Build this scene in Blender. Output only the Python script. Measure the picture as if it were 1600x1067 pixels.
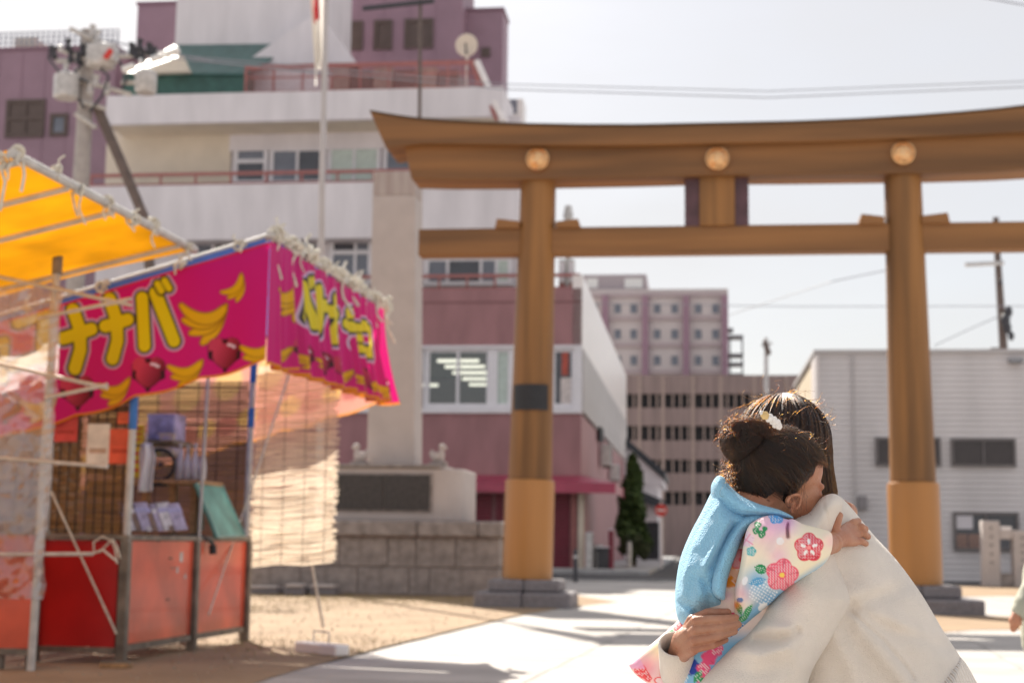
import bpy, bmesh, math, random
import numpy as np
from mathutils import Vector, Matrix

for _o in list(bpy.data.objects):
    bpy.data.objects.remove(_o)
random.seed(7)
RNG = np.random.default_rng(11)
SC = bpy.context.scene
COL = SC.collection
rad = math.radians

# ------------------------------------------------------------------ camera
FPX = 2400.0                              # focal length in photo pixels (1600 wide)
CAMP = np.array([0.0, 0.0, 0.85])
PITCH = math.atan((847 - 533.5) / FPX)
ROLL = 0.012
_f = np.array([0, math.cos(PITCH), math.sin(PITCH)])
_r0 = np.array([1.0, 0, 0])
_u0 = np.array([0, -math.sin(PITCH), math.cos(PITCH)])
_r = math.cos(ROLL) * _r0 + math.sin(ROLL) * _u0
_u = -math.sin(ROLL) * _r0 + math.cos(ROLL) * _u0
cam = bpy.data.cameras.new('camera')
camo = bpy.data.objects.new('camera', cam)
COL.objects.link(camo)
camo.matrix_world = Matrix(((_r[0], _u[0], -_f[0], CAMP[0]), (_r[1], _u[1], -_f[1], CAMP[1]),
                            (_r[2], _u[2], -_f[2], CAMP[2]), (0, 0, 0, 1)))
cam.sensor_width = 36.0
cam.lens = FPX / 1600 * 36.0
cam.clip_start = 0.05
cam.clip_end = 2000
cam.dof.use_dof = True
cam.dof.focus_distance = 2.50
cam.dof.aperture_fstop = 5.8
cam.dof.aperture_blades = 9
SC.camera = camo

# ------------------------------------------------------------------ sky, sun, exposure
SUN_AZ, SUN_EL = rad(-20.0), rad(40.0)    # azimuth measured from +Y towards +X
world = bpy.data.worlds.new('World')
SC.world = world
world.use_nodes = True
_nt = world.node_tree
_bg = _nt.nodes['Background']
_sky = _nt.nodes.new('ShaderNodeTexSky')
_sky.sky_type = 'NISHITA'
_sky.sun_disc = False
_sky.sun_elevation = SUN_EL
_sky.sun_rotation = SUN_AZ
_sky.air_density = 1.0
_sky.dust_density = 2.0
_sky.ozone_density = 1.0
# thin high cloud veil over the whole sky, a little thicker in soft streaks
_tc = _nt.nodes.new('ShaderNodeTexCoord')
_mp = _nt.nodes.new('ShaderNodeMapping')
_mp.inputs['Scale'].default_value = (1.0, 1.0, 3.2)
_nz = _nt.nodes.new('ShaderNodeTexNoise')
_nz.inputs['Scale'].default_value = 2.6
_nz.inputs['Detail'].default_value = 6
_rmp = _nt.nodes.new('ShaderNodeMapRange')
_rmp.inputs['From Min'].default_value = 0.3
_rmp.inputs['From Max'].default_value = 0.75
_rmp.inputs['To Min'].default_value = 0.66
_rmp.inputs['To Max'].default_value = 0.93
_mix = _nt.nodes.new('ShaderNodeMix')
_mix.data_type = 'RGBA'
_mix.inputs['B'].default_value = (5.05, 4.95, 4.95, 1)
_nt.links.new(_tc.outputs['Generated'], _mp.inputs['Vector'])
_nt.links.new(_mp.outputs['Vector'], _nz.inputs['Vector'])
_nt.links.new(_nz.outputs['Fac'], _rmp.inputs['Value'])
_nt.links.new(_rmp.outputs['Result'], _mix.inputs['Factor'])
_nt.links.new(_sky.outputs['Color'], _mix.inputs['A'])
_nt.links.new(_mix.outputs['Result'], _bg.inputs['Color'])
_bg.inputs['Strength'].default_value = 0.08

sunl = bpy.data.lights.new('sun', 'SUN')
sunl.energy = 5.0
sunl.angle = rad(0.53)
sunl.color = (1.0, 0.93, 0.82)
suno = bpy.data.objects.new('sun', sunl)
COL.objects.link(suno)
_sd = Vector((math.sin(SUN_AZ) * math.cos(SUN_EL), math.cos(SUN_AZ) * math.cos(SUN_EL), math.sin(SUN_EL)))
suno.rotation_euler = _sd.to_track_quat('Z', 'Y').to_euler()
suno.location = (0, 0, 40)

SC.view_settings.view_transform = 'Standard'
SC.view_settings.look = 'None'
SC.view_settings.exposure = 1.0
SC.view_settings.gamma = 1.0
SC.view_settings.use_curve_mapping = False
SC.render.engine = 'CYCLES'
SC.cycles.use_denoising = True
SC.cycles.max_bounces = 8
SC.cycles.transparent_max_bounces = 16
SC.cycles.sample_clamp_indirect = 6.0

# ------------------------------------------------------------------ frames of reference
def ray(x, y):
    return _f + ((x - 800) / FPX) * _r + ((533.5 - y) / FPX) * _u

def P(x, y, Y):
    d = ray(x, y)
    return CAMP + d * (Y / d[1])

def parr(x, y, Y):
    x = np.asarray(x, float); y = np.asarray(y, float); Y = np.asarray(Y, float)
    d = _f + ((x - 800) / FPX)[..., None] * _r + ((533.5 - y) / FPX)[..., None] * _u
    return CAMP + d * (Y / d[..., 1])[..., None]

def proj(p):
    q = np.asarray(p, float) - CAMP
    w = q @ _f
    return 800 + FPX * (q @ _r) / w, 533.5 - FPX * (q @ _u) / w

def ground(x, y, z=0.0):
    d = ray(x, y)
    return CAMP + d * ((z - 0.85) / d[2])

class Frame:
    """a site grid: u to the right, v away, turned clockwise by deg"""
    def __init__(s, o, deg):
        t = rad(deg); s.deg = deg
        s.o = np.array([o[0], o[1], 0.0])
        s.u = np.array([math.cos(t), -math.sin(t), 0.0])
        s.v = np.array([math.sin(t), math.cos(t), 0.0])
    def w(s, u, v, z):
        return s.o + s.u * u + s.v * v + np.array([0, 0, z])
    def loc(s, p):
        q = np.asarray(p) - s.o
        return np.array([q @ s.u, q @ s.v, q[2]])
    def hv(s, x, y, v):
        d = ray(x, y); k = (v - (CAMP - s.o) @ s.v) / (d @ s.v)
        return s.loc(CAMP + d * k)
    def hu(s, x, y, u):
        d = ray(x, y); k = (u - (CAMP - s.o) @ s.u) / (d @ s.u)
        return s.loc(CAMP + d * k)
    def g(s, x, y, z=0.0):
        return s.loc(ground(x, y, z))

W = Frame((0, 0), 0)
T = Frame(ground(812, 948)[:2], 7)        # torii and street grid
B = Frame(ground(188, 1038)[:2], 9)       # festival stalls
K = Frame(ground(530, 1030)[:2], 11)      # paved approach

# ------------------------------------------------------------------ objects
OFF = {}
FR = {}
def thing(name, label, cat, fr, at, group=None):
    o = bpy.data.objects.new(name, None)
    COL.objects.link(o)
    o.empty_display_size = 0.2
    o.location = fr.w(*at)
    o.rotation_euler = (0, 0, -rad(fr.deg))
    o['label'] = label; o['category'] = cat
    if group: o['group'] = group
    OFF[o.name] = np.array(at, float); FR[o.name] = fr
    return o

def tag(o, label, cat, group=None, kind=None):
    if label: o['label'] = label
    if cat: o['category'] = cat
    if group: o['group'] = group
    if kind: o['kind'] = kind
    return o

def link(name, me, parent, center, fr=None):
    o = bpy.data.objects.new(name, me)
    COL.objects.link(o)
    c = np.array(center, float)
    if parent is not None:
        o.parent = parent
        o.location = c - OFF[parent.name]
        FR[o.name] = FR[parent.name]
    else:
        fr = fr or W
        o.location = fr.w(*c)
        o.rotation_euler = (0, 0, -rad(fr.deg))
        FR[o.name] = fr
    OFF[o.name] = c
    return o

class MB:
    def __init__(s):
        s.v = []; s.f = []
    def add(s, vs, fs):
        n = len(s.v)
        s.v.extend([tuple(map(float, p)) for p in vs])
        s.f.extend([tuple(n + i for i in q) for q in fs])
        return s
    def box(s, x0, x1, y0, y1, z0, z1):
        vs = [(x0, y0, z0), (x1, y0, z0), (x1, y1, z0), (x0, y1, z0), (x0, y0, z1), (x1, y0, z1), (x1, y1, z1), (x0, y1, z1)]
        return s.add(vs, [(3, 2, 1, 0), (4, 5, 6, 7), (0, 1, 5, 4), (1, 2, 6, 5), (2, 3, 7, 6), (3, 0, 4, 7)])
    def tube(s, pts, r, n=8, cap=True, flat=None):
        pts = [Vector(p) for p in pts]
        rs = r if hasattr(r, '__len__') else [r] * len(pts)
        vs = []
        prev = None
        for i, p in enumerate(pts):
            t = (pts[min(i + 1, len(pts) - 1)] - pts[max(i - 1, 0)]).normalized()
            if prev is None:
                a = Vector((0, 0, 1)) if abs(t.z) < 0.9 else Vector((1, 0, 0))
                x = t.cross(a).normalized()
            else:
                x = (prev - t * prev.dot(t)).normalized()
            prev = x
            y = t.cross(x)
            for k in range(n):
                a = 2 * math.pi * k / n
                vs.append(p + (x * math.cos(a) + y * math.sin(a) * (flat or 1)) * rs[i])
        fs = []
        for i in range(len(pts) - 1):
            for k in range(n):
                fs.append((i * n + k, i * n + (k + 1) % n, (i + 1) * n + (k + 1) % n, (i + 1) * n + k))
        if cap:
            fs.append(tuple(range(n))[::-1]); fs.append(tuple((len(pts) - 1) * n + k for k in range(n)))
        return s.add(vs, fs)
    def prism(s, poly, lo, hi, axis=1):
        """poly: 2-D outline; extruded along axis (1: outline in x,z; 0: outline in y,z; 2: outline in x,y)"""
        def q(p, h):
            return (p[0], h, p[1]) if axis == 1 else ((h, p[0], p[1]) if axis == 0 else (p[0], p[1], h))
        n = len(poly)
        vs = [q(p, lo) for p in poly] + [q(p, hi) for p in poly]
        fs = [tuple(range(n)), tuple(range(2 * n - 1, n - 1, -1))]
        fs += [(i, n + i, n + (i + 1) % n, (i + 1) % n) for i in range(n)]
        return s.add(vs, fs)
    def grid(s, fn, nu, nv, close_u=False):
        vs = [fn(i / nu, j / nv) for j in range(nv + 1) for i in range(nu + 1)]
        fs = [(j * (nu + 1) + i, j * (nu + 1) + i + 1, (j + 1) * (nu + 1) + i + 1, (j + 1) * (nu + 1) + i) for j in range(nv) for i in range(nu)]
        return s.add(vs, fs)
    def ball(s, c, r, nu=16, nv=10, R=None):
        r = r if hasattr(r, '__len__') else (r, r, r)
        vs = []; fs = []
        for j in range(nv + 1):
            for i in range(nu):
                a = 2 * math.pi * i / nu; b = math.pi * j / nv
                q = Vector((math.cos(a) * math.sin(b) * r[0], math.sin(a) * math.sin(b) * r[1], math.cos(b) * r[2]))
                if R is not None: q = R @ q
                vs.append(Vector(c) + q)
        for j in range(nv):
            for i in range(nu):
                fs.append((j * nu + i, (j + 1) * nu + i, (j + 1) * nu + (i + 1) % nu, j * nu + (i + 1) % nu))
        return s.add(vs, fs)
    def mesh(s, name, mat, center, smooth=False, bevel=0.0, fix=True):
        me = bpy.data.meshes.new(name)
        c = np.array(center, float)
        v = np.array(s.v) - c
        me.from_pydata(v.tolist(), [], s.f)
        if fix or bevel:
            bm = bmesh.new(); bm.from_mesh(me)
            bmesh.ops.remove_doubles(bm, verts=bm.verts, dist=1e-6)
            bmesh.ops.recalc_face_normals(bm, faces=bm.faces)
            if bevel:
                ed = [e for e in bm.edges if len(e.link_faces) == 2 and e.calc_face_angle(0) > 0.6]
                bmesh.ops.bevel(bm, geom=ed, offset=bevel, segments=1, affect='EDGES', clamp_overlap=True)
            bm.to_mesh(me); bm.free()
        if mat: me.materials.append(mat)
        if smooth:
            me.polygons.foreach_set('use_smooth', [True] * len(me.polygons))
            if smooth != 'all':
                me.set_sharp_from_angle(angle=rad(42))
        me.update()
        return me
    def build(s, name, mat, parent=None, smooth=False, bevel=0.0, center=None, fr=None):
        if center is None:
            a = np.array(s.v); center = (a.min(0) + a.max(0)) / 2
            if parent is None: center[2] = a[:, 2].min()
        return link(name, s.mesh(name, mat, center, smooth, bevel), parent, center, fr)

_BC = {}
def bx(name, mat, parent, u0, u1, v0, v1, z0, z1, bevel=0.0, fr=None, kind=None):
    """a box part; alike boxes share mesh data"""
    d = tuple(round(abs(a), 3) for a in (u1 - u0, v1 - v0, z1 - z0))
    key = (d, mat.name, bevel)
    me = _BC.get(key)
    if me is None:
        me = MB().box(-d[0] / 2, d[0] / 2, -d[1] / 2, d[1] / 2, -d[2] / 2, d[2] / 2).mesh(name, mat, (0, 0, 0), False, bevel)
        _BC[key] = me
    o = link(name, me, parent, ((u0 + u1) / 2, (v0 + v1) / 2, (z0 + z1) / 2), fr)
    if kind: o['kind'] = kind
    return o

def struct(o):
    o['kind'] = 'structure'
    return o

# ------------------------------------------------------------------ materials
def srgb(r, g, b):
    f = lambda c: (c / 255 / 12.92) if c / 255 <= 0.04045 else ((c / 255 + 0.055) / 1.055) ** 2.4
    return (f(r), f(g), f(b))

MATS = {}
def M(name, col, rough=0.6, var=0.12, scale=6.0, bump=0.0, bscale=None, metal=0.0, spec=0.5, stretch=None,
      col2=None, attr=None, trans=0.0, sheen=0.0, emit=None, es=0.0, coat=0.0, detail=6):
    m = bpy.data.materials.new(name)
    m.use_nodes = True
    nt = m.node_tree; L = nt.links
    b = nt.nodes['Principled BSDF']
    b.inputs['Roughness'].default_value = rough
    b.inputs['Metallic'].default_value = metal
    b.inputs['Specular IOR Level'].default_value = spec
    b.inputs['Sheen Weight'].default_value = sheen
    b.inputs['Coat Weight'].default_value = coat
    tc = nt.nodes.new('ShaderNodeTexCoord')
    mp = nt.nodes.new('ShaderNodeMapping')
    L.new(tc.outputs['Object'], mp.inputs['Vector'])
    if stretch: mp.inputs['Scale'].default_value = stretch
    nz = nt.nodes.new('ShaderNodeTexNoise')
    nz.inputs['Scale'].default_value = scale
    nz.inputs['Detail'].default_value = detail
    L.new(mp.outputs['Vector'], nz.inputs['Vector'])
    if attr:
        at = nt.nodes.new('ShaderNodeAttribute'); at.attribute_name = attr
        src = at.outputs['Color']
    else:
        mx = nt.nodes.new('ShaderNodeMix'); mx.data_type = 'RGBA'
        c2 = col2 or tuple(c * (1 - var * 1.6) for c in col)
        c1 = tuple(min(1, c * (1 + var * 0.6)) for c in col) if not col2 else col
        mx.inputs['A'].default_value = (*c2, 1); mx.inputs['B'].default_value = (*c1, 1)
        rp = nt.nodes.new('ShaderNodeMapRange')
        rp.inputs['From Min'].default_value = 0.33; rp.inputs['From Max'].default_value = 0.67
        L.new(nz.outputs['Fac'], rp.inputs['Value'])
        L.new(rp.outputs['Result'], mx.inputs['Factor'])
        src = mx.outputs['Result']
    L.new(src, b.inputs['Base Color'])
    if emit:
        b.inputs['Emission Color'].default_value = (*emit, 1); b.inputs['Emission Strength'].default_value = es
    if bump:
        n2 = nt.nodes.new('ShaderNodeTexNoise'); n2.inputs['Scale'].default_value = bscale or scale * 6
        n2.inputs['Detail'].default_value = 5
        L.new(mp.outputs['Vector'], n2.inputs['Vector'])
        bp = nt.nodes.new('ShaderNodeBump'); bp.inputs['Strength'].default_value = bump; bp.inputs['Distance'].default_value = 0.01
        L.new(n2.outputs['Fac'], bp.inputs['Height'])
        L.new(bp.outputs['Normal'], b.inputs['Normal'])
    if trans:
        # thin cloth / canvas that lets light through
        tr = nt.nodes.new('ShaderNodeBsdfTranslucent'); L.new(src, tr.inputs['Color'])
        ms = nt.nodes.new('ShaderNodeMixShader'); ms.inputs['Fac'].default_value = trans
        out = nt.nodes['Material Output']
        L.new(b.outputs['BSDF'], ms.inputs[1]); L.new(tr.outputs['BSDF'], ms.inputs[2])
        L.new(ms.outputs['Shader'], out.inputs['Surface'])
    MATS[name] = m
    return m

def glassmat(name, tint, refl=0.2, rough=0.03, milk=0.0):
    m = bpy.data.materials.new(name); m.use_nodes = True
    nt = m.node_tree; L = nt.links
    nt.nodes.remove(nt.nodes['Principled BSDF'])
    a = nt.nodes.new('ShaderNodeBsdfTransparent'); a.inputs['Color'].default_value = (*tint, 1)
    g = nt.nodes.new('ShaderNodeBsdfGlossy'); g.inputs['Roughness'].default_value = rough
    mx = nt.nodes.new('ShaderNodeMixShader'); mx.inputs['Fac'].default_value = refl
    L.new(a.outputs[0], mx.inputs[1]); L.new(g.outputs[0], mx.inputs[2]); last = mx
    if milk:
        t_ = nt.nodes.new('ShaderNodeBsdfTranslucent'); t_.inputs['Color'].default_value = (.9, .88, .88, 1)
        m2 = nt.nodes.new('ShaderNodeMixShader'); m2.inputs['Fac'].default_value = milk
        L.new(mx.outputs[0], m2.inputs[1]); L.new(t_.outputs[0], m2.inputs[2]); last = m2
    L.new(last.outputs[0], nt.nodes['Material Output'].inputs['Surface'])
    return m

m_wood = M('torii_wood', (0.285, 0.128, 0.034), 0.55, 0.40, 3.0, 0.15, 30, stretch=(1.0, 1.0, 0.06))
m_woodh = M('torii_wood_beam', (0.275, 0.122, 0.036), 0.55, 0.32, 3.0, 0.15, 30, stretch=(0.06, 1.0, 1.0))
m_woodf = M('torii_foot_wood', (0.43, 0.19, 0.05), 0.38, 0.12, 2.0, 0.05, 20, stretch=(1.0, 1.0, 0.05))
m_purple_wood = M('plaque_side_wood', (0.11, 0.05, 0.06), 0.5, 0.2, 6)
m_brass = M('gilded_brass', (0.85, 0.52, 0.26), 0.24, 0.15, 8, 0.1, 40, metal=0.95)
m_black = M('black_plate', (0.02, 0.02, 0.024), 0.5, 0.2, 20)
m_granite = M('granite', (0.23, 0.21, 0.22), 0.75, 0.2, 40, 0.3, 120)
m_stone = M('weathered_stone', (0.33, 0.285, 0.265), 0.85, 0.22, 6, 0.4, 60)
m_mortar = M('wall_mortar', (0.25, 0.215, 0.20), 0.9, 0.2, 6, 0.4, 60)
m_stone2 = M('pale_tower_stone', (0.50, 0.44, 0.415), 0.8, 0.05, 3, 0.15, 60)
m_stain = M('rust_streaked_stone', (0.48, 0.42, 0.395), 0.8, 0.05, 6, 0.15, 60, stretch=(1, 1, 0.10), col2=(0.36, 0.29, 0.265))
m_plaque = M('dark_bronze', (0.05, 0.042, 0.04), 0.4, 0.3, 20)
m_conc = M('concrete_paving', (0.44, 0.41, 0.385), 0.85, 0.16, 0.9, 0.25, 60)
m_dirt = M('dry_dirt', (0.36, 0.25, 0.155), 0.95, 0.30, 1.3, 0.6, 40, col2=(0.26, 0.175, 0.105))
m_asph = M('asphalt', (0.06, 0.058, 0.062), 0.9, 0.2, 3, 0.3, 90)
m_kerb = M('kerb_concrete', (0.38, 0.37, 0.37), 0.85, 0.12, 5)
m_pink = M('pink_wall_tile', (0.33, 0.160, 0.17), 0.6, 0.10, 2.2, stretch=(1, 1, .35))
m_white = M('white_wall', (0.70, 0.66, 0.69), 0.7, 0.07, 1.6, stretch=(1, 1, .25))
m_cream = M('cream_wall', (0.66, 0.58, 0.48), 0.75, 0.05, 1.5)
m_whitemetal = M('white_metal_cladding', (0.82, 0.76, 0.74), 0.28, 0.04, 2)
m_ribmetal = M('grey_ribbed_cladding', (0.50, 0.47, 0.47), 0.4, 0.05, 2)
m_rail = M('rust_red_rail', (0.36, 0.13, 0.12), 0.5, 0.1, 8)
m_frame = M('white_window_frame', (0.72, 0.70, 0.74), 0.4, 0.04, 8)
m_mauve = M('mauve_cladding', (0.30, 0.185, 0.235), 0.55, 0.05, 1.5)
m_brownwin = M('brown_louvre', (0.11, 0.075, 0.065), 0.5, 0.1, 6)
m_darkglass = M('dark_window_glass', (0.07, 0.07, 0.085), 0.08, 0.3, 1.0, spec=0.7)
m_greyglass = M('grey_blue_window_glass', (0.16, 0.17, 0.21), 0.08, 0.2, 1.0, spec=0.7)
m_curtain = M('pale_green_curtain', (0.52, 0.60, 0.56), 0.7, 0.08, 6)
m_green = M('green_roof_sheet', (0.035, 0.105, 0.085), 0.45, 0.2, 3)
m_crimson = M('crimson_shutter', (0.17, 0.006, 0.025), 0.5, 0.12, 4)
m_awning = M('raspberry_awning', (0.38, 0.05, 0.10), 0.35, 0.12, 3)
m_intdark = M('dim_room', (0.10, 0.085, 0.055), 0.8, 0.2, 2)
m_pane = glassmat('clear_pane', (0.85, 0.87, 0.85), 0.10)
m_tube = M('lit_fluorescent_tube', (0.9, 0.9, 0.85), 0.5, 0, emit=(1.0, 0.95, 0.82), es=0.9)
m_car = M('car_park_slats', (0.25, 0.185, 0.175), 0.7, 0.12, 0.8, stretch=(3, 1, 0.3))
m_carpier = M('car_park_pier', (0.34, 0.26, 0.23), 0.7, 0.1, 2)
m_void = M('unlit_opening', (0.03, 0.03, 0.035), 0.7, 0.1, 2)
m_hotel = M('hotel_wall', (0.60, 0.53, 0.52), 0.7, 0.04, 0.6)
m_hotelp = M('hotel_mauve_pier', (0.33, 0.20, 0.26), 0.7, 0.04, 0.6)
m_siding = M('white_grey_siding', (0.66, 0.62, 0.62), 0.6, 0.08, 0.8, stretch=(1, 1, .3))
m_sideend = M('cream_end_wall', (0.62, 0.52, 0.38), 0.7, 0.06, 1)
m_darkroof = M('dark_tile_roof', (0.030, 0.037, 0.048), 0.5, 0.2, 4)
m_steel = M('galvanised_pipe', (0.56, 0.53, 0.50), 0.60, 0.12, 12, metal=0.1, spec=0.3)
m_polec = M('pole_concrete', (0.40, 0.36, 0.34), 0.85, 0.1, 6)
m_polebr = M('brown_steel_pole', (0.14, 0.10, 0.085), 0.55, 0.15, 6)
m_wire = M('wire_black', (0.05, 0.05, 0.06), 0.6, 0.1, 6)
m_porc = M('grey_porcelain', (0.55, 0.53, 0.52), 0.2, 0.15, 8)
m_redp = M('red_paint', (0.62, 0.04, 0.03), 0.45, 0.1, 8)
m_whitep = M('white_paint', (0.80, 0.79, 0.77), 0.4, 0.05, 8)
m_leaf = M('conifer_leaf', (0.085, 0.14, 0.035), 0.7, 0.5, 7, col2=(0.025, 0.05, 0.015))
m_trunk = M('bark', (0.10, 0.07, 0.05), 0.9, 0.3, 12)
m_flagc = M('white_flag_cloth', (0.85, 0.82, 0.78), 0.8, 0.03, 6, trans=0.5)
m_flagr = M('red_flag_disc', (0.75, 0.03, 0.05), 0.8, 0.03, 6, trans=0.5)
# ================================================================== GROUND
gb = MB(); gb.grid(lambda a, b: (-320 + 640 * a, -40 + 640 * b, -0.012), 4, 4)
struct(gb.build('ground', m_conc, None, center=(0, 0, -0.012)))

# paved approach: big pale slabs, each its own piece
pv = bx('paved_path', M('dark_joint', (0.16, 0.14, 0.125), .9, .1), None, 0.0, 9.6, -9.5, 24.9, -0.0115, -0.006, fr=K); struct(pv)
SLW, SLL = 1.6, 1.15
for i in range(6):
    for j in range(30):
        v0 = -9.5 + j * SLL + (0.0)
        lift = random.uniform(-0.0015, 0.0015)
        bx('slab', m_conc, pv, i * SLW + 0.006, (i + 1) * SLW - 0.006, v0 + 0.006, v0 + SLL - 0.006, -0.06 + lift, 0.0 + lift)
# the dirt plots
def sheet(name, mat, pts, z, fr=W, res=0):
    bm = bmesh.new()
    vs = [bm.verts.new(p + (0,)) for p in pts]
    f = bm.faces.new(vs)
    bmesh.ops.triangulate(bm, faces=[f])
    if res:
        bmesh.ops.subdivide_edges(bm, edges=bm.edges, cuts=res, use_grid_fill=True)
        for v in bm.verts:
            v.co.z += random.uniform(-0.0015, 0.004)
    bmesh.ops.recalc_face_normals(bm, faces=bm.faces)
    for f in bm.faces:
        if f.normal.z < 0: f.normal_flip()
    me = bpy.data.meshes.new(name); bm.to_mesh(me); bm.free()
    me.materials.append(mat)
    o = link(name, me, None, (0, 0, z), fr)
    return struct(o)
def gp(*px): return [tuple(ground(*q)[:2]) for q in px]
left_edge = [(350, 1085), (420, 1060), (470, 1045), (530, 1029), (600, 1010), (660, 996), (730, 979), (800, 963), (880, 950), (965, 940)]
pts = gp(*left_edge) + [(1.2, 25.0), (0.9, 28), (-14, 30), (-14, 3), (-3.2, 3.0)]
sheet('dirt_plot', m_dirt, pts, 0.004, W)
sheet('dirt_patch', m_dirt, gp((1380, 990), (1450, 990), (1520, 984), (1640, 983), (1640, 966), (1545, 962), (1470, 957), (1380, 960)), 0.004, W)
sheet('dirt_strip', m_dirt, gp((1480, 932), (1720, 930), (1760, 908), (1480, 910)), 0.004, W)
# grit and little stones over the dirt
mb = MB()
for k in range(2600):
    x_, y_ = random.uniform(-7, 1.2), random.uniform(7, 24)
    if (x_ + 2.0) * 4.9 > (y_ - 8.6): continue
    r_ = random.choice((.006, .008, .011, .016)); a_ = random.uniform(0, 6)
    ca_, sa_ = math.cos(a_) * r_, math.sin(a_) * r_
    mb.add([(x_ + ca_, y_ + sa_, .004), (x_ - sa_, y_ + ca_, .004), (x_ - ca_, y_ - sa_, .004), (x_ + sa_, y_ - ca_, .004), (x_ + ca_ * .2, y_ + sa_ * .2, .004 + r_ * .9)], [(0, 1, 4), (1, 2, 4), (2, 3, 4), (3, 0, 4)])
o = mb.build('gravel', M('dirt_grit', (0.36, 0.28, 0.20), .9, .3, 9), None, center=(0, 0, 0)); o['kind'] = 'stuff'
mb = MB()
for k in range(5200):
    cx_, cy_ = random.choice(((-3.6, 19), (-2.4, 21.5), (-1.0, 22.6), (-1.6, 12.6), (-3.0, 23.2), (0.6, 21.4)))
    x_, y_ = random.gauss(cx_, .8), random.gauss(cy_, .7)
    if (x_ + 1.75) * 4.9 > (y_ - 8.6): continue
    h_ = random.uniform(.015, .06); a_ = random.uniform(0, 3.1); dx_, dy_ = math.cos(a_) * .004, math.sin(a_) * .004
    lx, ly = random.gauss(0, .03), random.gauss(0, .03)
    mb.add([(x_ - dx_, y_ - dy_, .003), (x_ + dx_, y_ + dy_, .003), (x_ + lx, y_ + ly, h_)], [(0, 1, 2)])
o = mb.build('dry_grass', M('dry_grass_blade', (0.34, 0.27, 0.11), .8, .3, 9), None, center=(0, 0, 0)); o['kind'] = 'stuff'
# road and the street running away, with the footway in front of the pink building
road = MB(); road.box(-40, 60, 15.6, 24.2, -0.1, 0.008)
struct(road.build('road', m_asph, None, fr=T, center=(0, 20, 0)))
st = MB(); st.box(1.0, 4.8, 24.2, 130, -0.1, 0.0085)
struct(st.build('street', m_asph, None, fr=T, center=(3, 60, 0)))
pav = MB(); pav.box(-30, 1.0, 22.3, 70, -0.1, 0.13)
struct(pav.build('pavement', m_kerb, None, fr=T, center=(0, 40, 0), bevel=0.02))
pav = MB(); pav.box(4.8, 50, 24.2, 70, -0.1, 0.13)
struct(pav.build('pavement', m_kerb, None, fr=T, center=(9, 40, 0), bevel=0.02))
ln = MB(); ln.box(-40, 60, 15.75, 15.9, 0.004, 0.0125)
struct(ln.build('road_line', m_whitep, None, fr=T, center=(0, 15.8, 0)))

# ================================================================== TORII GATE
tg = thing('torii_gate', 'large brown wooden torii gate spanning the paved approach', 'torii gate', T, (2.62, 0.3, 0))
HALF = [(578, 175), (596, 178.5), (620, 182.5), (650, 186.5), (700, 190.5), (760, 193.5), (823, 195.5), (910, 197), (1000, 197), (1120, 194.5)]
kb = [(603, 231.5), (660, 224.5), (740, 225.5), (823, 226.5), (910, 227), (1000, 226.5), (1120, 223.5)]
vf = -0.14
uc = T.hv(1120, 240, vf)[0]
def half2full(l, v):
    q = [T.hv(x, y, v) for x, y in l]
    a = [(p[0], p[2]) for p in q]; a[-1] = (uc, a[-1][1])
    return a + [(2 * uc - u, z) for u, z in a[-2::-1]]
ktop = half2full(HALF, vf); kbot = half2full(kb, vf)
mb = MB()
def strip_solid(mb, top, bot, v0, v1, n=60, lip=0.0):
    """a beam between two curves, v0..v1 thick, with the top face pitched"""
    tu = np.linspace(0, 1, n + 1)
    def ev(c, t):
        us = np.array([p[0] for p in c]); zs = np.array([p[1] for p in c])
        u = us[0] + (us[-1] - us[0]) * t
        return u, np.interp(u, us, zs)
    vs = []
    for t in tu:
        ut, zt = ev(top, t); ub, zb = ev(bot, t)
        vm = (v0 + v1) / 2
        vs += [(ub, v0, zb), (ut, v0, zt), (ut, vm, zt + lip), (ut, v1, zt), (ub, v1, zb)]
    fs = []
    for i in range(n):
        a = i * 5; b = a + 5
        for k in range(5):
            fs.append((a + k, a + (k + 1) % 5, b + (k + 1) % 5, b + k))
    fs.append((0, 1, 2, 3, 4)); fs.append(tuple(n * 5 + k for k in (4, 3, 2, 1, 0)))
    mb.add(vs, fs)
strip_solid(mb, ktop, kbot, vf, 0.74, lip=0.10)
mb.build('top_lintel', m_woodh, tg, bevel=0.008)
# thin dark capping that follows the top
cap = [(u * 1.0, z + 0.003) for u, z in ktop]
mb = MB(); strip_solid(mb, [(u, z + 0.02) for u, z in cap], cap, vf - 0.02, 0.76, lip=0.10)
mb.build('copper_cap', M('dark_copper_cap', (0.10, 0.06, 0.03), 0.5, 0.2, 6), tg)
vs_ = 0.0
st_ = half2full([(630, 222.5), (660, 222.5), (740, 223.5), (823, 224.5), (1000, 224.5), (1120, 221.5)], vs_)
sb_ = half2full([(643, 280), (700, 281.5), (800, 281), (900, 279), (1000, 277), (1120, 273.5)], vs_)
sb_ = [(u, z) for u, z in sb_]
mb = MB(); strip_solid(mb, [(u, z + 0.0) for u, z in st_], sb_, vs_, 0.60)
mb.build('second_lintel', m_woodh, tg, bevel=0.01)
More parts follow.
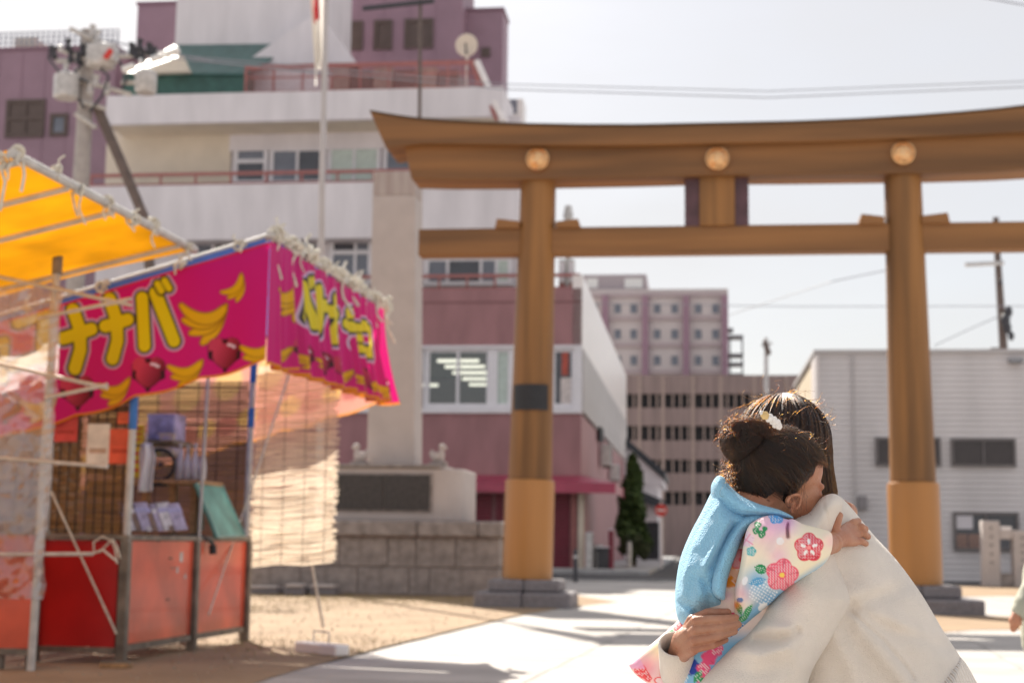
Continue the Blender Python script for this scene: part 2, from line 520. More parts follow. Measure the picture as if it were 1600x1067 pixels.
# pillars
VB = 0.30
def pillar(xt, yt, xb, yb):
    a = T.hv(xt, yt, VB); b = T.hv(xb, yb, VB)
    a[2] = 5.92
    k = (b - a) / (a[2] - b[2])
    def at(z): return a + k * (a[2] - z)
    def rr(z): return 0.315 + (0.245 - 0.315) * (z - 0.36) / 5.5
    zs = np.linspace(5.92, 1.67, 14)
    MB().tube([at(z) for z in zs], [rr(z) for z in zs], 40).build('pillar', m_wood, tg, smooth=True)
    zs = [1.70, 1.685, 1.66, 1.0, 0.5, 0.365]
    MB().tube([at(z) for z in zs], [rr(1.69) - .002, rr(1.6) + .03, rr(1.6) + 0.037, rr(1.0) + 0.030, rr(.5) + 0.024, rr(.36) + 0.02], 40).build('foot_sleeve', m_woodf, tg, smooth=True)
    return at(0.36), at, rr
pA, atA, rrA = pillar(841.5, 280, 824, 905)
pB, atB, rrB = pillar(1410, 268, 1432, 913)
def base(c, x0=0.64, x1=0.48):
    # two courses of cut granite round each foot
    for (h0, h1, w) in ((0.2, 0.363, x1), (-0.03, 0.2, x0)):
        for sx in (-1, 1):
            bx('base_stone', m_granite, tg, c[0] + (0.004 if sx > 0 else -w), c[0] + (w if sx > 0 else -0.004), c[1] - w, c[1] + w, h0, h1 - 0.003, bevel=0.025)
base(pA); base(pB, 0.74, 0.5)
# tie beam
mb = MB()
tb = lambda x, y: T.hv(x, y, 0.17)
n0 = tb(654, 358); n1 = tb(654, 399.5); n2 = tb(1600, 393); n3 = tb(1600, 347.5)
ext = 2 * uc - n0[0]
zt = lambda u: n0[2]; zb = lambda u: n1[2]
mb.box(n0[0], ext, 0.17, 0.45, n1[2], n0[2])
mb.build('tie_beam', m_woodh, tg, bevel=0.012)
for xs in (((773, 356.5), (776, 341.5), (812, 345.5), (812, 356.5)), ((868, 356), (868, 346), (903, 341.5), (907, 355.5)),
           ((1342, 350.5), (1346, 334), (1382, 338), (1382, 350.5)), ((1440, 349), (1440, 337), (1481, 332), (1485, 348.5))):
    q = [T.hv(x, y, 0.12) for x, y in xs]
    MB().prism([(p[0], p[2]) for p in q], 0.12, 0.5, 1).build('wedge', m_woodh, tg, bevel=0.008)
# strut between the beams with scalloped side boards
a = T.hv(1093, 350, 0.12); b = T.hv(1148, 274, 0.12)
bx('strut', m_wood, tg, a[0], b[0], 0.12, 0.5, n0[2] - 0.01, b[2] + 0.04, bevel=0.01)
for x0, x1, s in ((1071, 1093, -1), (1148, 1169, 1)):
    a = T.hv(x0, 350, 0.2)[0]; b = T.hv(x1, 350, 0.2)[0]
    z0, z1 = n0[2] - 0.01, T.hv(1120, 276, 0.2)[2]
    out = []
    N = 22
    for k in range(N + 1):
        z = z0 + (z1 - z0) * k / N
        w = 0.012 * abs(math.sin(k / N * math.pi * 9))
        out.append(((a - w) if s < 0 else (b + w), z))
    inner = b if s < 0 else a
    MB().prism([(inner, z0)] + out + [(inner, z1)], 0.16, 0.40, 1).build('side_board', m_purple_wood, tg)
# three gilded crests, each with three comma reliefs
for x, y in ((840.5, 250), (1120.5, 249.5), (1410.5, 241)):
    c = T.hv(x, y, vs_)
    r = 18.2 / FPX * 20.6
    prof = [(0.0, -0.105), (0.3, -0.10), (0.6, -0.083), (0.86, -0.055), (0.9, -0.075), (1.0, -0.07), (1.02, -0.03), (1.0, 0.0)]
    mb = MB(); n = 36; vs = []; fs = []
    for rr_, h in prof:
        for k in range(n):
            t = 2 * math.pi * k / n
            vs.append((c[0] + r * rr_ * math.cos(t), c[1] + h - 0.002, c[2] + r * rr_ * math.sin(t)))
    for i in range(len(prof) - 1):
        for k in range(n):
            fs.append((i * n + k, i * n + (k + 1) % n, (i + 1) * n + (k + 1) % n, (i + 1) * n + k))
    mb.add(vs, fs)
    disc = mb.build('crest', m_brass, tg, smooth=True)
    for k in range(3):
        pts = []; rs = []
        for s in range(9):
            t = 2 * math.pi * k / 3 + s * 0.25
            q = r * (0.34 + 0.055 * s)
            pts.append((c[0] + q * math.cos(t), c[1] - 0.10 + 0.030 * (q / r) ** 2, c[2] + q * math.sin(t)))
            rs.append(r * (0.20 - 0.021 * s))
        MB().tube(pts, rs, 8).build('comma_relief', m_brass, disc, smooth=True)
# black notice plate curved round the left pillar
def plate(x0, x1, y0, y1):
    z0 = T.hv(830, y1, 0)[2]; z1 = T.hv(830, y0, 0)[2]
    zc = (z0 + z1) / 2; c = atA(zc); R = rrA(zc) + 0.012
    a0 = math.asin(max(-1, (T.hv(x0, 620, 0.05)[0] - c[0]) / R)); a1 = math.asin(min(1, (T.hv(x1, 620, 0.05)[0] - c[0]) / R))
    mb = MB()
    vs = []; n = 20
    for k in range(n + 1):
        t = a0 + (a1 - a0) * k / n
        for (q, z) in ((R, z0), (R, z1), (R + 0.012, z1), (R + 0.012, z0)):
            vs.append((c[0] + q * math.sin(t), c[1] - q * math.cos(t), z))
    fs = [(0, 1, 2, 3), tuple(n * 4 + k for k in (3, 2, 1, 0))]
    for k in range(n):
        for e in range(4):
            fs.append((k * 4 + e, k * 4 + (e + 1) % 4, k * 4 + 4 + (e + 1) % 4, k * 4 + 4 + e))
    mb.add(vs, fs); mb.build('notice_plate', m_black, tg, smooth=True)
plate(803, 855, 600, 640)

# ================================================================== helpers for facades
def fq(x0, y0, x1, y1, v):
    xm, ym = (x0 + x1) / 2, (y0 + y1) / 2
    return T.hv(x0, ym, v)[0], T.hv(x1, ym, v)[0], T.hv(xm, y1, v)[2], T.hv(xm, y0, v)[2]
def fb(name, mat, parent, x0, y0, x1, y1, v, dep, bevel=0.0, z0=None, z1=None, u0=None, u1=None):
    a, b, c, d = fq(x0, y0, x1, y1, v)
    if z0 is not None: c = z0
    if z1 is not None: d = z1
    if u0 is not None: a = u0
    if u1 is not None: b = u1
    return bx(name, mat, parent, a, b, v, v + dep, c, d, bevel)
def window(parent, x0, y0, x1, y1, v, nx=2, ny=1, gl=None, fm=None, t=0.07, xs=None, ys=None):
    a, b, c, d = fq(x0, y0, x1, y1, v)
    us = [a + (b - a) * k / nx for k in range(nx + 1)] if xs is None else [a] + [T.hv(x, y0, v)[0] for x in xs] + [b]
    zs = [c + (d - c) * k / ny for k in range(ny + 1)] if ys is None else [c] + [T.hv(x0, y, v)[2] for y in ys] + [d]
    mb = MB()
    for k, u in enumerate(us):
        w = t if k in (0, len(us) - 1) else t * 0.7
        u_ = min(max(u, a + w / 2), b - w / 2)
        mb.box(u_ - w / 2, u_ + w / 2, v - 0.05, v + 0.06, c, d)
    for k, z in enumerate(zs):
        z_ = min(max(z, c + t / 2), d - t / 2)
        mb.box(a + t * 0.3, b - t * 0.3, v - 0.047, v + 0.057, z_ - t / 2, z_ + t / 2)
    w = mb.build('window', fm or m_frame, parent, fix=False) if False else mb.build('window', fm or m_frame, parent)
    for i in range(len(us) - 1):
        for j in range(len(zs) - 1):
            g = gl[(i + j * (len(us) - 1)) % len(gl)] if isinstance(gl, (list, tuple)) else (gl or m_darkglass)
            bx('pane', g, w, us[i] + t * .3, us[i + 1] - t * .3, v + 0.0, v + 0.02, zs[j] + t * .3, zs[j + 1] - t * .3)
    return w

# ================================================================== PINK AND WHITE BUILDING
vP = 25.0
uL, uR = T.hv(140, 330, vP)[0], T.hv(908.5, 600, vP)[0]
uRw = T.hv(812, 300, vP)[0]
pb = thing('office_building', 'pink and white office building with rusty red rails, behind the stone monument', 'building', T, ((uL + uR) / 2, vP, 0))
zz = lambda y, x=700: T.hv(x, y, vP)[2]
# body set back behind the facade pieces (kept hollow behind the lit first-floor window)
ROOM = (T.hv(655, 600, vP)[0], T.hv(802, 600, vP)[0])
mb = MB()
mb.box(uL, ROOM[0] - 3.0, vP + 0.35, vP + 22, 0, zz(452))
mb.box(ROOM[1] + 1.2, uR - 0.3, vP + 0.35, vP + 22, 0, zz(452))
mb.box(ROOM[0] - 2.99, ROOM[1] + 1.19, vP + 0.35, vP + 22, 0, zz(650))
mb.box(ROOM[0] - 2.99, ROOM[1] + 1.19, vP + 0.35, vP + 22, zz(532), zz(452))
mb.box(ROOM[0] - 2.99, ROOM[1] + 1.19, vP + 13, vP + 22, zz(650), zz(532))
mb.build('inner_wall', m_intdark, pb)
fb('wall', m_pink, pb, 420, 645, 908, 742, vP, 0.34, u0=uL, u1=uR)
fb('wall', m_pink, pb, 420, 452, 908, 540, vP, 0.34, u0=uL, u1=uR)
fb('wall_groove', M('pink_groove', (0.22, 0.10, 0.105), 0.7, 0.05), pb, 660, 470.5, 908, 473.5, vP - 0.012, 0.02, u0=uL, u1=uR - 0.01)
fb('sill', m_frame, pb, 640, 637, 908, 645, vP - 0.10, 0.44, u0=uL, u1=uR + 0.01)
fb('lintel_trim', m_frame, pb, 640, 539.5, 908, 543.5, vP - 0.06, 0.40, u0=uL, u1=uR + 0.01)
fb('ground_wall', m_pink, pb, 700, 742, 908, 893, vP + 0.06, 0.28, z0=0.13, u0=uL, u1=uR)
# first-floor windows
window(pb, 663, 544, 800, 637, vP + 0.1, gl=[m_pane, m_pane, m_pane, m_pane, m_curtain], xs=[670 + 0, 716.5, 763.5, 776], t=0.12)
fb('window_post', m_frame, pb, 763, 543, 777, 638, vP + 0.02, 0.2)
window(pb, 540, 544, 661, 637, vP + 0.1, nx=3, gl=m_darkglass, t=0.12)
window(pb, 800, 544, 899, 637, vP + 0.1, gl=[m_curtain, m_darkglass, m_darkglass], xs=[832, 866], t=0.12)
fb('corner_post', m_frame, pb, 896, 543, 909, 638, vP - 0.03, 0.3)
poster = M('window_poster', (0.7, 0.62, 0.6), 0.7, 0.3, 14)
fb('window_poster', poster, pb, 876, 590, 893, 634, vP + 0.08, 0.015)
fb('window_poster', M('red_window_poster', (0.5, 0.10, 0.07), 0.7, 0.3, 9), pb, 878, 548, 888, 586, vP + 0.08, 0.015)
# the room behind: ceiling lamps
for (x0, x1, y, v) in ((683, 748, 563.5, 26.6), (695, 757, 572.5, 28.2), (707, 765, 582, 30.0), (722, 776, 591.5, 32.0), (733, 778, 600.5, 34.0), (655, 684, 601.5, 33.8)):
    a, b = T.hv(x0, y, v)[0], T.hv(x1, y, v)[0]; z = T.hv((x0 + x1) / 2, y, v)[2]
    bx('ceiling_lamp', m_tube, pb, a, b, v, v + 0.10, z - 0.045, z + 0.045)
# second-floor recessed windows + rail
v2 = vP + 0.6
fb('wall', m_white, pb, 300, 285, 812, 372, vP - 0.25, 1.2, u0=uL, u1=uRw)
fb('recess_wall', m_white, pb, 300, 372, 812, 452, v2 + 0.1, 0.3, u0=uL, u1=uRw)
window(pb, 664, 402, 800, 446, v2, gl=[m_greyglass, m_darkglass, m_greyglass, m_curtain], xs=[700, 752, 776], t=0.12)
window(pb, 515, 374, 581, 446, v2, gl=[m_greyglass, m_greyglass, m_darkglass, m_greyglass], xs=[556], ys=[395], t=0.12)
window(pb, 440, 374, 500, 446, v2, gl=[m_greyglass, m_darkglass], nx=2, t=0.12)
window(pb, 300, 374, 430, 446, v2, nx=4, gl=[m_greyglass, m_darkglass], t=0.12)
fb('soffit', m_cream, pb, 300, 368, 812, 372, vP - 0.2, 1.4, u0=uL, u1=uRw)
def rail(y0, y1, x0, x1, v, posts, top=0.10, mid=None, verticals=0, name='rail'):
    a, b, c, d = fq(x0, y0, x1, y1, v)
    mb = MB(); mb.box(a, b, v - 0.04, v + 0.04, d - top, d)
    if mid is not None: mb.box(a, b, v - 0.025, v + 0.025, c + (d - c) * mid - 0.02, c + (d - c) * mid + 0.02)
    mb.box(a, b, v - 0.025, v + 0.025, c, c + 0.05)
    for k in range(posts + 1):
        u = a + (b - a) * k / posts
        mb.box(u - 0.03, u + 0.03, v - 0.03, v + 0.03, c, d - 0.01)
    for k in range(verticals):
        u = a + (b - a) * (k + 0.5) / verticals
        mb.box(u - 0.012, u + 0.012, v - 0.012, v + 0.012, c + 0.02, d - 0.02)
    return mb.build(name, m_rail, pb)
rail(429, 452, 515, 905, vP + 0.15, 9)
# third floor: cream walls, strip of windows, red rail, white slab edges
v3 = vP + 1.0
fb('cream_wall', m_cream, pb, 180, 186, 360, 290, v3, 0.4, u0=T.hv(166, 240, v3)[0])
fb('cream_wall', m_white, pb, 359, 186, 812, 232, v3 - 0.02, 0.4)
fb('cream_wall', m_white, pb, 359, 232, 812, 290, v3 + 0.12, 0.3)
window(pb, 366, 231, 418, 288, v3 + 0.04, gl=[m_darkglass, m_greyglass], nx=1, ys=[253], t=0.12)
window(pb, 422, 231, 508, 288, v3 + 0.04, gl=[m_greyglass, m_darkglass], nx=2, t=0.12)
window(pb, 513, 229, 594, 288, v3 + 0.04, gl=[m_curtain], nx=2, t=0.10)
window(pb, 600, 229, 690, 288, v3 + 0.04, gl=[m_greyglass, m_curtain], nx=2, t=0.10)
rail(267, 286, 143, 812, vP - 0.1, 12)
fb('parapet', m_white, pb, 300, 141, 790, 187, vP - 0.5, 2.5, u0=T.hv(166, 165, vP - .5)[0], u1=T.hv(786, 165, vP - .5)[0])
fb('roof_slab', m_cream, pb, 300, 183, 780, 190, vP - 0.3, 10, u0=T.hv(168, 165, vP - .5)[0], u1=T.hv(783, 165, vP - .5)[0])
rail(99, 142, 384, 745, vP + 0.1, 8, top=0.12, mid=0.55, verticals=90, name='roof_rail')
# sloping white pipe and rail at the right end of the roof
mb = MB(); a = T.hv(745, 97, vP); b = T.hv(786, 190, vP - 0.6)
mb.tube([a, b], 0.11, 6); mb.build('sloping_pipe', m_whitemetal, pb)
a = T.hv(738, 101, vP); b = T.hv(776, 188, vP - 0.6)
MB().tube([a, b], 0.06, 6).build('sloping_rail', m_rail, pb)
# brown pergola / air handlers behind the rail
for k in range(6):
    fb('roof_unit', m_brownwin if k % 2 else M('tan_unit%d' % k, (0.34, 0.24, 0.2), 0.6, 0.2, 4), pb, 515 + k * 34, 106 + (k % 2) * 4, 546 + k * 34, 141, vP + 3, 1.5)
# right flank: white cladding over ribbed cladding
uF = uR
e1 = T.hu(978, 640, uF)
vE = e1[1]
bx('flank_wall', m_pink, pb, uF - 0.30, uF - 0.02, vP + 0.01, vE, 0.13, zz(645), 0)
mb = MB()
p_ = [(vP, zz(545, 908)), (vP, zz(430, 905)), (vE, zz(430, 905)), (vE, zz(545, 908))]
mb.prism(p_, uF - 0.29, uF + 0.02, 0); mb.build('flank_cladding', m_whitemetal, pb)
nrib = 60
zb0 = T.hu(925, 650, uF)[2]
for k in range(nrib):
    va = vP + 0.06 + (vE - vP - 0.06) * k / nrib; vb_ = vP + 0.06 + (vE - vP - 0.06) * (k + 0.72) / nrib
    bx('cladding_panel', m_ribmetal, pb, uF - 0.02, uF + 0.06, va, vb_, zz(642), zz(545) - 0.01)
# ground floor: crimson roller shutters, posts, awning
def shutter(x0, x1, y0, y1):
    a, b, c, d = fq(x0, y0, x1, y1, vP + 0.02); c = 0.135
    n = 22; mb = MB()
    for k in range(n):
        z0 = c + (d - c) * k / n; z1 = c + (d - c) * (k + 0.86) / n
        mb.box(a, b, vP - 0.01 - 0.012 * (k % 2), vP + 0.055, z0, z1)
    o = mb.build('roller_shutter', m_crimson, pb)
shutter(640, 768, 771, 893); shutter(774, 785, 771, 893); shutter(866, 890, 771, 893); shutter(500, 634, 771, 893)
fb('post', m_cream, pb, 903, 770, 912, 893, vP - 0.12, 0.16, z0=0.13)
fb('post', m_rail, pb, 892, 770, 900, 893, vP - 0.06, 0.12, z0=0.13)
# awning: sloped, hipped at the right, with a valance
a0 = T.hv(640, 741, vP); zt_ = a0[2]; vo = vP - 0.9
zl = T.hv(800, 753, vo)[2]; zv = T.hv(800, 769, vo)[2]
ua = uL + 6; ub = T.hv(962, 755, vo)[0]
mb = MB()
mb.add([(ua, vP - .01, zt_), (uR + 0.05, vP - .01, zt_), (ub, vo, zl), (ua, vo, zl), (uR + 0.05, vP + 4, zt_), (ub, vP + 4, zl),
        (ua, vo, zv), (ub, vo, zv), (ub, vP + 4, zv)],
       [(0, 1, 2, 3), (1, 4, 5, 2), (3, 2, 7, 6), (2, 5, 8, 7)])
aw = mb.build('awning', m_awning, pb)
so = aw.modifiers.new('t', 'SOLIDIFY'); so.thickness = 0.02
# wall units and small things along the flank
def aircon(x, y, w, h, u, label, v=None):
    p = T.hu(x, y, u)
    t = thing('air_conditioner', label, 'air conditioner', T, (u + 0.2, p[1], p[2] - h / 2), group='air conditioners on the flank wall')
    b_ = bx('casing', m_porc, t, u + 0.065, u + 0.40, p[1] - w / 2, p[1] + w / 2, p[2] - h / 2, p[2] + h / 2, 0.02)
    mb = MB(); mb.tube([(u + 0.40, p[1], p[2]), (u + 0.41, p[1], p[2])], h * 0.36, 16); mb.build('fan_grille', m_void, t)
    for s in (-1, 1): bx('bracket', m_polebr, t, u + 0.066, u + 0.42, p[1] + s * w * .3 - .02, p[1] + s * w * .3 + .02, p[2] - h / 2 - 0.045, p[2] - h / 2 - .002)
aircon(938, 712, 0.9, 0.75, uF, 'pale air conditioner nearest the corner of the pink building, above the awning')
aircon(952, 738, 0.8, 0.6, uF, 'smaller pale air conditioner behind the first one, above the awning')
bx('louvre', m_void, pb, uF + 0.061, uF + 0.13, T.hu(933, 660, uF)[1], T.hu(938, 660, uF)[1], T.hu(935, 690, uF)[2], T.hu(935, 668, uF)[2])

# mast, satellite dish, tank on the roofs
def mastpx(x, y, v): return T.hv(x, y, v)
mt = thing('antenna_mast', 'dark thin mast with a slanting crossbar rising behind the left end of the torii', 'mast', T, tuple(mastpx(655, 185, 24)[:2]) + (zz(187),))
MB().tube([mastpx(655, 260, 24), mastpx(657, -40, 24)], 0.055, 8).build('pole', m_polebr, mt)
MB().tube([mastpx(567, 14, 23.9), mastpx(678, 2, 23.9)], 0.075, 6).build('crossbar', m_wire, mt)
dsh = thing('satellite_dish', 'round pale satellite dish on the roof in front of the mauve block', 'dish', T, tuple(T.hv(729, 98, 27)[:2]) + (zz(141),))
c = T.hv(729, 71, 26.6); mb = MB(); n = 28; prof = [(0.0, 0.1), (0.15, 0.09), (0.3, 0.03), (0.36, 0.0)]
vs = [(c[0] + r * math.cos(6.2832 * k / n), c[1] + h, c[2] + r * 1.05 * math.sin(6.2832 * k / n)) for r, h in prof for k in range(n)]
fs = [(i * n + k, i * n + (k + 1) % n, (i + 1) * n + (k + 1) % n, (i + 1) * n + k) for i in range(3) for k in range(n)]
d_ = MB().add(vs, fs).build('reflector', m_cream, dsh, smooth=True); so = d_.modifiers.new('t', 'SOLIDIFY'); so.thickness = 0.03
MB().tube([c + np.array([0, .1, 0]), c + np.array([0, .2, -.1]), T.hv(729, 110, 26.9), T.hv(729, 143, 26.9)], 0.05, 8).build('stand', m_steel, dsh)
MB().tube([c + np.array([0, 0.02, -.3]), c + np.array([0, -.25, -.02])], 0.03, 6).build('feed_arm', m_wire, dsh)
vt = thing('roof_vent', 'small grey capped vent standing beyond the torii tie beam', 'vent', T, tuple(T.hv(888, 430, 25.6)[:2]) + (zz(452),))
MB().tube([T.hv(888, 450, 25.6), T.hv(888, 345, 25.6)], 0.09, 12).build('pipe', m_porc, vt)
MB().tube([T.hv(888, 345, 25.6), T.hv(888, 338, 25.6), T.hv(888, 322, 25.6)], [0.11, 0.16, 0.10], 12).build('cap', m_porc, vt, smooth=True)
for k, (x, w) in enumerate(((878, 10), (893, 9))):
    a, b, c_, d = fq(x - w / 2, 405, x + w / 2, 450, 25.5)
    t = thing('roof_box', ['white equipment box on the lower roof, right against the torii pillar', 'white equipment box on the lower roof, at the end of the red rail'][k], 'equipment box', T, ((a + b) / 2, 25.5, c_))
    bx('case', m_porc, t, a, b, 25.5, 25.8, c_ + 0.15, d, 0.02); bx('door', m_white, t, a + .03, b - .03, 25.48, 25.499, c_ + .2, d - .08); bx('plinth', m_rail, t, a, b, 25.52, 25.78, c_, c_ + .15)

# ---- roof structures behind
wt = thing('stair_tower', 'plain white roof tower with a pointed gable rising above the green roof', 'building', T, (T.hv(385, 90, 29)[0], 29, zz(187)))
a, b, c_, d = fq(276, -60, 497, 74, 29)
bx('tower_wall', m_white, wt, a, b, 29, 34, zz(140), d + 1.0)
q = [T.hv(x, y, 28) for x, y in ((378, 101), (497, 18), (557, 98))]
MB().prism([(p[0], p[2]) for p in q] , 28, 28.9, 1).build('gable', m_white, wt)
a, b, c_, d = fq(480, 88, 560, 150, 28.02)
bx('gable_base', m_white, wt, T.hv(384, 110, 28)[0], T.hv(500, 110, 28)[0], 28.05, 28.85, zz(187), q[0][2])
gr = thing('green_roof_shed', 'dark green sheet metal roof and wall beside the white roof tower', 'shed', T, (T.hv(320, 120, 27)[0], 27, zz(187)))
fb('front_wall', m_green, gr, 192, 114, 384, 150, 27.0, 3.0, z0=zz(187))
q = [T.hv(205, 116, 26.9), T.hv(462, 116, 26.9), T.hv(462, 71, 29), T.hv(272, 71, 29)]
q2 = [T.hv(380, 114, 26.9), T.hv(440, 90, 28)]
mb = MB(); q = [T.hv(196, 117, 26.9), T.hv(384, 117, 26.9), T.hv(463, 71, 29), T.hv(272, 73, 29)]
mb.add([*q, *[p + np.array([0, 0, 0.06]) for p in q]], [(0, 1, 2, 3), (7, 6, 5, 4), (0, 4, 5, 1), (1, 5, 6, 2), (2, 6, 7, 3), (3, 7, 4, 0)])
mb.build('roof', M('teal_roof_sheet', (0.06, 0.14, 0.13), 0.4, 0.15, 3), gr)
q = [T.hv(x, y, 26.6) for x, y in ((206, 115), (285, 87), (296, 112))]
MB().prism([(p[0], p[2]) for p in q], 26.6, 26.85, 1).build('cream_gable', m_cream, gr)

def mauve(label, x0, y0, x1, y1, v, dep, wins=(), zbase=0.0):
    a, b, c_, d = fq(x0, y0, x1, y1, v)
    t = thing('mauve_building', label, 'building', T, ((a + b) / 2, v, zbase))
    bx('wall', m_mauve, t, a, b, v, v + dep, zbase, d)
    bx('coping', M('mauve_coping', (0.22, 0.12, 0.16), 0.5, 0.1), t, a - .05, b + .05, v - 0.06, v + dep, d + .002, d + 0.12)
    n = int((b - a) / 0.9)
    for k in range(1, n):   # standing seams
        u = a + (b - a) * k / n
        bx('seam', m_mauve, t, u - 0.015, u + 0.015, v - 0.02, v - 0.001, zbase + 0.1, d - 0.05)
    for w in wins:
        window(t, *w[:4], v - 0.03, nx=w[4], ny=w[5], gl=w[6], fm=m_brownwin, t=0.14)
    return t, a, b, d
t, a, b, d = mauve('long mauve building at the left with a brown louvred window and a roof fence', -150, 80, 176, 320, 33, 14, ((9, 156, 70, 215, 2, 2, m_brownwin), (78, 178, 106, 213, 1, 1, m_greyglass)))
mb = MB()
for k in range(40):
    u = a + (b - a) * k / 39; mb.box(u - .025, u + .025, 33.1, 33.15, d + .1, d + 0.75)
for h in (0.35, 0.55, 0.75): mb.box(a, b, 33.105, 33.145, d + h - .02, d + h + .02)
mb.build('roof_fence', M('grey_blue_fence', (0.30, 0.31, 0.37), 0.5, 0.1), t)
fb('roof_tank', m_cream, t, 22, 58, 54, 80, 33.6, 1.5)
mauve('narrow mauve block between the white roof tower and the sky', 213, 8, 277, 120, 34, 8, zbase=zz(187))
mauve('tall mauve building with three brown windows behind the roof rail', 480, -60, 722, 150, 36, 3, ((526, 34, 567, 79, 1, 1, m_brownwin), (584, 32, 613, 78, 1, 1, m_brownwin), (632, 30, 677, 76, 1, 1, m_brownwin)))
mauve('lower mauve wing with one tiny window, next to the open sky', 724, 18, 785, 200, 37, 1.6, ((752, 75, 766, 89, 1, 1, m_brownwin),))
lv = thing('louvre_screen', 'small grey louvred screen just above the torii top beam', 'screen', T, (T.hv(803, 170, 30)[0], 30, zz(187)))
fb('screen_box', m_whitemetal, lv, 790, 155, 817, 200, 30, 1.0)
fb('louvre_panel', M('blue_grey_louvre', (0.2, 0.2, 0.25), 0.4, 0.1), lv, 791, 156, 808, 178, 29.97, 0.025)

# ================================================================== HOTEL AND CAR PARK, FAR
vH = 118
zq = lambda y, v, x=1050: T.hv(x, y, v)[2]
ht = thing('hotel', 'pale hotel block with mauve piers and pairs of small windows, far down the street', 'building', T, (T.hv(1040, 600, vH)[0], vH, 0))
a, b, c_, d = fq(870, 452, 1138, 640, vH)
bx('wall', m_hotel, ht, a, b, vH, vH + 16, 0, d)
fb('roof_block', M('hotel_grey_top', (0.42, 0.36, 0.38), 0.7, .05), ht, 905, 429, 1010, 453, vH + 1, 8)
for x0, x1 in ((917, 934), (976, 1004)):
    fb('roof_panel', m_whitep, ht, x0, 435, x1, 450, vH + 0.9, 0.09)
for x in (945, 1008, 1072, 1133):
    fb('pier', m_hotelp, ht, x - 5, 462, x + 5, 600, vH - 0.5, 0.49)
for y in (461, 497, 539, 581):
    fb('band', M('hotel_band%d' % y, (0.46, 0.37, 0.38), .7, .05), ht, 880, y - 3, 1137, y + 3, vH - 0.22, 0.2)
for y in (482, 522, 563):
    for x in (965, 990, 1027, 1054, 1091, 1118, 928):
        fb('window', m_greyglass, ht, x - 5, y - 7, x + 5, y + 7, vH - 0.08, 0.07)
# exterior stair at the hotel's right
es = thing('fire_stair', 'grey open fire stair on the right edge of the hotel', 'stair', T, (T.hv(1150, 560, vH)[0], vH + 2, 0))
a, b = T.hv(1139, 540, vH)[0], T.hv(1162, 540, vH)[0]
for y in (512, 523, 552, 566, 583): 
    z = zq(y, vH, 1150); bx('landing', M('stair_grey%d' % y, (0.2, 0.2, 0.22), .6, .1), es, a, b - (0.9 if y == 512 else 0), vH + 1, vH + 3, z - 0.12, z + 0.12)
for u in (a + .1, b - .1): bx('post', m_wire, es, u - .07, u + .07, vH + 1.0, vH + 1.14, 0, zq(524, vH, 1150))
vC = 92
cp = thing('car_park', 'brown multi-storey car park with rows of dark slots at the end of the street', 'building', T, (T.hv(1110, 700, vC)[0], vC, 0))
a, b, c_, d = fq(930, 586, 1265, 860, vC)
bx('core', m_void, cp, a, b, vC + 0.6, vC + 20, 0, d - 0.3)
for y0, y1 in ((586, 615), (637, 665), (688, 718), (739, 768), (789, 868)):
    fb('spandrel', m_car, cp, 930, y0, 1265, y1, vC, 0.59, z0=(0 if y1 > 850 else None), u0=a, u1=b)
for y0, y1 in ((615, 637), (665, 688), (718, 739), (768, 789)):
    for k in range(24):
        x = 978 + k * 12.2
        if x > 1262: break
        w = 2.3
        if min(abs(x - q_) for q_ in (999, 1036, 1083, 1127, 1180, 1230)) < 5: continue
        fb('mullion', m_carpier, cp, x - w / 2, y0, x + w / 2, y1, vC + 0.05, 0.3)
for x in (999, 1036, 1083, 1127, 1180, 1230):
    fb('pier', m_carpier, cp, x - 2.6, 586, x + 2.6, 868, vC - 0.06, 0.055, z0=0)

# ================================================================== WHITE WAREHOUSE, RIGHT
vW = T.g(1500, 908)[1]
wb = thing('warehouse', 'low white building with horizontal siding behind the right torii pillar', 'building', T, (T.hv(1500, 800, vW)[0], vW, 0))
uw0 = T.hv(1280.5, 700, vW)[0]; uw1 = uw0 + 16
zr = T.hv(1430, 552, vW)[2]
vback = T.hu(1245, 590, uw0)[1]
bx('wall_core', m_siding, wb, uw0 + 0.02, uw1, vW + 0.06, vback, 0, zr - 0.02)
nc = 40
mb = MB()
for k in range(nc):
    z0 = zr * k / nc; z1 = zr * (k + 1) / nc
    mb.add([(uw0, vW + 0.055, z0), (uw1, vW + 0.055, z0), (uw1, vW + .012, z0 + 0.010), (uw0, vW + .012, z0 + 0.010), (uw0, vW + 0.03, z1), (uw1, vW + 0.03, z1)],
           [(0, 1, 2, 3), (3, 2, 5, 4)])
o = mb.build('siding', m_siding, wb); o['kind'] = 'stuff'
bx('end_wall', m_sideend, wb, uw0 - 0.05, uw0 + 0.018, vW + 1.5, vback, 0, zr - 0.02)
bx('end_trim', m_whitemetal, wb, uw0 - 0.08, uw0 + 0.0, vW - 0.03, vW + 1.5, 0, zr - 0.02)
bx('roof_edge', m_ribmetal, wb, uw0 - 0.12, uw1, vW - 0.06, vback, zr, zr + 0.10)
bx('downpipe', m_ribmetal, wb, T.hv(1335, 700, vW)[0] - .03, T.hv(1335, 700, vW)[0] + .03, vW - 0.07, vW - 0.012, 0.0, zr - .05)
wf = M('dark_window_frame', (0.16, 0.14, 0.14), .5, .1)
window(wb, 1486, 685, 1587, 729, vW - 0.04, nx=2, gl=M('brown_dark_pane', (0.055, 0.042, 0.042), 0.15, 0.1), fm=wf, t=0.06)
window(wb, 1368, 683, 1470, 728, vW - 0.04, nx=2, gl=M('brown_dark_pane2', (0.055, 0.042, 0.042), 0.15, 0.1), fm=wf, t=0.06)
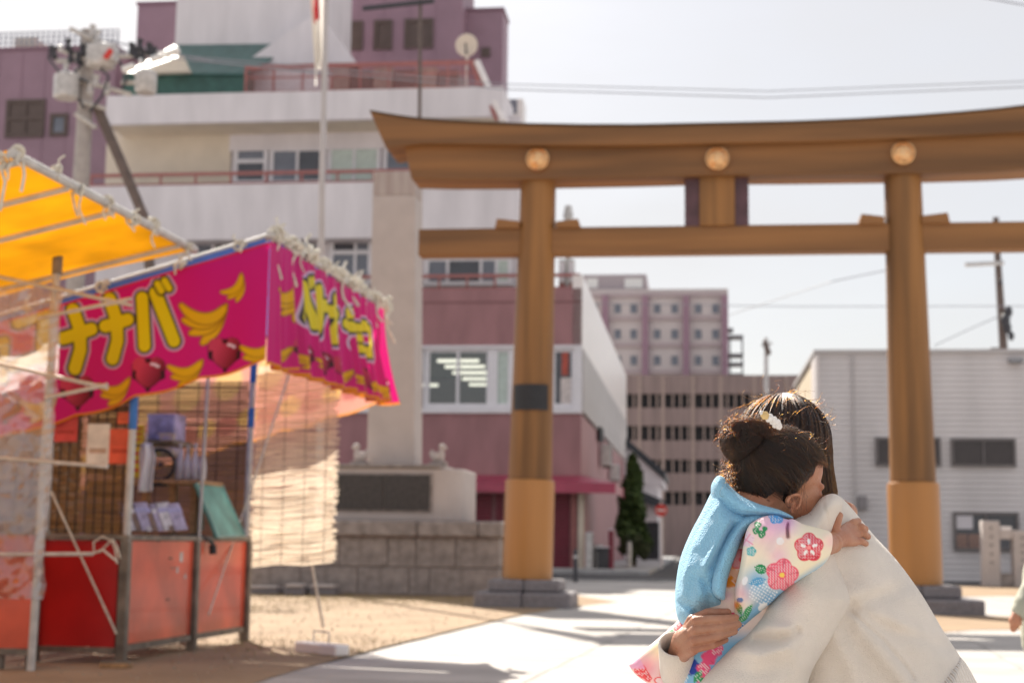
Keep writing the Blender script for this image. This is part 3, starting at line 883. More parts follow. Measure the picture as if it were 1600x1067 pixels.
sh = window(wb, 1490, 800, 1592, 860, vW - 0.04, nx=2, gl=m_darkglass, fm=wf, t=0.07)
pst = M('photo_poster', (0.42, 0.26, 0.2), 0.6, 0.6, 22, col2=(0.12, 0.08, 0.08))
for x0, x1 in ((1495, 1512), (1514, 1531), (1536, 1552)): fb('poster', pst, wb, x0, 834, x1, 856, vW - 0.07, 0.02)
fb('light_card', m_white, wb, 1493, 805, 1520, 826, vW - 0.06, 0.01)
fb('meter_box', M('grey_meter', (0.24, 0.22, 0.23), .5, .1), wb, 1341, 775, 1355, 795, vW - 0.16, 0.14, 0.01)
fb('wall_lamp', M('grey_lamp', (0.3, 0.3, 0.32), .4, .1), wb, 1578, 558, 1600, 566, vW - 0.3, 0.28, 0.02)
fb('roof_box', m_polebr, wb, 1549, 543, 1566, 552, vW + 1, 0.5)

# dark-roofed house, conifer, no-entry sign
vD = 52
hs = thing('small_house', 'small white house with a steep dark tiled roof beside the street', 'house', T, (T.hv(1005, 800, vD)[0], vD, 0))
a = T.hv(974, 780, vD)[0]; b = T.hv(1036, 780, vD)[0]
z_e = T.hv(1034, 748, vD)[2]; z_p = T.hv(974, 692, vD)[2]
bx('wall', m_white, hs, a - 3, b - 0.25, vD, vD + 8, 0, z_e - .25)
MB().prism([(a - 3, T.hv(974, 692, vD)[2] + 0.02 + 2.4), (a, z_p), (b, z_e), (b, z_e - 0.28), (a - 3, z_e - 0.28)], vD - 0.05, vD + 8.1, 1).build('gable', m_white, hs)
MB().prism([(a - 3, z_p + 2.5), (b + .1, z_e + .02), (b + .1, z_e + 0.34), (a - 3, z_p + 2.9)], vD - 0.3, vD + 8.3, 1).build('roof', m_darkroof, hs)
MB().prism([(a + 0.1, T.hv(1000, 775, vD)[2]), (b + .1, T.hv(1035, 797, vD)[2]), (b + .1, T.hv(1035, 783, vD)[2]), (a + 0.1, T.hv(985, 757, vD)[2])], vD - 1.0, vD - 0.06, 1).build('lower_roof', m_darkroof, hs)
fb('door', m_void, hs, 1008, 815, 1030, 870, vD - 0.05, 0.04, z0=0.13)

def leafcloud(mb, pts, size, rng):
    for p in pts:
        a = rng.normal(size=3); a /= np.linalg.norm(a)
        b = np.cross(a, rng.normal(size=3)); b /= np.linalg.norm(b)
        s = size * rng.uniform(0.6, 1.3)
        mb.add([p - a * s, p + b * s * 0.5, p + a * s, p - b * s * 0.5], [(0, 1, 2, 3)])
cf = thing('conifer', 'narrow green conifer growing beside the pink building', 'tree', T, tuple(T.hv(988, 880, 30)[:2]) + (0.13,))
ctop = T.hv(988, 712, 30)[2]; uc_ = T.hv(988, 800, 30)[0]
pts = []
for k in range(5200):
    h = RNG.uniform(0.04, 1) ; ang = RNG.uniform(0, 6.283)
    lob = 0.8 + 0.28 * math.sin(3 * ang + 9 * h) + 0.2 * math.sin(17 * h + ang)
    R_ = 0.52 * (1 - h ** 2.2) ** 0.8 * lob * RNG.uniform(0.55, 1.0) + 0.02
    pts.append(np.array([uc_ + R_ * math.cos(ang), 30 + R_ * math.sin(ang), 0.5 + (ctop - 0.5) * h]))
mb = MB(); leafcloud(mb, pts, 0.125, RNG)
o = mb.build('crown', m_leaf, cf); o['kind'] = 'stuff'
MB().tube([(uc_, 30, 0.1), (uc_ + .05, 30, ctop * 0.8)], [0.09, 0.02], 8).build('trunk', m_trunk, cf)
bs = thing('shrub', 'low leafy shrub in front of the conifer at the kerb', 'shrub', T, tuple(T.hv(992, 875, 29)[:2]) + (0.13,))
pts = []
cc = T.hv(993, 856, 29)
for k in range(1500):
    q = RNG.normal(size=3); q /= np.linalg.norm(q); q *= RNG.uniform(0.3, 1) ** 0.5
    pts.append(np.array([cc[0] + q[0] * 0.5, 29 + q[1] * 0.4, cc[2] + q[2] * 0.36 + 0.1 * math.sin(q[0] * 8)]))
mb = MB(); leafcloud(mb, pts, 0.07, RNG); o = mb.build('foliage', M('shrub_leaf', (0.07, 0.09, 0.035), .7, .5, 9), bs); o['kind'] = 'stuff'
MB().tube([(cc[0], 29, 0.1), (cc[0], 29, cc[2])], 0.04, 6).build('stem', m_trunk, bs)
# no-entry sign
vS = 34
p = T.hv(1033, 797, vS)
ns = thing('no_entry_sign', 'round red no entry sign with a white bar on a pale post', 'road sign', T, (p[0], vS, 0))
MB().tube([(p[0] + .02, vS, 0), (p[0], vS, p[2] + 0.3)], 0.038, 10).build('post', m_whitemetal, ns)
r = 9.6 / FPX * 54
MB().tube([(p[0], vS - 0.05, p[2]), (p[0], vS - 0.07, p[2])], r, 32).build('disc', m_redp, ns)
mb = MB(); mb.box(p[0] - r * .68, p[0] + r * .68, vS - 0.076, vS - 0.071, p[2] - r * .15, p[2] + r * .15); mb.build('white_bar', m_whitep, ns)
# bollard and clutter by the shop front
def bollard(x, y0, y1, label, mat, r=0.05):
    g_ = T.g(x, y1)
    t = thing('bollard', label, 'bollard', T, (g_[0], g_[1], 0))
    z = T.hv(x, y0, g_[1])[2]
    MB().tube([(g_[0], g_[1], 0), (g_[0], g_[1], z * 0.93), (g_[0], g_[1], z)], [r, r, r * .55], 12).build('post', mat, t, smooth=True)
    MB().tube([(g_[0], g_[1], z * .72), (g_[0], g_[1], z * .8)], r + 0.006, 12).build('band', m_porc, t)
bollard(899, 857, 909, 'thin dark bollard on the road edge left of the shop post', m_wire)
bollard(983, 846, 893, 'pale bollard standing in front of the conifer', m_porc, 0.07)
def planter_box(x, y, label, mat, w=.4, h=.5, cat='box', name='crate'):
    q = T.hv(x, y, 24.3)
    t = thing(name, label, cat, T, (q[0], 24.3, 0.13))
    bx('body', mat, t, q[0] - w / 2, q[0] + w / 2, 24.1, 24.5, 0.13, 0.13 + h, 0.01)
    bx('lid', m_white, t, q[0] - w / 2 - .01, q[0] + w / 2 + .01, 24.09, 24.51, 0.132 + h, 0.16 + h, 0.008)
planter_box(921, 880, 'tall white crate leaning under the raspberry awning by the post', m_porc, .2, 1.0)
planter_box(944, 885, 'grey low crate under the raspberry awning near its right end', m_asph, .35, .6)
planter_box(955, 880, 'thin red crate at the corner under the awning', m_crimson, .14, 1.1)
bc = thing('vending_bin', 'pale round-topped bin under the awning corner', 'bin', T, tuple(T.hv(935, 860, 24.6)[:2]) + (0.13,))
q = T.hv(935, 860, 24.6)
MB().tube([(q[0], 24.6, .13), (q[0], 24.6, .75), (q[0], 24.6, .82)], [.16, .18, .10], 16).build('drum', m_porc, bc, smooth=True)
bx('flap', m_void, bc, q[0] - .07, q[0] + .07, 24.41, 24.44, .6, .7)

# ================================================================== STONE MONUMENT
vM = T.g(640, 930)[1]
mo = thing('stone_monument', 'tall pale stone pillar monument with a dark bronze plaque on a stone wall base', 'monument', T, (T.hv(620, 900, vM)[0], vM, 0))
ux = lambda x, y=860, v=None: T.hv(x, y, vM if v is None else v)[0]
zx = lambda y, v=None, x=640: T.hv(x, y, vM if v is None else v)[2]
ua, ub = ux(380), ux(781)
dep = 2.9
bx('core', m_mortar, mo, ua + .05, ub - .03, vM + 0.012, vM + dep - .03, 0, zx(838) - 0.02)
rows = [(0.0, zx(886), [385, 470, 560, 640, 672, 781]), (zx(886), zx(838), [388, 450, 530, 606, 650, 712, 781])]
for (z0, z1, xs) in rows:
    for k in range(len(xs) - 1):
        j = random.uniform(0, .012)
        bx('stone', m_stone, mo, ux(xs[k]) + .008, ux(xs[k + 1]) - .008, vM - 0.008 - j, vM + 0.3, z0 + .008, z1 - .008, bevel=0.012)
    for k in range(3):   # right end
        bx('stone', m_stone, mo, ub - 0.3, ub + random.uniform(0.0, .03), vM + 0.31 + k * .85, vM + 0.29 + (k + 1) * .85, z0 + .010, z1 - .010, bevel=0.02)
xs = [372, 440, 520, 653, 748, 787]
for k in range(len(xs) - 1):
    bx('coping_stone', m_stone, mo, ux(xs[k]) + .006, ux(xs[k + 1]) - .006, vM - 0.14, vM + (1.3 if k < 4 else dep + .1), zx(838), zx(813), bevel=0.03)
vp_ = vM + 0.35
pu0, pu1 = ux(519, 770, vp_), ux(720, 770, vp_); pz0, pz1 = zx(813), zx(731, vp_)
mb = MB()
rc = 0.42
arc = [(pu1 - rc + rc * math.sin(t), vp_ + rc - rc * math.cos(t)) for t in np.linspace(0, math.pi / 2, 9)]
mb.prism([(pu0, vp_)] + arc + [(pu1, vp_ + 1.7), (pu0, vp_ + 1.7)], pz0, pz1, 2)
mb.build('pedestal', m_stone2, mo, bevel=0.02)
bx('pedestal_cap', m_stone, mo, pu0 - .03, ux(690, 735, vp_), vp_ - 0.05, vp_ + 1.6, pz1 + .002, pz1 + 0.06, bevel=0.02)
bx('plaque_frame', m_stone, mo, ux(524, 770, vp_), ux(676, 770, vp_), vp_ - 0.03, vp_ - .001, zx(800, vp_), zx(739, vp_), bevel=0.008)
bx('plaque', m_plaque, mo, ux(527, 770, vp_), ux(599, 770, vp_), vp_ - 0.05, vp_ - .031, zx(797, vp_), zx(742, vp_), bevel=0.004)
bx('plaque', m_plaque, mo, ux(600, 770, vp_), ux(672, 770, vp_), vp_ - 0.05, vp_ - .031, zx(797, vp_), zx(742, vp_), bevel=0.004)
vt_ = vp_ + 0.5
def taper(mb, b0, b1, t0, t1, v0, v1, z0, z1, s=0.03):
    mb.add([(b0, v0, z0), (b1, v0, z0), (b1, v1, z0), (b0, v1, z0), (t0, v0 + s, z1), (t1, v0 + s, z1), (t1, v1 - s, z1), (t0, v1 - s, z1)],
           [(3, 2, 1, 0), (4, 5, 6, 7), (0, 1, 5, 4), (1, 2, 6, 5), (2, 3, 7, 6), (3, 0, 4, 7)])
mb = MB(); zsp = zx(304, vt_)
taper(mb, ux(573, 728, vt_), ux(647, 728, vt_), ux(581.5, 304, vt_), ux(648.4, 304, vt_), vt_, vt_ + 0.75, pz1 + .05, zsp)
mb.build('pillar', m_stone2, mo, bevel=0.015)
mb = MB(); taper(mb, ux(581.5, 304, vt_), ux(648.4, 304, vt_), ux(583, 266, vt_), ux(649, 266, vt_), vt_ + .03, vt_ + 0.72, zsp, zx(266, vt_), 0.01)
mb.build('pillar_top', m_stain, mo, bevel=0.015)
for k, (x, lab) in enumerate(((562, 'small pale stone guardian figure left of the monument pillar'), (685, 'small pale stone guardian figure right of the monument pillar'))):
    c = T.hv(x, 731, vp_ + .3); t = thing('guardian_statue', lab, 'statue', T, (c[0], vp_ + .3, pz1), group='guardian figures on the pedestal')
    bx('plinth', m_stone, t, c[0] - .13, c[0] + .13, vp_ + .17, vp_ + .43, pz1 + .06, pz1 + .12, .01)
    mb = MB(); s = 1 if k == 0 else -1
    mb.ball((c[0] + s * .03, c[1], pz1 + .20), (.09, .07, .08)); mb.ball((c[0] + s * -.05, c[1], pz1 + .22), (.05, .06, .12)); 
    b_ = mb.build('body', m_stone2, t, smooth=True)
    mb = MB(); mb.ball((c[0] - s * .06, c[1], pz1 + .36), (.06, .055, .055)); mb.ball((c[0] - s * .11, c[1], pz1 + .345), (.03, .035, .03)); mb.build('head', m_stone2, t, smooth=True)
    MB().tube([(c[0] + s * .10, c[1], pz1 + .18), (c[0] + s * .12, c[1], pz1 + .26), (c[0] + s * .10, c[1], pz1 + .31)], [.03, .04, .02], 8).build('tail', m_stone2, t, smooth=True)
# low kerb stones in front of the wall and loose blocks near the blind
for k, (x0, x1, y0, y1) in enumerate(((388, 440, 915, 928), (444, 478, 912, 930), (482, 528, 913, 930))):
    q0, q1 = T.g(x0, y1), T.g(x1, y1)
    h = T.hv((x0 + x1) / 2, y0, q0[1])[2]
    labs = ('flat pale kerb block on the dirt beside the stall blind', 'grey kerb block with a light top near the flagpole foot', 'pale kerb block against the monument wall')
    t = thing('kerb_block', labs[k], 'stone block', T, ((q0[0] + q1[0]) / 2, q0[1], 0), group='loose kerb blocks by the monument')
    bx('lower_course', m_granite, t, q0[0], q1[0], q0[1], q0[1] + .35, 0, h * .7, .012); bx('top_course', m_stone2, t, q0[0] + .02, q1[0] - .02, q0[1] - .02, q0[1] + .33, h * .7 + .002, h, .012)

# flagpole with a limp flag
fp0 = T.g(498, 925); vF = fp0[1]
fl = thing('flagpole', 'tall white flagpole with a limp white flag at its top', 'flagpole', T, (fp0[0], vF, 0))
ftop = T.hv(511, -60, vF)
MB().tube([(fp0[0], vF, 0), T.hv(503, 300, vF), ftop], [0.062, 0.055, 0.045], 14).build('pole', m_ribmetal, fl, smooth=True)
MB().ball(ftop + np.array([0, 0, .1]), .1).build('finial', m_brass, fl, smooth=True)
def flagfn(a, b):
    z = ftop[2] - 0.15 - b * 1.62 - a * 0.42 * b
    uu = ftop[0] - 0.05 - 0.26 * a * (1 - 0.55 * b) + (0.035 * math.sin(a * 13 + b * 3)) 
    return (uu, vF + 0.10 * math.sin(a * 19 + 2 * b) * (0.3 + a), z)
mb = MB(); mb.grid(flagfn, 40, 30)
mb.build('flag', m_flagc, fl, smooth='all')
def flagdisc(a, b):
    a2 = 0.5 + 0.22 * (a * 2 - 1) * 1.0; b2 = 0.30 + 0.20 * (b * 2 - 1)
    p = flagfn(a2, b2); return (p[0], p[1] - 0.012, p[2])
mb = MB(); mb.grid(flagdisc, 14, 14); mb.build('red_disc', m_flagr, fl, smooth='all')

# ================================================================== UTILITY POLES AND WIRES
vU = T.loc(P(128, 600, 31))[1]
up = thing('utility_pole', 'concrete utility pole crowded with transformers behind the yellow stall roof', 'utility pole', T, tuple(T.hv(121, 700, vU)[:2]) + (0,))
q = lambda x, y, dv=0: T.hv(x, y, vU + dv)
g0 = q(113, 500); g0[2] = 0
MB().tube([g0, q(127, 280), q(133, 170), q(138, 48)], [0.21, 0.17, 0.155, 0.14], 16).build('pole', m_polec, up, smooth=True)
b0 = q(300, 560); b0[2] = 0
MB().tube([q(152, 168), q(190, 256), q(226, 342), b0], 0.11, 12).build('brace_pole', m_polebr, up, smooth=True)
for (x0, y0, x1, y1) in ((88, 96, 280, 82), (95, 118, 205, 148), (110, 45, 165, 72), (92, 78, 150, 96), (128, 160, 165, 170), (118, 178, 150, 200), (190, 130, 235, 128)):
    MB().tube([q(x0, y0, -.15), q(x1, y1, -.15)], 0.05, 6).build('crossarm', m_steel, up)
def drum(x, y, r, h, mat):
    c = q(x, y, -.3)
    MB().tube([c - np.array([0, 0, h / 2]), c - np.array([0, 0, h / 2 - .04]), c + np.array([0, 0, h / 2 - .06]), c + np.array([0, 0, h / 2])], [r * .85, r, r, r * .6], 16).build('transformer', mat, up, smooth=True)
drum(104, 135, .26, .55, m_porc); drum(228, 128, .22, .5, m_porc); drum(158, 88, .30, .5, m_porc)
bx('switch_box', m_porc, up, q(160, 90)[0] - .1, q(195, 90)[0], vU - .6, vU - .3, q(180, 108)[2], q(180, 82)[2], .03)
MB().tube([q(164, 92, -.62), q(174, 78, -.62)], 0.06, 8).build('red_tag', m_redp, up)
for k, (x, y) in enumerate(((84, 84), (106, 72), (110, 90), (122, 92), (128, 80), (205, 78), (212, 84), (222, 90), (232, 78), (218, 72), (240, 84), (144, 50), (152, 58), (150, 128), (120, 118), (140, 140), (102, 110), (166, 140))):
    c = q(x, y, -.2)
    MB().tube([c + np.array([0, 0, -.13]), c + np.array([.02, 0, -.05]), c + np.array([0, 0, .02]), c + np.array([.015, 0, .14])], [.05, .08, .045, .075], 8).build('insulator', m_wire if k < 11 else m_porc, up, smooth=True)
for (x0, y0, x1, y1) in ((192, 110, 210, 103), (219, 97, 222, 96.5), (236, 94, 255, 88), (258, 86, 280, 78), (94, 76, 96, 76)):
    MB().tube([q(x0, y0, -.35), q(x1, y1, -.35)], 0.075, 10).build('wire_sleeve', m_whitep, up)
for pts in (((80, 70), (76, 92), (92, 112), (140, 130)), ((130, 100), (112, 118), (120, 150), (132, 170)), ((150, 100), (170, 120), (160, 150), (140, 175)), ((186, 96), (200, 120), (190, 140))):
    MB().tube([q(x, y, -.25) for x, y in pts], 0.028, 6).build('jumper_cable', m_wire, up, smooth=True)
def wire(label, pts, r=0.014, mat=None, sag=0.0):
    P3 = [Vector(P(x, y, Y)) for x, y, Y in pts]
    out = []
    for i in range(len(P3) - 1):
        for k in range(10):
            t = k / 10; p = P3[i].lerp(P3[i + 1], t); p.z -= sag * 4 * t * (1 - t); out.append(p)
    out.append(P3[-1])
    o = MB().tube(out, r, 6).build('overhead_wire', mat or m_wire, None, fr=W)
    tag(o, label, 'wire', 'overhead wires crossing the sky')
m_wire2 = M('pale_cable', (0.30, 0.30, 0.34), 0.5, 0.05)
wire('upper of the two overhead wires above the torii top beam', ((140, 75, 31), (790, 132, 40), (1200, 143, 40), (1800, 120, 38)), 0.013, m_wire2)
wire('lower of the two overhead wires above the torii top beam', ((145, 80, 31), (790, 140, 40), (1200, 153, 40), (1800, 128, 38)), 0.015, m_wire2)
wire('thin overhead wire seen under the torii tie beam', ((880, 474, 60), (1250, 479, 60), (1700, 478, 58)), 0.016, m_wire2)
wire('short wire from the green roof to the pole', ((145, 60, 31), (330, 96, 42), (520, 118, 44)), 0.02, m_wire2)
wire('slanting far wire between the two torii pillars', ((1140, 492, 70), (1300, 440, 62), (1420, 415, 60)), 0.02, m_wire2)
wire('wire coming down to the right utility pole', ((1460, 540, 62), (1520, 512, 62), (1566, 492, 62)), 0.02, m_wire2)
wire('wire in the top right corner of the sky', ((1500, -10, 40), (1620, 12, 40)), 0.02, m_wire2)
up2 = thing('utility_pole', 'dark utility pole rising above the white warehouse roof', 'utility pole', W, tuple(P(1568, 600, 62)[:2]) + (0,))
e = P(1568, 640, 62); e[2] = 0
MB().tube([e, P(1568, 545, 62), P(1558, 390, 62), P(1556, 340, 62)], [.2, .17, .13, .12], 10).build('pole', m_polebr, up2, smooth=True)
MB().tube([P(1508, 414, 61.8), P(1568, 411, 61.8)], .10, 6).build('crossarm', m_porc, up2)
for x, y, r in ((1576, 487, .16), (1571, 500, .2), (1574, 512, .17), (1580, 525, .13), (1564, 440, .08)):
    MB().ball(P(x, y, 61.6), (r, r, r * 1.5), 10, 6).build('cable_closure', m_wire, up2, smooth=True)
up3 = thing('utility_pole', 'thin distant utility pole above the car park', 'utility pole', W, tuple(P(1197, 800, 84)[:2]) + (0,))
e = P(1197, 800, 84); e[2] = 0
MB().tube([e, P(1197, 528, 84)], [.17, .11], 10).build('pole', m_porc, up3, smooth=True)
for x, y, r in ((1198, 543, .16), (1201, 550, .14), (1195, 535, .12)):
    MB().ball(P(x, y, 83.8), (r, r, r * 1.4), 10, 6).build('fitting', m_polebr, up3, smooth=True)
MB().tube([P(1190, 540, 83.9), P(1206, 536, 83.9)], .08, 6).build('crossarm', m_porc, up3)

# ================================================================== STONE GATE POSTS, RIGHT
vG = T.g(1555, 912)[1] - 3.0
gq = lambda x, y: T.hv(x, y, vG)
gl_ = []
for k, (x0, x1, y0, lab) in enumerate(((1536, 1563, 813, 'engraved pale stone gate post nearer the torii pillar'), (1584, 1612, 828, 'second stone post at the right end of the stone rail'))):
    a, b = gq(x0, 860)[0], gq(x1, 860)[0]; z = gq(x0, y0)[2]
    t = thing('stone_post', lab, 'stone post', T, ((a + b) / 2, vG, 0), group='posts of the stone fence')
    bx('shaft', m_stone2, t, a, b, vG, vG + (b - a), 0, z, 0.02)
    mb = MB(); w = b - a
    for j in range(5):      # engraved characters, too worn to read
        zc = z - 0.17 - j * 0.13 * (z / 1.0); s = 0.035
        for (dx0, dx1, dz0, dz1) in ((-1, 1, .7, .95), (-.12, .12, -.9, 1), (-.8, -.5, -.6, .3), (.45, .8, -.7, .2), (-.9, .9, -.2, .05)):
            mb.box((a + b) / 2 + dx0 * s, (a + b) / 2 + dx1 * s, vG - 0.003, vG + .002, zc + dz0 * s, zc + dz1 * s)
    mb.build('engraving', m_plaque, t)
a, b = gq(1563, 860)[0], gq(1584, 860)[0]
t = thing('stone_rail', 'pale stone rail joining the two stone posts', 'stone rail', T, ((a + b) / 2, vG, 0))
bx('beam', m_stone2, t, a + .003, b - .003, vG + .04, vG + .24, gq(1575, 842)[2], gq(1575, 828)[2], .01)
bx('cap', m_whitemetal, t, a + .02, b - .02, vG + .06, vG + .22, gq(1575, 828)[2] + .002, gq(1575, 822)[2], .01)
bx('foot', m_stone, t, a + .004, b - .004, vG + .05, vG + .23, 0, gq(1575, 895)[2], .01)
# ================================================================== PRINTED CLOTH PAINTER
def seg_dist(x, y, pts):
    d = np.full(x.shape, 1e9)
    for (x0, y0), (x1, y1) in zip(pts[:-1], pts[1:]):
        dx, dy = x1 - x0, y1 - y0
        t = np.clip(((x - x0) * dx + (y - y0) * dy) / (dx * dx + dy * dy + 1e-12), 0, 1)
        d = np.minimum(d, np.hypot(x - x0 - t * dx, y - y0 - t * dy))
    return d
def over(c, m, rgb):
    m = np.clip(m, 0, 1)[..., None]
    return c * (1 - m) + np.array(rgb) * m
def ss(e0, e1, v):
    t = np.clip((v - e0) / (e1 - e0), 0, 1); return t * t * (3 - 2 * t)
def p_stroke(c, x, y, lines, w, rgb, aa):
    d = np.full(x.shape, 1e9)
    for l in lines: d = np.minimum(d, seg_dist(x, y, l))
    return over(c, 1 - ss(w - aa, w + aa, d), rgb)
def p_ell(c, x, y, cx, cy, rx, ry, rgb, aa=0.08, rot=0.0):
    a = x - cx; b = y - cy
    u = (a * math.cos(rot) + b * math.sin(rot)) / rx; v = (-a * math.sin(rot) + b * math.cos(rot)) / ry
    return over(c, 1 - ss(1 - aa, 1 + aa, np.hypot(u, v)), rgb)
def p_heart(c, x, y, cx, cy, r, aa):
    a = (x - cx) / r; b = -(y - cy) / r
    a = a / .80; b = b / .80 + 0.12
    f = (a * a + b * b - 1) ** 3 - a * a * b ** 3
    dk = srgb(120, 14, 40); lt = srgb(205, 60, 90)
    c = over(c, (f < 0.02).astype(float), srgb(60, 8, 25))
    g = np.clip(0.5 - 0.6 * a + 0.3 * b, 0, 1)[..., None]
    inner = np.array(dk) * (1 - g) + np.array(lt) * g
    m = (f < -0.03).astype(float)[..., None]
    c = c * (1 - m) + inner * m
    for k, (q, w) in enumerate(((.22, .50), (.38, .46), (.52, .38))):
        c = p_ell(c, x, y, cx + q * r, cy - w * r, r * .09, r * .07, srgb(245, 225, 235), .3)
    return c
def p_bananas(c, x, y, cx, cy, s, aa, n=3, rot=0.0):
    ca, sa = math.cos(rot), math.sin(rot)
    for k in range(n):
        o = (k - (n - 1) / 2)
        d = np.full(x.shape, 1e9)
        for t in np.linspace(0, 1, 22):
            ang = o * 0.34 * (1 - t)
            X = 0.95 - 1.9 * (1 - t); Y = 0.42 * math.sin(math.pi * (1 - t) * 0.9) + 0.0
            X2 = 0.95 + (X - 0.95) * math.cos(ang) - Y * math.sin(ang); Y2 = (X - 0.95) * math.sin(-ang) * -1 + Y * math.cos(ang)
            r_ = s * (0.05 + 0.21 * math.sin(math.pi * min(1, max(0, (1 - t) * 0.93 + 0.03))) ** 0.6) * (1 if t < .93 else .7)
            px_ = cx + s * (X2 * ca - Y2 * sa); py_ = cy + s * (X2 * sa + Y2 * ca)
            d = np.minimum(d, np.hypot(x - px_, y - py_) - r_)
        c = over(c, 1 - ss(-aa, aa, d - s * .035), srgb(150, 92, 0))
        c = over(c, 1 - ss(-aa, aa, d + s * .02), srgb(230, 176, 10))
    return c
def cloth_obj(name, mat, parent, pos, cols, nu, nv, thick=0.0015):
    """pos (nv+1,nu+1,3) in the parent's frame; colours per vertex"""
    v = pos.reshape(-1, 3)
    cen = v.mean(0)
    me = bpy.data.meshes.new(name)
    ii = np.arange(nu); jj = np.arange(nv)
    a = (jj[:, None] * (nu + 1) + ii[None]).reshape(-1)
    f = np.stack([a, a + 1, a + nu + 2, a + nu + 1], 1)
    me.from_pydata((v - cen).tolist(), [], f.tolist())
    if cols is not None:
        at = me.color_attributes.new('print', 'FLOAT_COLOR', 'POINT')
        cc = np.concatenate([np.clip(cols.reshape(-1, 3), 0, 1), np.ones((len(v), 1))], 1)
        at.data.foreach_set('color', cc.astype(np.float32).ravel())
    me.polygons.foreach_set('use_smooth', [True] * len(me.polygons))
    me.materials.append(mat); me.update()
    return link(name, me, parent, cen)
m_banner = M('printed_vinyl', (1, 1, 1), 0.5, attr='print', spec=0.3, trans=0.28, bump=0.06, bscale=60)
m_yellow = M('yellow_canvas', (0.66, 0.27, 0.003), 0.7, 0.25, 2.0, 0.1, 30, trans=0.50)
m_blue = M('blue_tarp', (0.10, 0.20, 0.62), 0.5, 0.1, 4, trans=0.35)
m_bamboo = M('bamboo_strip', (0.46, 0.27, 0.12), 0.42, 0.45, 7, trans=0.25, stretch=(.4, .4, 30))
m_bambool = M('sunlit_bamboo_strip', (0.84, 0.70, 0.55), 0.30, 0.30, 9, trans=0.72, stretch=(.4, .4, 30))  # paler copy of the bamboo for one blind, sunlight put into its colour
m_redpan = M('red_enamel_panel', (0.50, 0.012, 0.012), 0.4, 0.15, 2.5, 0.03, 20)
m_orpan = M('orange_red_panel', (0.66, 0.085, 0.035), 0.36, 0.22, 2.2, 0.05, 20, coat=0.12)  # lighter, more orange red than the end panel
m_counter = M('worn_counter_frame', (0.20, 0.165, 0.13), 0.55, 0.3, 8)
m_rope = M('white_rope', (0.70, 0.64, 0.54), 0.85, 0.15, 20, 0.4, 200)
m_bluetape = M('blue_tape', (0.03, 0.16, 0.50), 0.4, 0.1, 8)
m_bag = M('thin_white_bag', (0.78, 0.76, 0.80), 0.4, 0.08, 12, trans=0.45)
m_teal = M('teal_board', (0.14, 0.42, 0.36), 0.5, 0.25, 5)
m_plywood = M('plain_wood', (0.42, 0.24, 0.11), 0.6, 0.25, 4, stretch=(6, 1, 6))
m_rubber = M('black_rubber', (0.018, 0.018, 0.02), 0.6, 0.1, 6)
m_vinyl = glassmat('clear_vinyl', (0.92, 0.90, 0.90), 0.22, 0.22, 0.28)
m_peach = M('peach_banner_back', (0.78, 0.42, 0.32), 0.55, 0.25, 3, trans=0.55)

def brk(p): return B.w(*p)
# -------------------------------------------------- banana stall
UO = B.hv(425, 368, 0.0)[0]
ZT = 2.93; VE_ = 2.95
SL = 0.275                      # fall of the roof per metre towards the back
def zroof(u, zt=ZT): return zt - SL * (UO - u)
bs_ = thing('banana_stall', 'festival stall with a pink chocolate banana banner and red counter panels', 'stall', B, (-0.6, 1.2, 0))
# counter
UCL = B.hv(58, 900, 0.0)[0]
cz = 0.86
bx('end_panel', m_redpan, bs_, UCL, -0.05, 0.0, 0.03, 0.115, cz - 0.03)
vc = [B.hu(x, 920, 0.0)[1] for x in (300, 309, 384)]
vd = vc[2]
bx('front_panel', m_orpan, bs_, -0.03, 0.0, 0.05, vc[0] - 0.01, 0.13, cz - 0.03)
bx('front_panel', m_orpan, bs_, -0.03, 0.0, vc[1] + 0.02, vd - 0.03, 0.13, cz - 0.03)
bx('counter_top', m_counter, bs_, -0.62, 0.03, -0.03, vd + .03, cz - 0.028, cz + 0.01, 0.006)
bx('counter_top', m_counter, bs_, UCL, -0.621, -0.03, 0.5, cz - 0.028, cz + 0.01, 0.006)
for (u, v) in ((-0.0, 0.0), (-0.0, vc[0] + .03), (-0.0, vd), (UCL, 0.0), (-0.6, vd)):
    bx('leg', m_counter, bs_, u - 0.03, u + 0.035, v - 0.03, v + 0.035, 0.0, cz - 0.03, 0.004)
bx('bottom_rail', m_counter, bs_, -0.025, 0.012, 0.04, vd - .04, 0.085, 0.125)
bx('bottom_rail', m_counter, bs_, UCL + .04, -0.04, -0.012, 0.025, 0.075, 0.112)
for (x, y, w, h, m) in ((266, 872, 5, 3, m_rubber), (270, 887, 7, 2, m_counter), (262, 936, 6, 2, m_rubber), (283, 870, 5, 16, m_porc), (277, 890, 3, 10, m_porc), (289, 900, 3, 7, m_porc), (247, 845, 5, 2, m_rubber)):
    p = B.hu(x, y, 0.0); d = w / FPX * 11 * 2.5; e = h / FPX * 11
    bx('scuff_plate', m, bs_, 0.0005, 0.003, p[1] - d / 2, p[1] + d / 2, p[2] - e / 2, p[2] + e / 2)
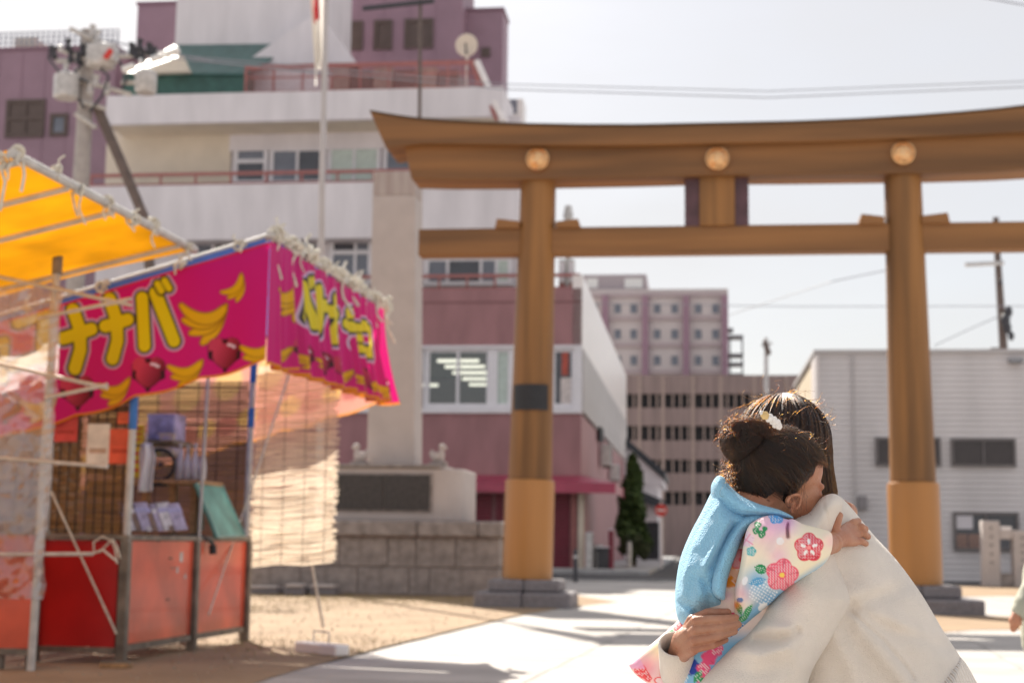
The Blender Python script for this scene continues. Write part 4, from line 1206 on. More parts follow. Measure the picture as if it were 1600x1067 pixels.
# posts of steel pipe with blue tape
def post(x0, y0, x1, y1, v, r=0.024, tapes=(), par=None, name='post', m=None):
    a = B.hv(x0, y0, v); b = B.hv(x1, y1, v)
    a[2] = max(a[2], 0.0)
    o = MB().tube([a, b], r, 10).build(name, m or m_steel, par or bs_, smooth=True)
    for (t0, t1) in tapes:
        pa = a + (b - a) * t0; pb_ = a + (b - a) * t1
        MB().tube([pa, pb_], r + 0.003, 10).build('blue_tape', m_bluetape, o, smooth=True)
    return a, b
post(187, 1038, 214, 545, 0.0, 0.026, ((0.74, 0.86),))
post(376, 1004, 400, 500, vd, 0.026, ((0.66, 0.72), (0.80, 0.90)))
post(301, 1012, 327, 560, 1.35, 0.013, (), None, 'slim_post', m_steel)
post(60, 1012, 88, 560, 0.05, 0.022)
# roof
UB = -1.75
for v in (0.0, 1.5, VE_):
    MB().tube([(UO, v, ZT), (UB, v, zroof(UB))], 0.022, 8).build('roof_pipe', m_steel, bs_, smooth=True)
for u in (UO, -0.2, UB):
    MB().tube([(u, -0.06, zroof(u) + (0.0)), (u, VE_ + .06, zroof(u))], 0.024, 8).build('roof_pipe', m_steel, bs_, smooth=True)
nu, nv = 40, 40
uu, vv = np.meshgrid(np.linspace(UO + 0.01, UB, nu + 1), np.linspace(0.02, VE_ - .02, nv + 1))
zz_ = zroof(uu) - 0.03 - 0.03 * np.sin(uu * 5) * np.sin(vv * 2.0) ** 2
cloth_obj('roof_tarp', m_blue, bs_, np.stack([uu, vv, zz_], -1), None, nu, nv)
# near-end banner (print laid out with the photograph's own lettering)
NAV = -0.035
nu, nv = 420, 130
a_tl = B.hv(-70, 508, NAV); a_tr = (UO + 0.01, NAV, ZT - .05)
us = np.linspace(UO + 0.0, a_tl[0], nu + 1)
tt = np.linspace(0, 1, nv + 1)
U2, T2 = np.meshgrid(us, tt)
top = zroof(U2) - 0.055
hgt = 0.815 + 0.028 * np.abs(np.sin((U2 - UO) * math.pi / 0.46)) + 0.0 * U2
Z2 = top - T2 * hgt
V2 = NAV - 0.004 - 0.018 * np.sin(U2 * 7.0 + 0.6) * (0.3 + T2) - 0.01 * np.sin(U2 * 17) * T2 - 0.02 * T2 * np.sin(U2 * 3)
pos = np.stack([U2, V2, Z2], -1)
wpos = B.o + pos[..., 0:1] * B.u + pos[..., 1:2] * B.v + pos[..., 2:3] * np.array([0, 0, 1.0])
flat = B.o + U2[..., None] * B.u + (NAV) * B.v + Z2[..., None] * np.array([0, 0, 1.0])
X, Y = proj(flat)
MAG = srgb(212, 10, 116)
c = np.zeros(X.shape + (3,)) + np.array(MAG)
aa = 1.2
NA1 = [[(164, 509.5), (200, 499.5)], [(171, 467), (182, 500), (183, 532), (175, 560)]]
NA2 = [[(98, 528.5), (142, 514)], [(114, 484), (124, 515), (124, 546), (115, 575)]]
BA = [[(223, 466), (228, 541)], [(244, 458), (273, 533)]]
BAD = [[(247, 444), (253, 455)], [(258, 439), (265, 451)]]
KO = [[(28, 505), (70, 490), (66, 560)], [(20, 572), (68, 556)]]
YO = [[(-22, 545), (8, 533), (6, 592)], [(-20, 570), (6, 560)], [(-24, 600), (6, 590)]]
CHI = [[(-62, 545), (-35, 530)], [(-70, 568), (-25, 552)], [(-46, 540), (-44, 575), (-58, 606)]]
glyphs = [(CHI, 7), (YO, 6), (KO, 8.5), (NA2, 9.8), (NA1, 9.8), (BA, 9.6), (BAD, 5.2)]
for gl__, w in glyphs: c = p_stroke(c, X, Y, gl__, w + 6.4, srgb(205, 175, 205), aa)
for gl__, w in glyphs:
    c = p_stroke(c, X, Y, gl__, w + 3.4, srgb(22, 18, 20), aa)
    c = p_stroke(c, X, Y, gl__, w, srgb(228, 205, 12), aa)
# bunches of bananas where the photograph's cartoon stands, hearts and bananas along the hem
for (x, y, s, n, r) in ((322, 492, 36, 4, -0.45), (366, 446, 22, 3, -1.0)): c = p_bananas(c, X, Y, x, y, s, aa, n, r)
for (x, y, r) in ((118, 612, 29), (234, 584, 29), (351, 553, 29), (8, 636, 28)): c = p_heart(c, X, Y, x, y, r, aa)
for (x, y) in ((180, 603), (293, 575), (406, 545), (62, 630)): c = p_bananas(c, X, Y, x, y, 27, aa, 3, -0.45)
edge = (1 - T2) * hgt
c = over(c, (edge < 0.016).astype(float), srgb(225, 130, 10))
c = over(c, (T2 < 0.02).astype(float), srgb(230, 30, 60))
cloth_obj('end_banner', m_banner, bs_, pos, c, nu, nv)
# blue-white tarp hem showing over the banner
uu, ww = np.meshgrid(np.linspace(UO - .04, a_tl[0], 80), np.linspace(0, 1, 4))
cloth_obj('tarp_hem', m_blue, bs_, np.stack([uu, NAV + 0.012 + 0.006 * np.sin(uu * 9), zroof(uu) - 0.01 - ww * 0.085], -1), None, 79, 3)
# front banner along the path side, pleated by the wind
nu, nv = 460, 110
vs1 = np.linspace(-0.045, VE_ + 0.12, nu + 1)
V3, T3 = np.meshgrid(vs1, np.linspace(0, 1, nv + 1))
S3 = V3 / VE_
hem = 0.845 + 0.022 * np.abs(np.sin(V3 * math.pi / 0.34))
ZB = ZT - 0.05 - 0.12 * np.clip(S3, 0, 1) * 0.0
amp = 0.012 + 0.06 * T3 ** 1.2
plea = np.sin(V3 * 2 * math.pi / 0.27 + 1.2 * np.sin(V3 * 3.1)) + 0.35 * np.sin(V3 * 2 * math.pi / 0.11 + 2)
U3 = UO + 0.004 + 0.03 * np.clip((V3 + 0.04) * 6, 0, 1) + amp * plea * np.clip((V3 + 0.045) * 4, 0, 1) + 0.10 * T3 * T3 * np.clip(S3, 0, 1)
Z3 = ZB - T3 * hem
pos = np.stack([U3, V3, Z3], -1)
c = np.zeros(V3.shape + (3,)) + np.array(MAG)
x = V3 / 2.9 * 100; y = T3 * hem * 100 / 2.9
GL = []
def gly(strokes, ox, oy, s): return [[(ox + a * s, oy + b * s) for a, b in l] for l in strokes]
G_BA = [[(2, 1), (0, 9)], [(5, 0), (9, 9)]]; G_BAD = [[(7.5, -2.2), (8.2, -.8)], [(9.4, -2.6), (10.2, -1.2)]]
G_NA = [[(0, 3), (9, 2.5)], [(4.6, -1), (4.8, 5), (2.5, 10)]]
G_CHI = [[(1.5, 0.8), (8, -0.6)], [(0, 4), (9, 3.6)], [(4.9, 0), (4.8, 5.5), (2.2, 10)]]
G_YO = [[(1.5, 3), (7, 3), (7, 10)], [(1.5, 6.4), (7, 6.4)], [(1, 10), (7, 10)]]
G_KO = [[(0, 1), (8, 1), (8, 9)], [(0, 9), (8, 9)]]
items = [(G_BA, 20, 6.5, .98, 1.7), (G_BAD, 20, 6.5, .98, .9), (G_NA, 33, 6.5, 1.0, 1.7), (G_NA, 46, 6.5, 1.0, 1.7), (G_CHI, 60, 7.5, .9, 1.5), (G_YO, 71.5, 7.5, .85, 1.2), (G_KO, 82, 7.5, .95, 1.6)]
for g_, ox, oy, s, w in items: GL.append((gly(g_, ox, oy, s), w))
for l, w in GL: c = p_stroke(c, x, y, l, w + 1.3, srgb(225, 200, 222), .15)
for l, w in GL: c = p_stroke(c, x, y, l, w + 0.75, srgb(40, 36, 44), .15)
for l, w in GL: c = p_stroke(c, x, y, l, w, srgb(232, 212, 40), .15)
c = p_bananas(c, x, y, 9, 11, 5.2, .2, 4, -0.8)
for k in range(8): c = p_heart(c, x, y, 13 + k * 12.5, 24.3, 3.3, .2)
for k in range(8): c = p_bananas(c, x, y, 7 + k * 12.5, 25, 3.0, .2, 3, -0.35)
c = over(c, ((1 - T3) * hem < 0.018).astype(float), srgb(228, 140, 20))
cloth_obj('front_banner', M('printed_vinyl_gloss', (1, 1, 1), 0.34, attr='print', spec=0.5, trans=0.40, bump=0.08, bscale=50), bs_, pos, c, nu, nv)
# far-end banner seen from behind, sun coming through
nu, nv = 120, 30
U4, T4 = np.meshgrid(np.linspace(UO + .02, UB, nu + 1), np.linspace(0, 1, nv + 1))
Z4 = zroof(U4) - 0.04 - T4 * (0.86 + 0.03 * np.abs(np.sin((U4 - UO) * math.pi / 0.42)))
V4 = VE_ + 0.06 + 0.025 * np.sin(U4 * 6) * T4
c = np.zeros(U4.shape + (3,)) + np.array((0.72, 0.33, 0.26))
hh = 0.86 + 0.03 * np.abs(np.sin((U4 - UO) * math.pi / 0.42))
xx = (UO - U4) * 100; yy = T4 * hh * 100
for k in range(7):
    c = p_ell(c, xx, yy, 20 + 38 * k, 30, 13, 15, (0.78, 0.50, 0.22)); c = p_ell(c, xx, yy, 20 + 38 * k, 68, 10, 9, (0.50, 0.16, 0.14))
    c = p_ell(c, xx, yy, 39 + 38 * k, 66, 9, 8, (0.78, 0.48, 0.16))
c = over(c, ((1 - T4) * hh < 0.022).astype(float), srgb(228, 150, 40))
cloth_obj('far_banner', M('banner_back_print', (1, 1, 1), 0.5, attr='print', trans=0.55), bs_, np.stack([U4, V4, Z4], -1), c, nu, nv)

# bamboo blinds: rods one by one, tied with dark threads
def blind(label, ax, lo, hi, fixed, z0, z1, mat, pitch=0.0095, threads=7, wob=0.0, slant=None, split=False):
    t = thing('bamboo_blind', label, 'blind', B, ((lo + hi) / 2, fixed, z0) if ax == 'u' else (fixed, (lo + hi) / 2, z0), group='bamboo blinds of the banana stall')
    mb = MB(); n = int((z1 - z0) / pitch)
    for k in range(n):
        z = z0 + (k + 0.5) * pitch + random.uniform(-.0012, .0012)
        r = pitch * random.uniform(0.36, 0.47)
        o = random.uniform(-0.004, 0.004) + wob * math.sin(k * 0.13)
        ej = .028 if split else .02; e0, e1 = random.uniform(-ej, ej), random.uniform(-ej, ej)
        pts = []
        for s in np.linspace(0, 1, 4):
            q = lo + e0 + (hi + e1 - lo - e0) * s
            dz = random.uniform(-.0018, .0018) * (3 if split else 1) + (slant or 0) * (s - .5) + (.012 * math.sin(q * 9 + k * .05) if split else 0)
            pts.append((q, fixed + o, z + dz) if ax == 'u' else (fixed + o, q, z + dz))
        if split:       # split reeds: thin curved strips
            tl = random.uniform(-.5, .5)
            vs = []
            for p in pts:
                for e, b_ in ((-1, .0), (0, .0022), (1, .0)):
                    vs.append((p[0], p[1] - b_ + e * r * .35 * tl, p[2] + e * r))
            mb.add(vs, [(i * 3 + a, i * 3 + a + 1, i * 3 + a + 4, i * 3 + a + 3) for i in range(3) for a in (0, 1)])
        else:
            mb.tube(pts, r, 4, cap=False)
    o = mb.build('rods', mat, t, fix=False) if False else mb.build('rods', mat, t); o['kind'] = 'stuff'
    for k in range(threads):
        q = lo + (hi - lo) * (k + 0.5) / threads
        p0 = (q, fixed - 0.009, z0) if ax == 'u' else (fixed + 0.009, q, z0)
        p1 = (q, fixed - 0.009, z1) if ax == 'u' else (fixed + 0.009, q, z1)
        MB().tube([p0, p1], 0.004 if not split else .003, 4).build('thread', m_rubber if not split else m_counter, t)
    return t
b0 = B.hv(393, 800, vd + .12); b1 = B.hv(524, 800, vd + .12)
blind('sunlit bamboo blind hanging beside the stall, right of the blue-taped post', 'u', b0[0], b1[0], vd + .12, B.hv(455, 882, vd + .12)[2], 2.35, m_bambool, 0.0095, 4, 0.012, 0.05, split=True)
blind('brown bamboo blind closing the near end of the stall above the dark red panel', 'u', UCL, -0.03, 0.06, cz + 0.015, 2.25, m_bamboo, 0.010, 9)
blind('bamboo blind closing the far end of the stall behind the teal board', 'u', -1.5, -0.04, vd + 0.05, 0.5, 2.2, m_bamboo, 0.011, 8)
blind('bamboo blind along the back of the stall', 'v', 0.12, vd - 0.04, -1.5, 0.3, 2.1, m_bamboo, 0.011, 9)

# ropes and knots
def knot(p, s=0.05, tails=2, seed=0, par=None, up=1):
    r = random.Random(seed)
    mb = MB(); p = np.array(p)
    for k in range(3):
        a0 = r.uniform(0, 6); ring = []
        ax = np.array([r.uniform(-1, 1) for _ in range(3)]); ax /= np.linalg.norm(ax)
        b = np.cross(ax, [0.3, 0.5, 0.8]); b /= np.linalg.norm(b); c2 = np.cross(ax, b)
        for i in range(11):
            t = a0 + i * 0.62
            ring.append(p + (b * math.cos(t) + c2 * math.sin(t)) * s * (0.6 + .15 * k) + ax * (i - 5) * s * .08)
        mb.tube(ring, s * .2, 6)
    for k in range(tails):
        L_ = s * r.uniform(1.5, 5); d = np.array([r.uniform(-.5, .5), r.uniform(-.3, .3), -1 if k or up == 0 else r.choice((-1, .5, .7))])
        pts = [p]
        for i in range(1, 6):
            pts.append(p + d * L_ * i / 5 + np.array([math.sin(i * 1.4 + k), math.cos(i * 1.1), 0]) * s * .25)
        mb.tube(pts, s * 0.16, 6)
    mb.build('rope_knot', m_rope, par or bs_, smooth=True)
for k in range(9): knot((UO + .02, 0.05 + k * 0.40, ZT + 0.015), 0.062 + 0.02 * ((k * 7) % 3) / 2, 2, k)
for k in range(14):
    knot((UO + .02 + random.uniform(-.02, .03), 0.02 + k * 0.245, ZT + random.uniform(0.0, .05)), 0.04, 1, 100 + k)
for k, u in enumerate((0.75, 0.32, -0.25, -0.8)): knot((u, -0.02, zroof(u) - .02), 0.05, 2, 30 + k)
for v in (0.9, 2.2):
    pass
MB().tube([B.hv(455, 575, 1.9), B.hv(400, 740, 1.9), B.hv(380, 800, 1.9)], 0.008, 6).build('guy_rope', m_rope, bs_)
MB().tube([B.hv(380, 800, vd + .02), B.hv(326, 960, 1.4)], 0.007, 6).build('guy_rope', m_rope, bs_)
MB().tube([B.hv(487, 880, vd + .2), B.hv(505, 980, vd + .2)], 0.012, 6).build('guy_rope', m_rope, bs_)
loop = [B.hv(x, y, -0.06) for x, y in ((183, 880), (180, 858), (175, 845), (160, 838), (146, 847), (147, 862), (156, 862), (170, 848), (176, 842), (182, 852), (188, 872))]
MB().tube(loop, 0.007, 6).build('rope_loop', m_rope, bs_, smooth=True)
MB().tube([B.hv(80, 768, -.06), B.hv(182, 990, -.06)], 0.008, 6).build('guy_rope', m_rope, bs_)

# goods inside
def hv_box(name, label, cat, x0, y0, x1, y1, v, dep, mat, group=None, extra=None, bev=0.01):
    a = B.hv(x0, (y0 + y1) / 2, v)[0]; b = B.hv(x1, (y0 + y1) / 2, v)[0]; xm = (x0 + x1) / 2
    c_ = B.hv(xm, y1, v)[2]; d = B.hv(xm, y0, v)[2]
    t = thing(name, label, cat, B, ((a + b) / 2, v, c_), group)
    bx('body', mat, t, a, b, v, v + dep, c_, d, bev)
    return t, a, b, c_, d
sh_ = thing('wooden_shelf', 'plain wooden shelf above the counter inside the stall', 'shelf', B, (-0.6, 1.6, cz))
a = B.hv(200, 752, 1.7)[0]; b = B.hv(322, 752, 1.7)[0]; z = B.hv(270, 750, 1.7)[2]
bx('board', m_plywood, sh_, a, b, 1.55, 2.1, z - .035, z, .004)
for x in (224, 266, 300):
    u = B.hv(x, 790, 1.7)[0]; bx('upright', m_plywood, sh_, u - .025, u + .025, 1.72, 1.78, cz + .01, z - .036)
bx('upper_board', m_counter, sh_, B.hv(200, 690, 1.7)[0], B.hv(277, 690, 1.7)[0], 1.6, 2.1, B.hv(240, 694, 1.7)[2], B.hv(240, 688, 1.7)[2])
for x in (206, 272):
    u = B.hv(x, 720, 1.7)[0]; bx('rear_upright', m_plywood, sh_, u - .02, u + .02, 2.0, 2.06, z + .001, B.hv(240, 694, 1.7)[2] - .001)
m_boxp = M('printed_box', (0.30, 0.30, 0.58), 0.5, 0.5, 9, col2=(0.62, 0.5, 0.2)); m_boxq = M('lavender_box', (0.42, 0.40, 0.62), 0.5, 0.3, 12)
for k, (x0, y0, x1, y1, m, lab) in enumerate(((230, 646, 273, 688, m_boxq, 'lavender box standing on the upper board'), (232, 698, 270, 712, m_boxp, 'flat blue and yellow box under the upper board'), (248, 676, 272, 688, m_boxp, 'small printed box in front of the lavender box'))):
    t, a, b, c_, d = hv_box('carton', lab, 'box', x0, y0, x1, y1, 1.66 - 0.05 * k, 0.25 if k < 2 else .04, m)
    bx('flap', m, t, a, b, 1.66 - .05 * k - .003, 1.66 - .05 * k - .001, d - .03, d - .002)
for k, (x0, y0, x1, y1) in enumerate(((197, 663, 224, 694), (198, 698, 222, 746))):
    a = B.hv(x0, 700, 1.4)[0]; b = B.hv(x1, 700, 1.4)[0]
    t = thing('price_card', ['yellow card hanging above, right of the front post', 'yellow card hanging below the other one, right of the front post'][k], 'card', B, ((a + b) / 2, 1.4, 1.3))
    z0, z1 = B.hv(210, y1, 1.4)[2], B.hv(210, y0, 1.4)[2]
    bx('sheet', M('yellow_card%d' % k, (0.75, 0.55, 0.03), 0.6, 0.2, 9), t, a, b, 1.4, 1.405, z0, z1)
    for j in range(3): bx('print_mark', m_redp, t, a + .02, b - .02, 1.396, 1.399, z0 + (z1 - z0) * (.2 + .27 * j), z0 + (z1 - z0) * (.29 + .27 * j))
# white cloth hung up
ap = thing('white_apron', 'white cloth hanging on a hook above the counter', 'cloth', B, tuple(B.hv(228, 768, 0.75)))
q = [B.hv(x, y, 0.75) for x, y in ((222, 692), (236, 692), (243, 715), (238, 768), (213, 768), (218, 740), (216, 708))]
zt0, zt1 = q[0][2], q[4][2]
def apron(a, b):
    y = 692 + 76 * b
    xl = np.interp(y, [692, 708, 740, 768], [223, 217, 216, 213]); xr = np.interp(y, [692, 712, 740, 768], [234, 243, 240, 239])
    p = B.hv(xl + (xr - xl) * a, y, 0.75); return (p[0], 0.75 + 0.03 * math.sin(a * 9 + b * 2), p[2])
mb = MB(); mb.grid(apron, 16, 14); o = mb.build('cloth', M('white_cotton', (0.80, 0.79, 0.80), .85, .04, 6), ap, smooth='all')
so = o.modifiers.new('t', 'SOLIDIFY'); so.thickness = .006
MB().tube([B.hv(228, 692, .75), B.hv(229, 684, .75), B.hv(227, 676, .75)], .006, 6).build('hook', m_steel, ap)
fan = thing('round_fan', 'black rimmed round fan standing on the shelf', 'fan', B, tuple(B.hv(250, 746, 1.6)))
c0 = B.hv(250, 726, 1.6); ring = [(c0[0] + .12 * math.cos(t), 1.6, c0[2] + .12 * math.sin(t)) for t in np.linspace(0, 6.2832, 25)]
MB().tube(ring, .014, 6).build('rim', m_rubber, fan, smooth=True)
for k in range(8):
    t = k * math.pi / 8; MB().tube([(c0[0] - .12 * math.cos(t), 1.6, c0[2] - .12 * math.sin(t)), (c0[0] + .12 * math.cos(t), 1.6, c0[2] + .12 * math.sin(t))], .003, 4).build('guard_wire', m_wire, fan)
bx('base', m_rubber, fan, c0[0] - .06, c0[0] + .06, 1.55, 1.65, c0[2] - .17, c0[2] - .13, .01)
for k, (x, w) in enumerate(((280, 14), (292, 13), (304, 13), (316, 12))):
    base_p = B.hv(x, 750, 1.66); topz = B.hv(x, 693 + 3 * (k % 2), 1.66)[2]; hw = w / FPX * 12.2 / 2
    t = thing('plastic_bag', ['first white plastic bag on the shelf, next to the fan', 'second white plastic bag on the shelf', 'third white plastic bag on the shelf', 'last white plastic bag on the shelf, above the teal board'][k], 'bag', B, tuple(base_p), 'filled white bags on the shelf')
    H_ = topz - base_p[2]
    prof = [(0.7, 0), (1.0, .08), (1.0, .4), (.75, .62), (.28, .78), (.2, .84), (.42, 1.0)]
    MB().tube([(base_p[0], 1.66, base_p[2] + h * H_) for r_, h in prof], [hw * r_ for r_, h in prof], 12).build('bag_body', m_bag, t, smooth=True)
    MB().tube([(base_p[0], 1.66, base_p[2] + .8 * H_), (base_p[0], 1.66, base_p[2] + .83 * H_)], hw * .26, 8).build('tie', m_boxp, t)
    bx('contents', m_plywood, t, base_p[0] - hw * .5, base_p[0] + hw * .5, 1.66 - hw * .5, 1.66 + hw * .5, base_p[2] + .01, base_p[2] + .35 * H_, .01)
m_packs = [M('paper_packet_%s' % n_, c_, 0.45, 0.3, 14) for n_, c_ in (('lilac', (0.46, 0.40, 0.55)), ('white', (0.66, 0.62, 0.66)), ('brown', (0.26, 0.17, 0.13)))]
ordn = ('first', 'second', 'third', 'fourth', 'fifth', 'sixth', 'seventh', 'eighth', 'ninth', 'tenth')
for k in range(10):
    p0 = B.hv(206 + k * 8.6, 829 - (k % 2), 0.30 + k * 0.03)
    t = thing('paper_packet', '%s paper packet from the front post in the leaning row on the counter' % ordn[k], 'packet', B, tuple(p0), 'row of paper packets on the counter')
    me = MB().box(-.055, .055, -.006, .006, 0, .215).mesh('sheet', m_packs[k % 3], (0, 0, 0), False, .003)
    o = link('sheet', me, t, p0); o.rotation_euler = (rad(-24 - (k * 5) % 7), rad(-6), rad(56))
    o2 = link('band', MB().box(-.056, .056, -.0075, .0075, .14, .175).mesh('band', m_boxq if k % 2 else m_packs[1], (0, 0, 0)), t, p0); o2.rotation_euler = o.rotation_euler
tb_ = thing('teal_board', 'worn teal board leaning over the counter edge beside the right front post', 'board', B, tuple(B.hu(362, 838, 0.0)))
q = [B.hu(340, 839, 0.06), B.hu(382, 837, 0.06), B.hu(346, 757, -0.08), B.hu(306, 755, -0.08)]
n_ = np.array([0.02, 0, 0.006])
MB().add([*q, *[p - n_ for p in q]], [(0, 1, 2, 3), (7, 6, 5, 4), (0, 4, 5, 1), (1, 5, 6, 2), (2, 6, 7, 3), (3, 7, 4, 0)]).build('panel', m_teal, tb_)
MB().tube([p + n_ * .2 for p in (*q, q[0])], 0.008, 4).build('edge_strip', M('pale_teal_edge', (0.3, 0.5, 0.45), .5, .1), tb_)
gb_ = thing('grey_bottle', 'grey rounded bottle standing on the counter left of the teal board', 'bottle', B, tuple(B.hu(309, 826, -0.2)))
p = B.hu(308, 828, -0.2)
MB().tube([p, p + [0, 0, .16], p + [0, 0, .2], p + [0, 0, .235]], [.055, .055, .03, .018], 14).build('body', m_porc, gb_, smooth=True)
MB().tube([p + [0, 0, .235], p + [0, 0, .26]], .02, 10).build('cap', m_rubber, gb_)
ru = thing('rubber_mat', 'black rubber sheet drooping over the middle of the counter front', 'mat', B, (0.02, vc[0], cz))
va = B.hu(280, 835, 0)[1]; vb2 = B.hu(325, 850, 0)[1]
def rub(a, b):
    v = va + (vb2 - va) * a; s = b * (0.10 + 0.13 * a)
    return (-.16 + min(s, .2) if s < .2 else .045, v, cz + .014 - max(0, s - .17) * 1.2 - .12 * max(0, a - .75) * b)
mb = MB(); mb.grid(rub, 14, 8); o = mb.build('sheet', m_rubber, ru, smooth='all'); so = o.modifiers.new('t', 'SOLIDIFY'); so.thickness = .012; so.offset = 1
MB().tube([(0.05, vb2 - .03, cz - .06), (0.055, vb2 - .03, cz - .13)], .03, 8).build('weighted_end', m_rubber, ru, smooth=True)
# posters tied to the near-end blind
for k, (x0, y0, x1, y1, col, lab) in enumerate(((136, 662, 171, 728, (0.75, 0.68, 0.6), 'white poster tied to the near-end bamboo blind'), (171, 670, 206, 724, (0.72, 0.10, 0.04), 'red poster beside the white one on the near-end blind'), (84, 648, 120, 690, (0.60, 0.06, 0.05), 'red poster at the left of the near-end blind, under the banner'), (182, 644, 200, 662, (0.72, 0.12, 0.04), 'small red tag above the red poster'))):
    a, b = B.hv(x0, 690, .03)[0], B.hv(x1, 690, .03)[0]; z0, z1 = B.hv(150, y1, .03)[2], B.hv(150, y0, .03)[2]
    t = thing('poster', lab, 'poster', B, ((a + b) / 2, .03, z0))
    bx('sheet', M('poster_paper%d' % k, col, .6, .18, 7), t, a, b, .030, .034, z0, z1)
    bx('printed_band', M('poster_band%d' % k, (col[0] * .8, col[1] * .6, col[2] * .5), .6, .3, 12), t, a + .02, b - .02, .026, .0295, z0 + (z1 - z0) * .3, z0 + (z1 - z0) * .42)

# -------------------------------------------------- yellow-roofed stall, nearer
ys = thing('yellow_stall', 'nearer festival stall with a yellow canvas roof and clear vinyl side', 'stall', B, tuple(B.g(48, 1048)))
UY = 0.47
f0 = B.hu(295, 388, UY); f1 = B.hu(25, 240, UY)
vyF, zY = f0[1], (f0[2] + f1[2]) / 2
vyN = f1[1]
r1 = B.hv(0, 435, vyF - .18); r0 = B.hv(265, 370, vyF - .18)
SY = (r0[2] - r1[2]) / (r0[0] - r1[0])
zy = lambda u: zY - SY * (UY - u)
UYB = -2.4
nu, nv = 60, 60
uu, vv = np.meshgrid(np.linspace(UY - .01, UYB, nu + 1), np.linspace(vyF + 0.12, vyN - 0.02, nv + 1))
zz_ = zy(uu) + 0.015 + 0.022 * np.sin(uu * 4.2 + vv) * np.sin(vv * 3.0)
cloth_obj('canvas_roof', m_yellow, ys, np.stack([uu, vv, zz_], -1), None, nu, nv)
MB().tube([(UY, vyN - .05, zY), (UY, vyF + .12, zY)], 0.026, 10).build('front_pipe', m_steel, ys, smooth=True)
for v in (vyF - .18, (vyF + vyN) / 2, vyN + .03, vyN + 0.62):
    MB().tube([(UY, v, zY - .03), (UYB, v, zy(UYB) - .03)], 0.018, 8).build('rafter', m_steel, ys, smooth=True)
gA = B.g(48, 1048); tA = B.hv(90, 405, gA[1])
MB().tube([(gA[0], gA[1], 0), tA], 0.026, 10).build('post', m_steel, ys, smooth=True)
MB().tube([tA + [0, 0, -.10], tA + [0, 0, .03]], 0.036, 8).build('clamp', m_counter, ys)
gA_v = gA[1]
hb = lambda x, y, dv=0.0: B.hv(x, y, gA_v + dv)
for (x0, y0, x1, y1) in ((-40, 712, 168, 729), (-40, 424, 205, 477), (60, 497, 205, 467), (-40, 560, 168, 606), (70, 622, 168, 601), (-40, 866, 145, 865)):
    MB().tube([hb(x0, y0, -.04), hb(x1, y1, -.04)], 0.013, 8).build('brace', m_steel, ys, smooth=True)
MB().tube([hb(145, 865, -.04), hb(160, 858, -.05), hb(182, 876, -.04)], 0.007, 6).build('rope_end', m_rope, ys, smooth=True)
for k, (x, y) in enumerate(((25, 240), (85, 268), (120, 300), (165, 318), (205, 345), (238, 350), (290, 388), (2, 250))):
    p = B.hu(x, y, UY) if k < 7 else B.hv(x, y, vyN)
    knot(p + np.array([0.01, 0, .01]), (0.036, .036, .04, .04, .045, .045, .045, .036)[k], 2, 60 + k, ys, k % 3)
for pts in (((0, 258), (8, 285), (4, 305), (0, 330)), ((36, 252), (38, 275), (33, 300)), ((112, 300), (117, 325), (122, 338))):
    MB().tube([B.hv(x, y, vyN if pts[0][0] < 50 else vyN + .8) for x, y in pts], 0.008, 6).build('rope_tail', m_rope, ys, smooth=True)
# counter behind vinyl
bx('front_panel', m_orpan, ys, gA[0] - 1.4, gA[0] - .02, gA_v + .01, gA_v + .035, 0.14, cz)
bx('counter_top', m_counter, ys, gA[0] - 1.4, gA[0] - .03, gA_v, gA_v + .25, cz + .002, cz + .03)
bx('leg', m_counter, ys, gA[0] - .06, gA[0] - .01, gA_v + .036, gA_v + .08, 0.0, cz)
bx('leg', m_counter, ys, gA[0] - .26, gA[0] - .22, gA_v + .036, gA_v + .08, 0.0, 0.14)
bx('bottom_rail', m_counter, ys, gA[0] - 1.4, gA[0] - .02, gA_v + .0, gA_v + .03, 0.10, 0.138)
# crinkled vinyl sheet
nu, nv = 170, 150
x0 = B.hv(-30, 700, gA_v - .02)[0]; x1 = gA[0] + .05
zt0_ = B.hv(40, 450, gA_v)[2]; zb0_ = B.hv(30, 935, gA_v)[2]
uu, zz_ = np.meshgrid(np.linspace(x1 + .02, x0 - 1.2, nu + 1), np.linspace(zt0_, zb0_, nv + 1))
rn = np.random.default_rng(3)
h = np.zeros(uu.shape)
for k in range(26):
    a = rn.uniform(0, math.pi); f = rn.uniform(6, 45)
    h += np.abs(np.sin(f * (uu * math.cos(a) + zz_ * math.sin(a)) + rn.uniform(0, 6) + 1.5 * np.sin(3 * uu + 4 * zz_))) / f * 0.11
lean = np.interp(zz_, [0, 2.6], [0, tA[0] - gA[0]])
cloth_obj('vinyl_sheet', m_vinyl, ys, np.stack([uu + lean, gA_v - .035 - h + h.mean(), zz_], -1), None, nu, nv)
# blocks under the posts
for k, (x, y, lab) in enumerate(((190, 1042, 'flat wooden block under the front post of the banana stall'), (122, 1046, 'clear water bottle weight tied at the foot of the near stall post'))):
    g_ = B.g(x, y)
    if k == 0:
        t = thing('wood_block', lab, 'block', B, tuple(g_))
        bx('block', m_plywood, t, g_[0] - .1, g_[0] + .1, g_[1] - .14, g_[1] - .05, 0.004, .035, .005); bx('batten', m_counter, t, g_[0] - .1, g_[0] + .1, g_[1] - .12, g_[1] - .08, .0352, .05)
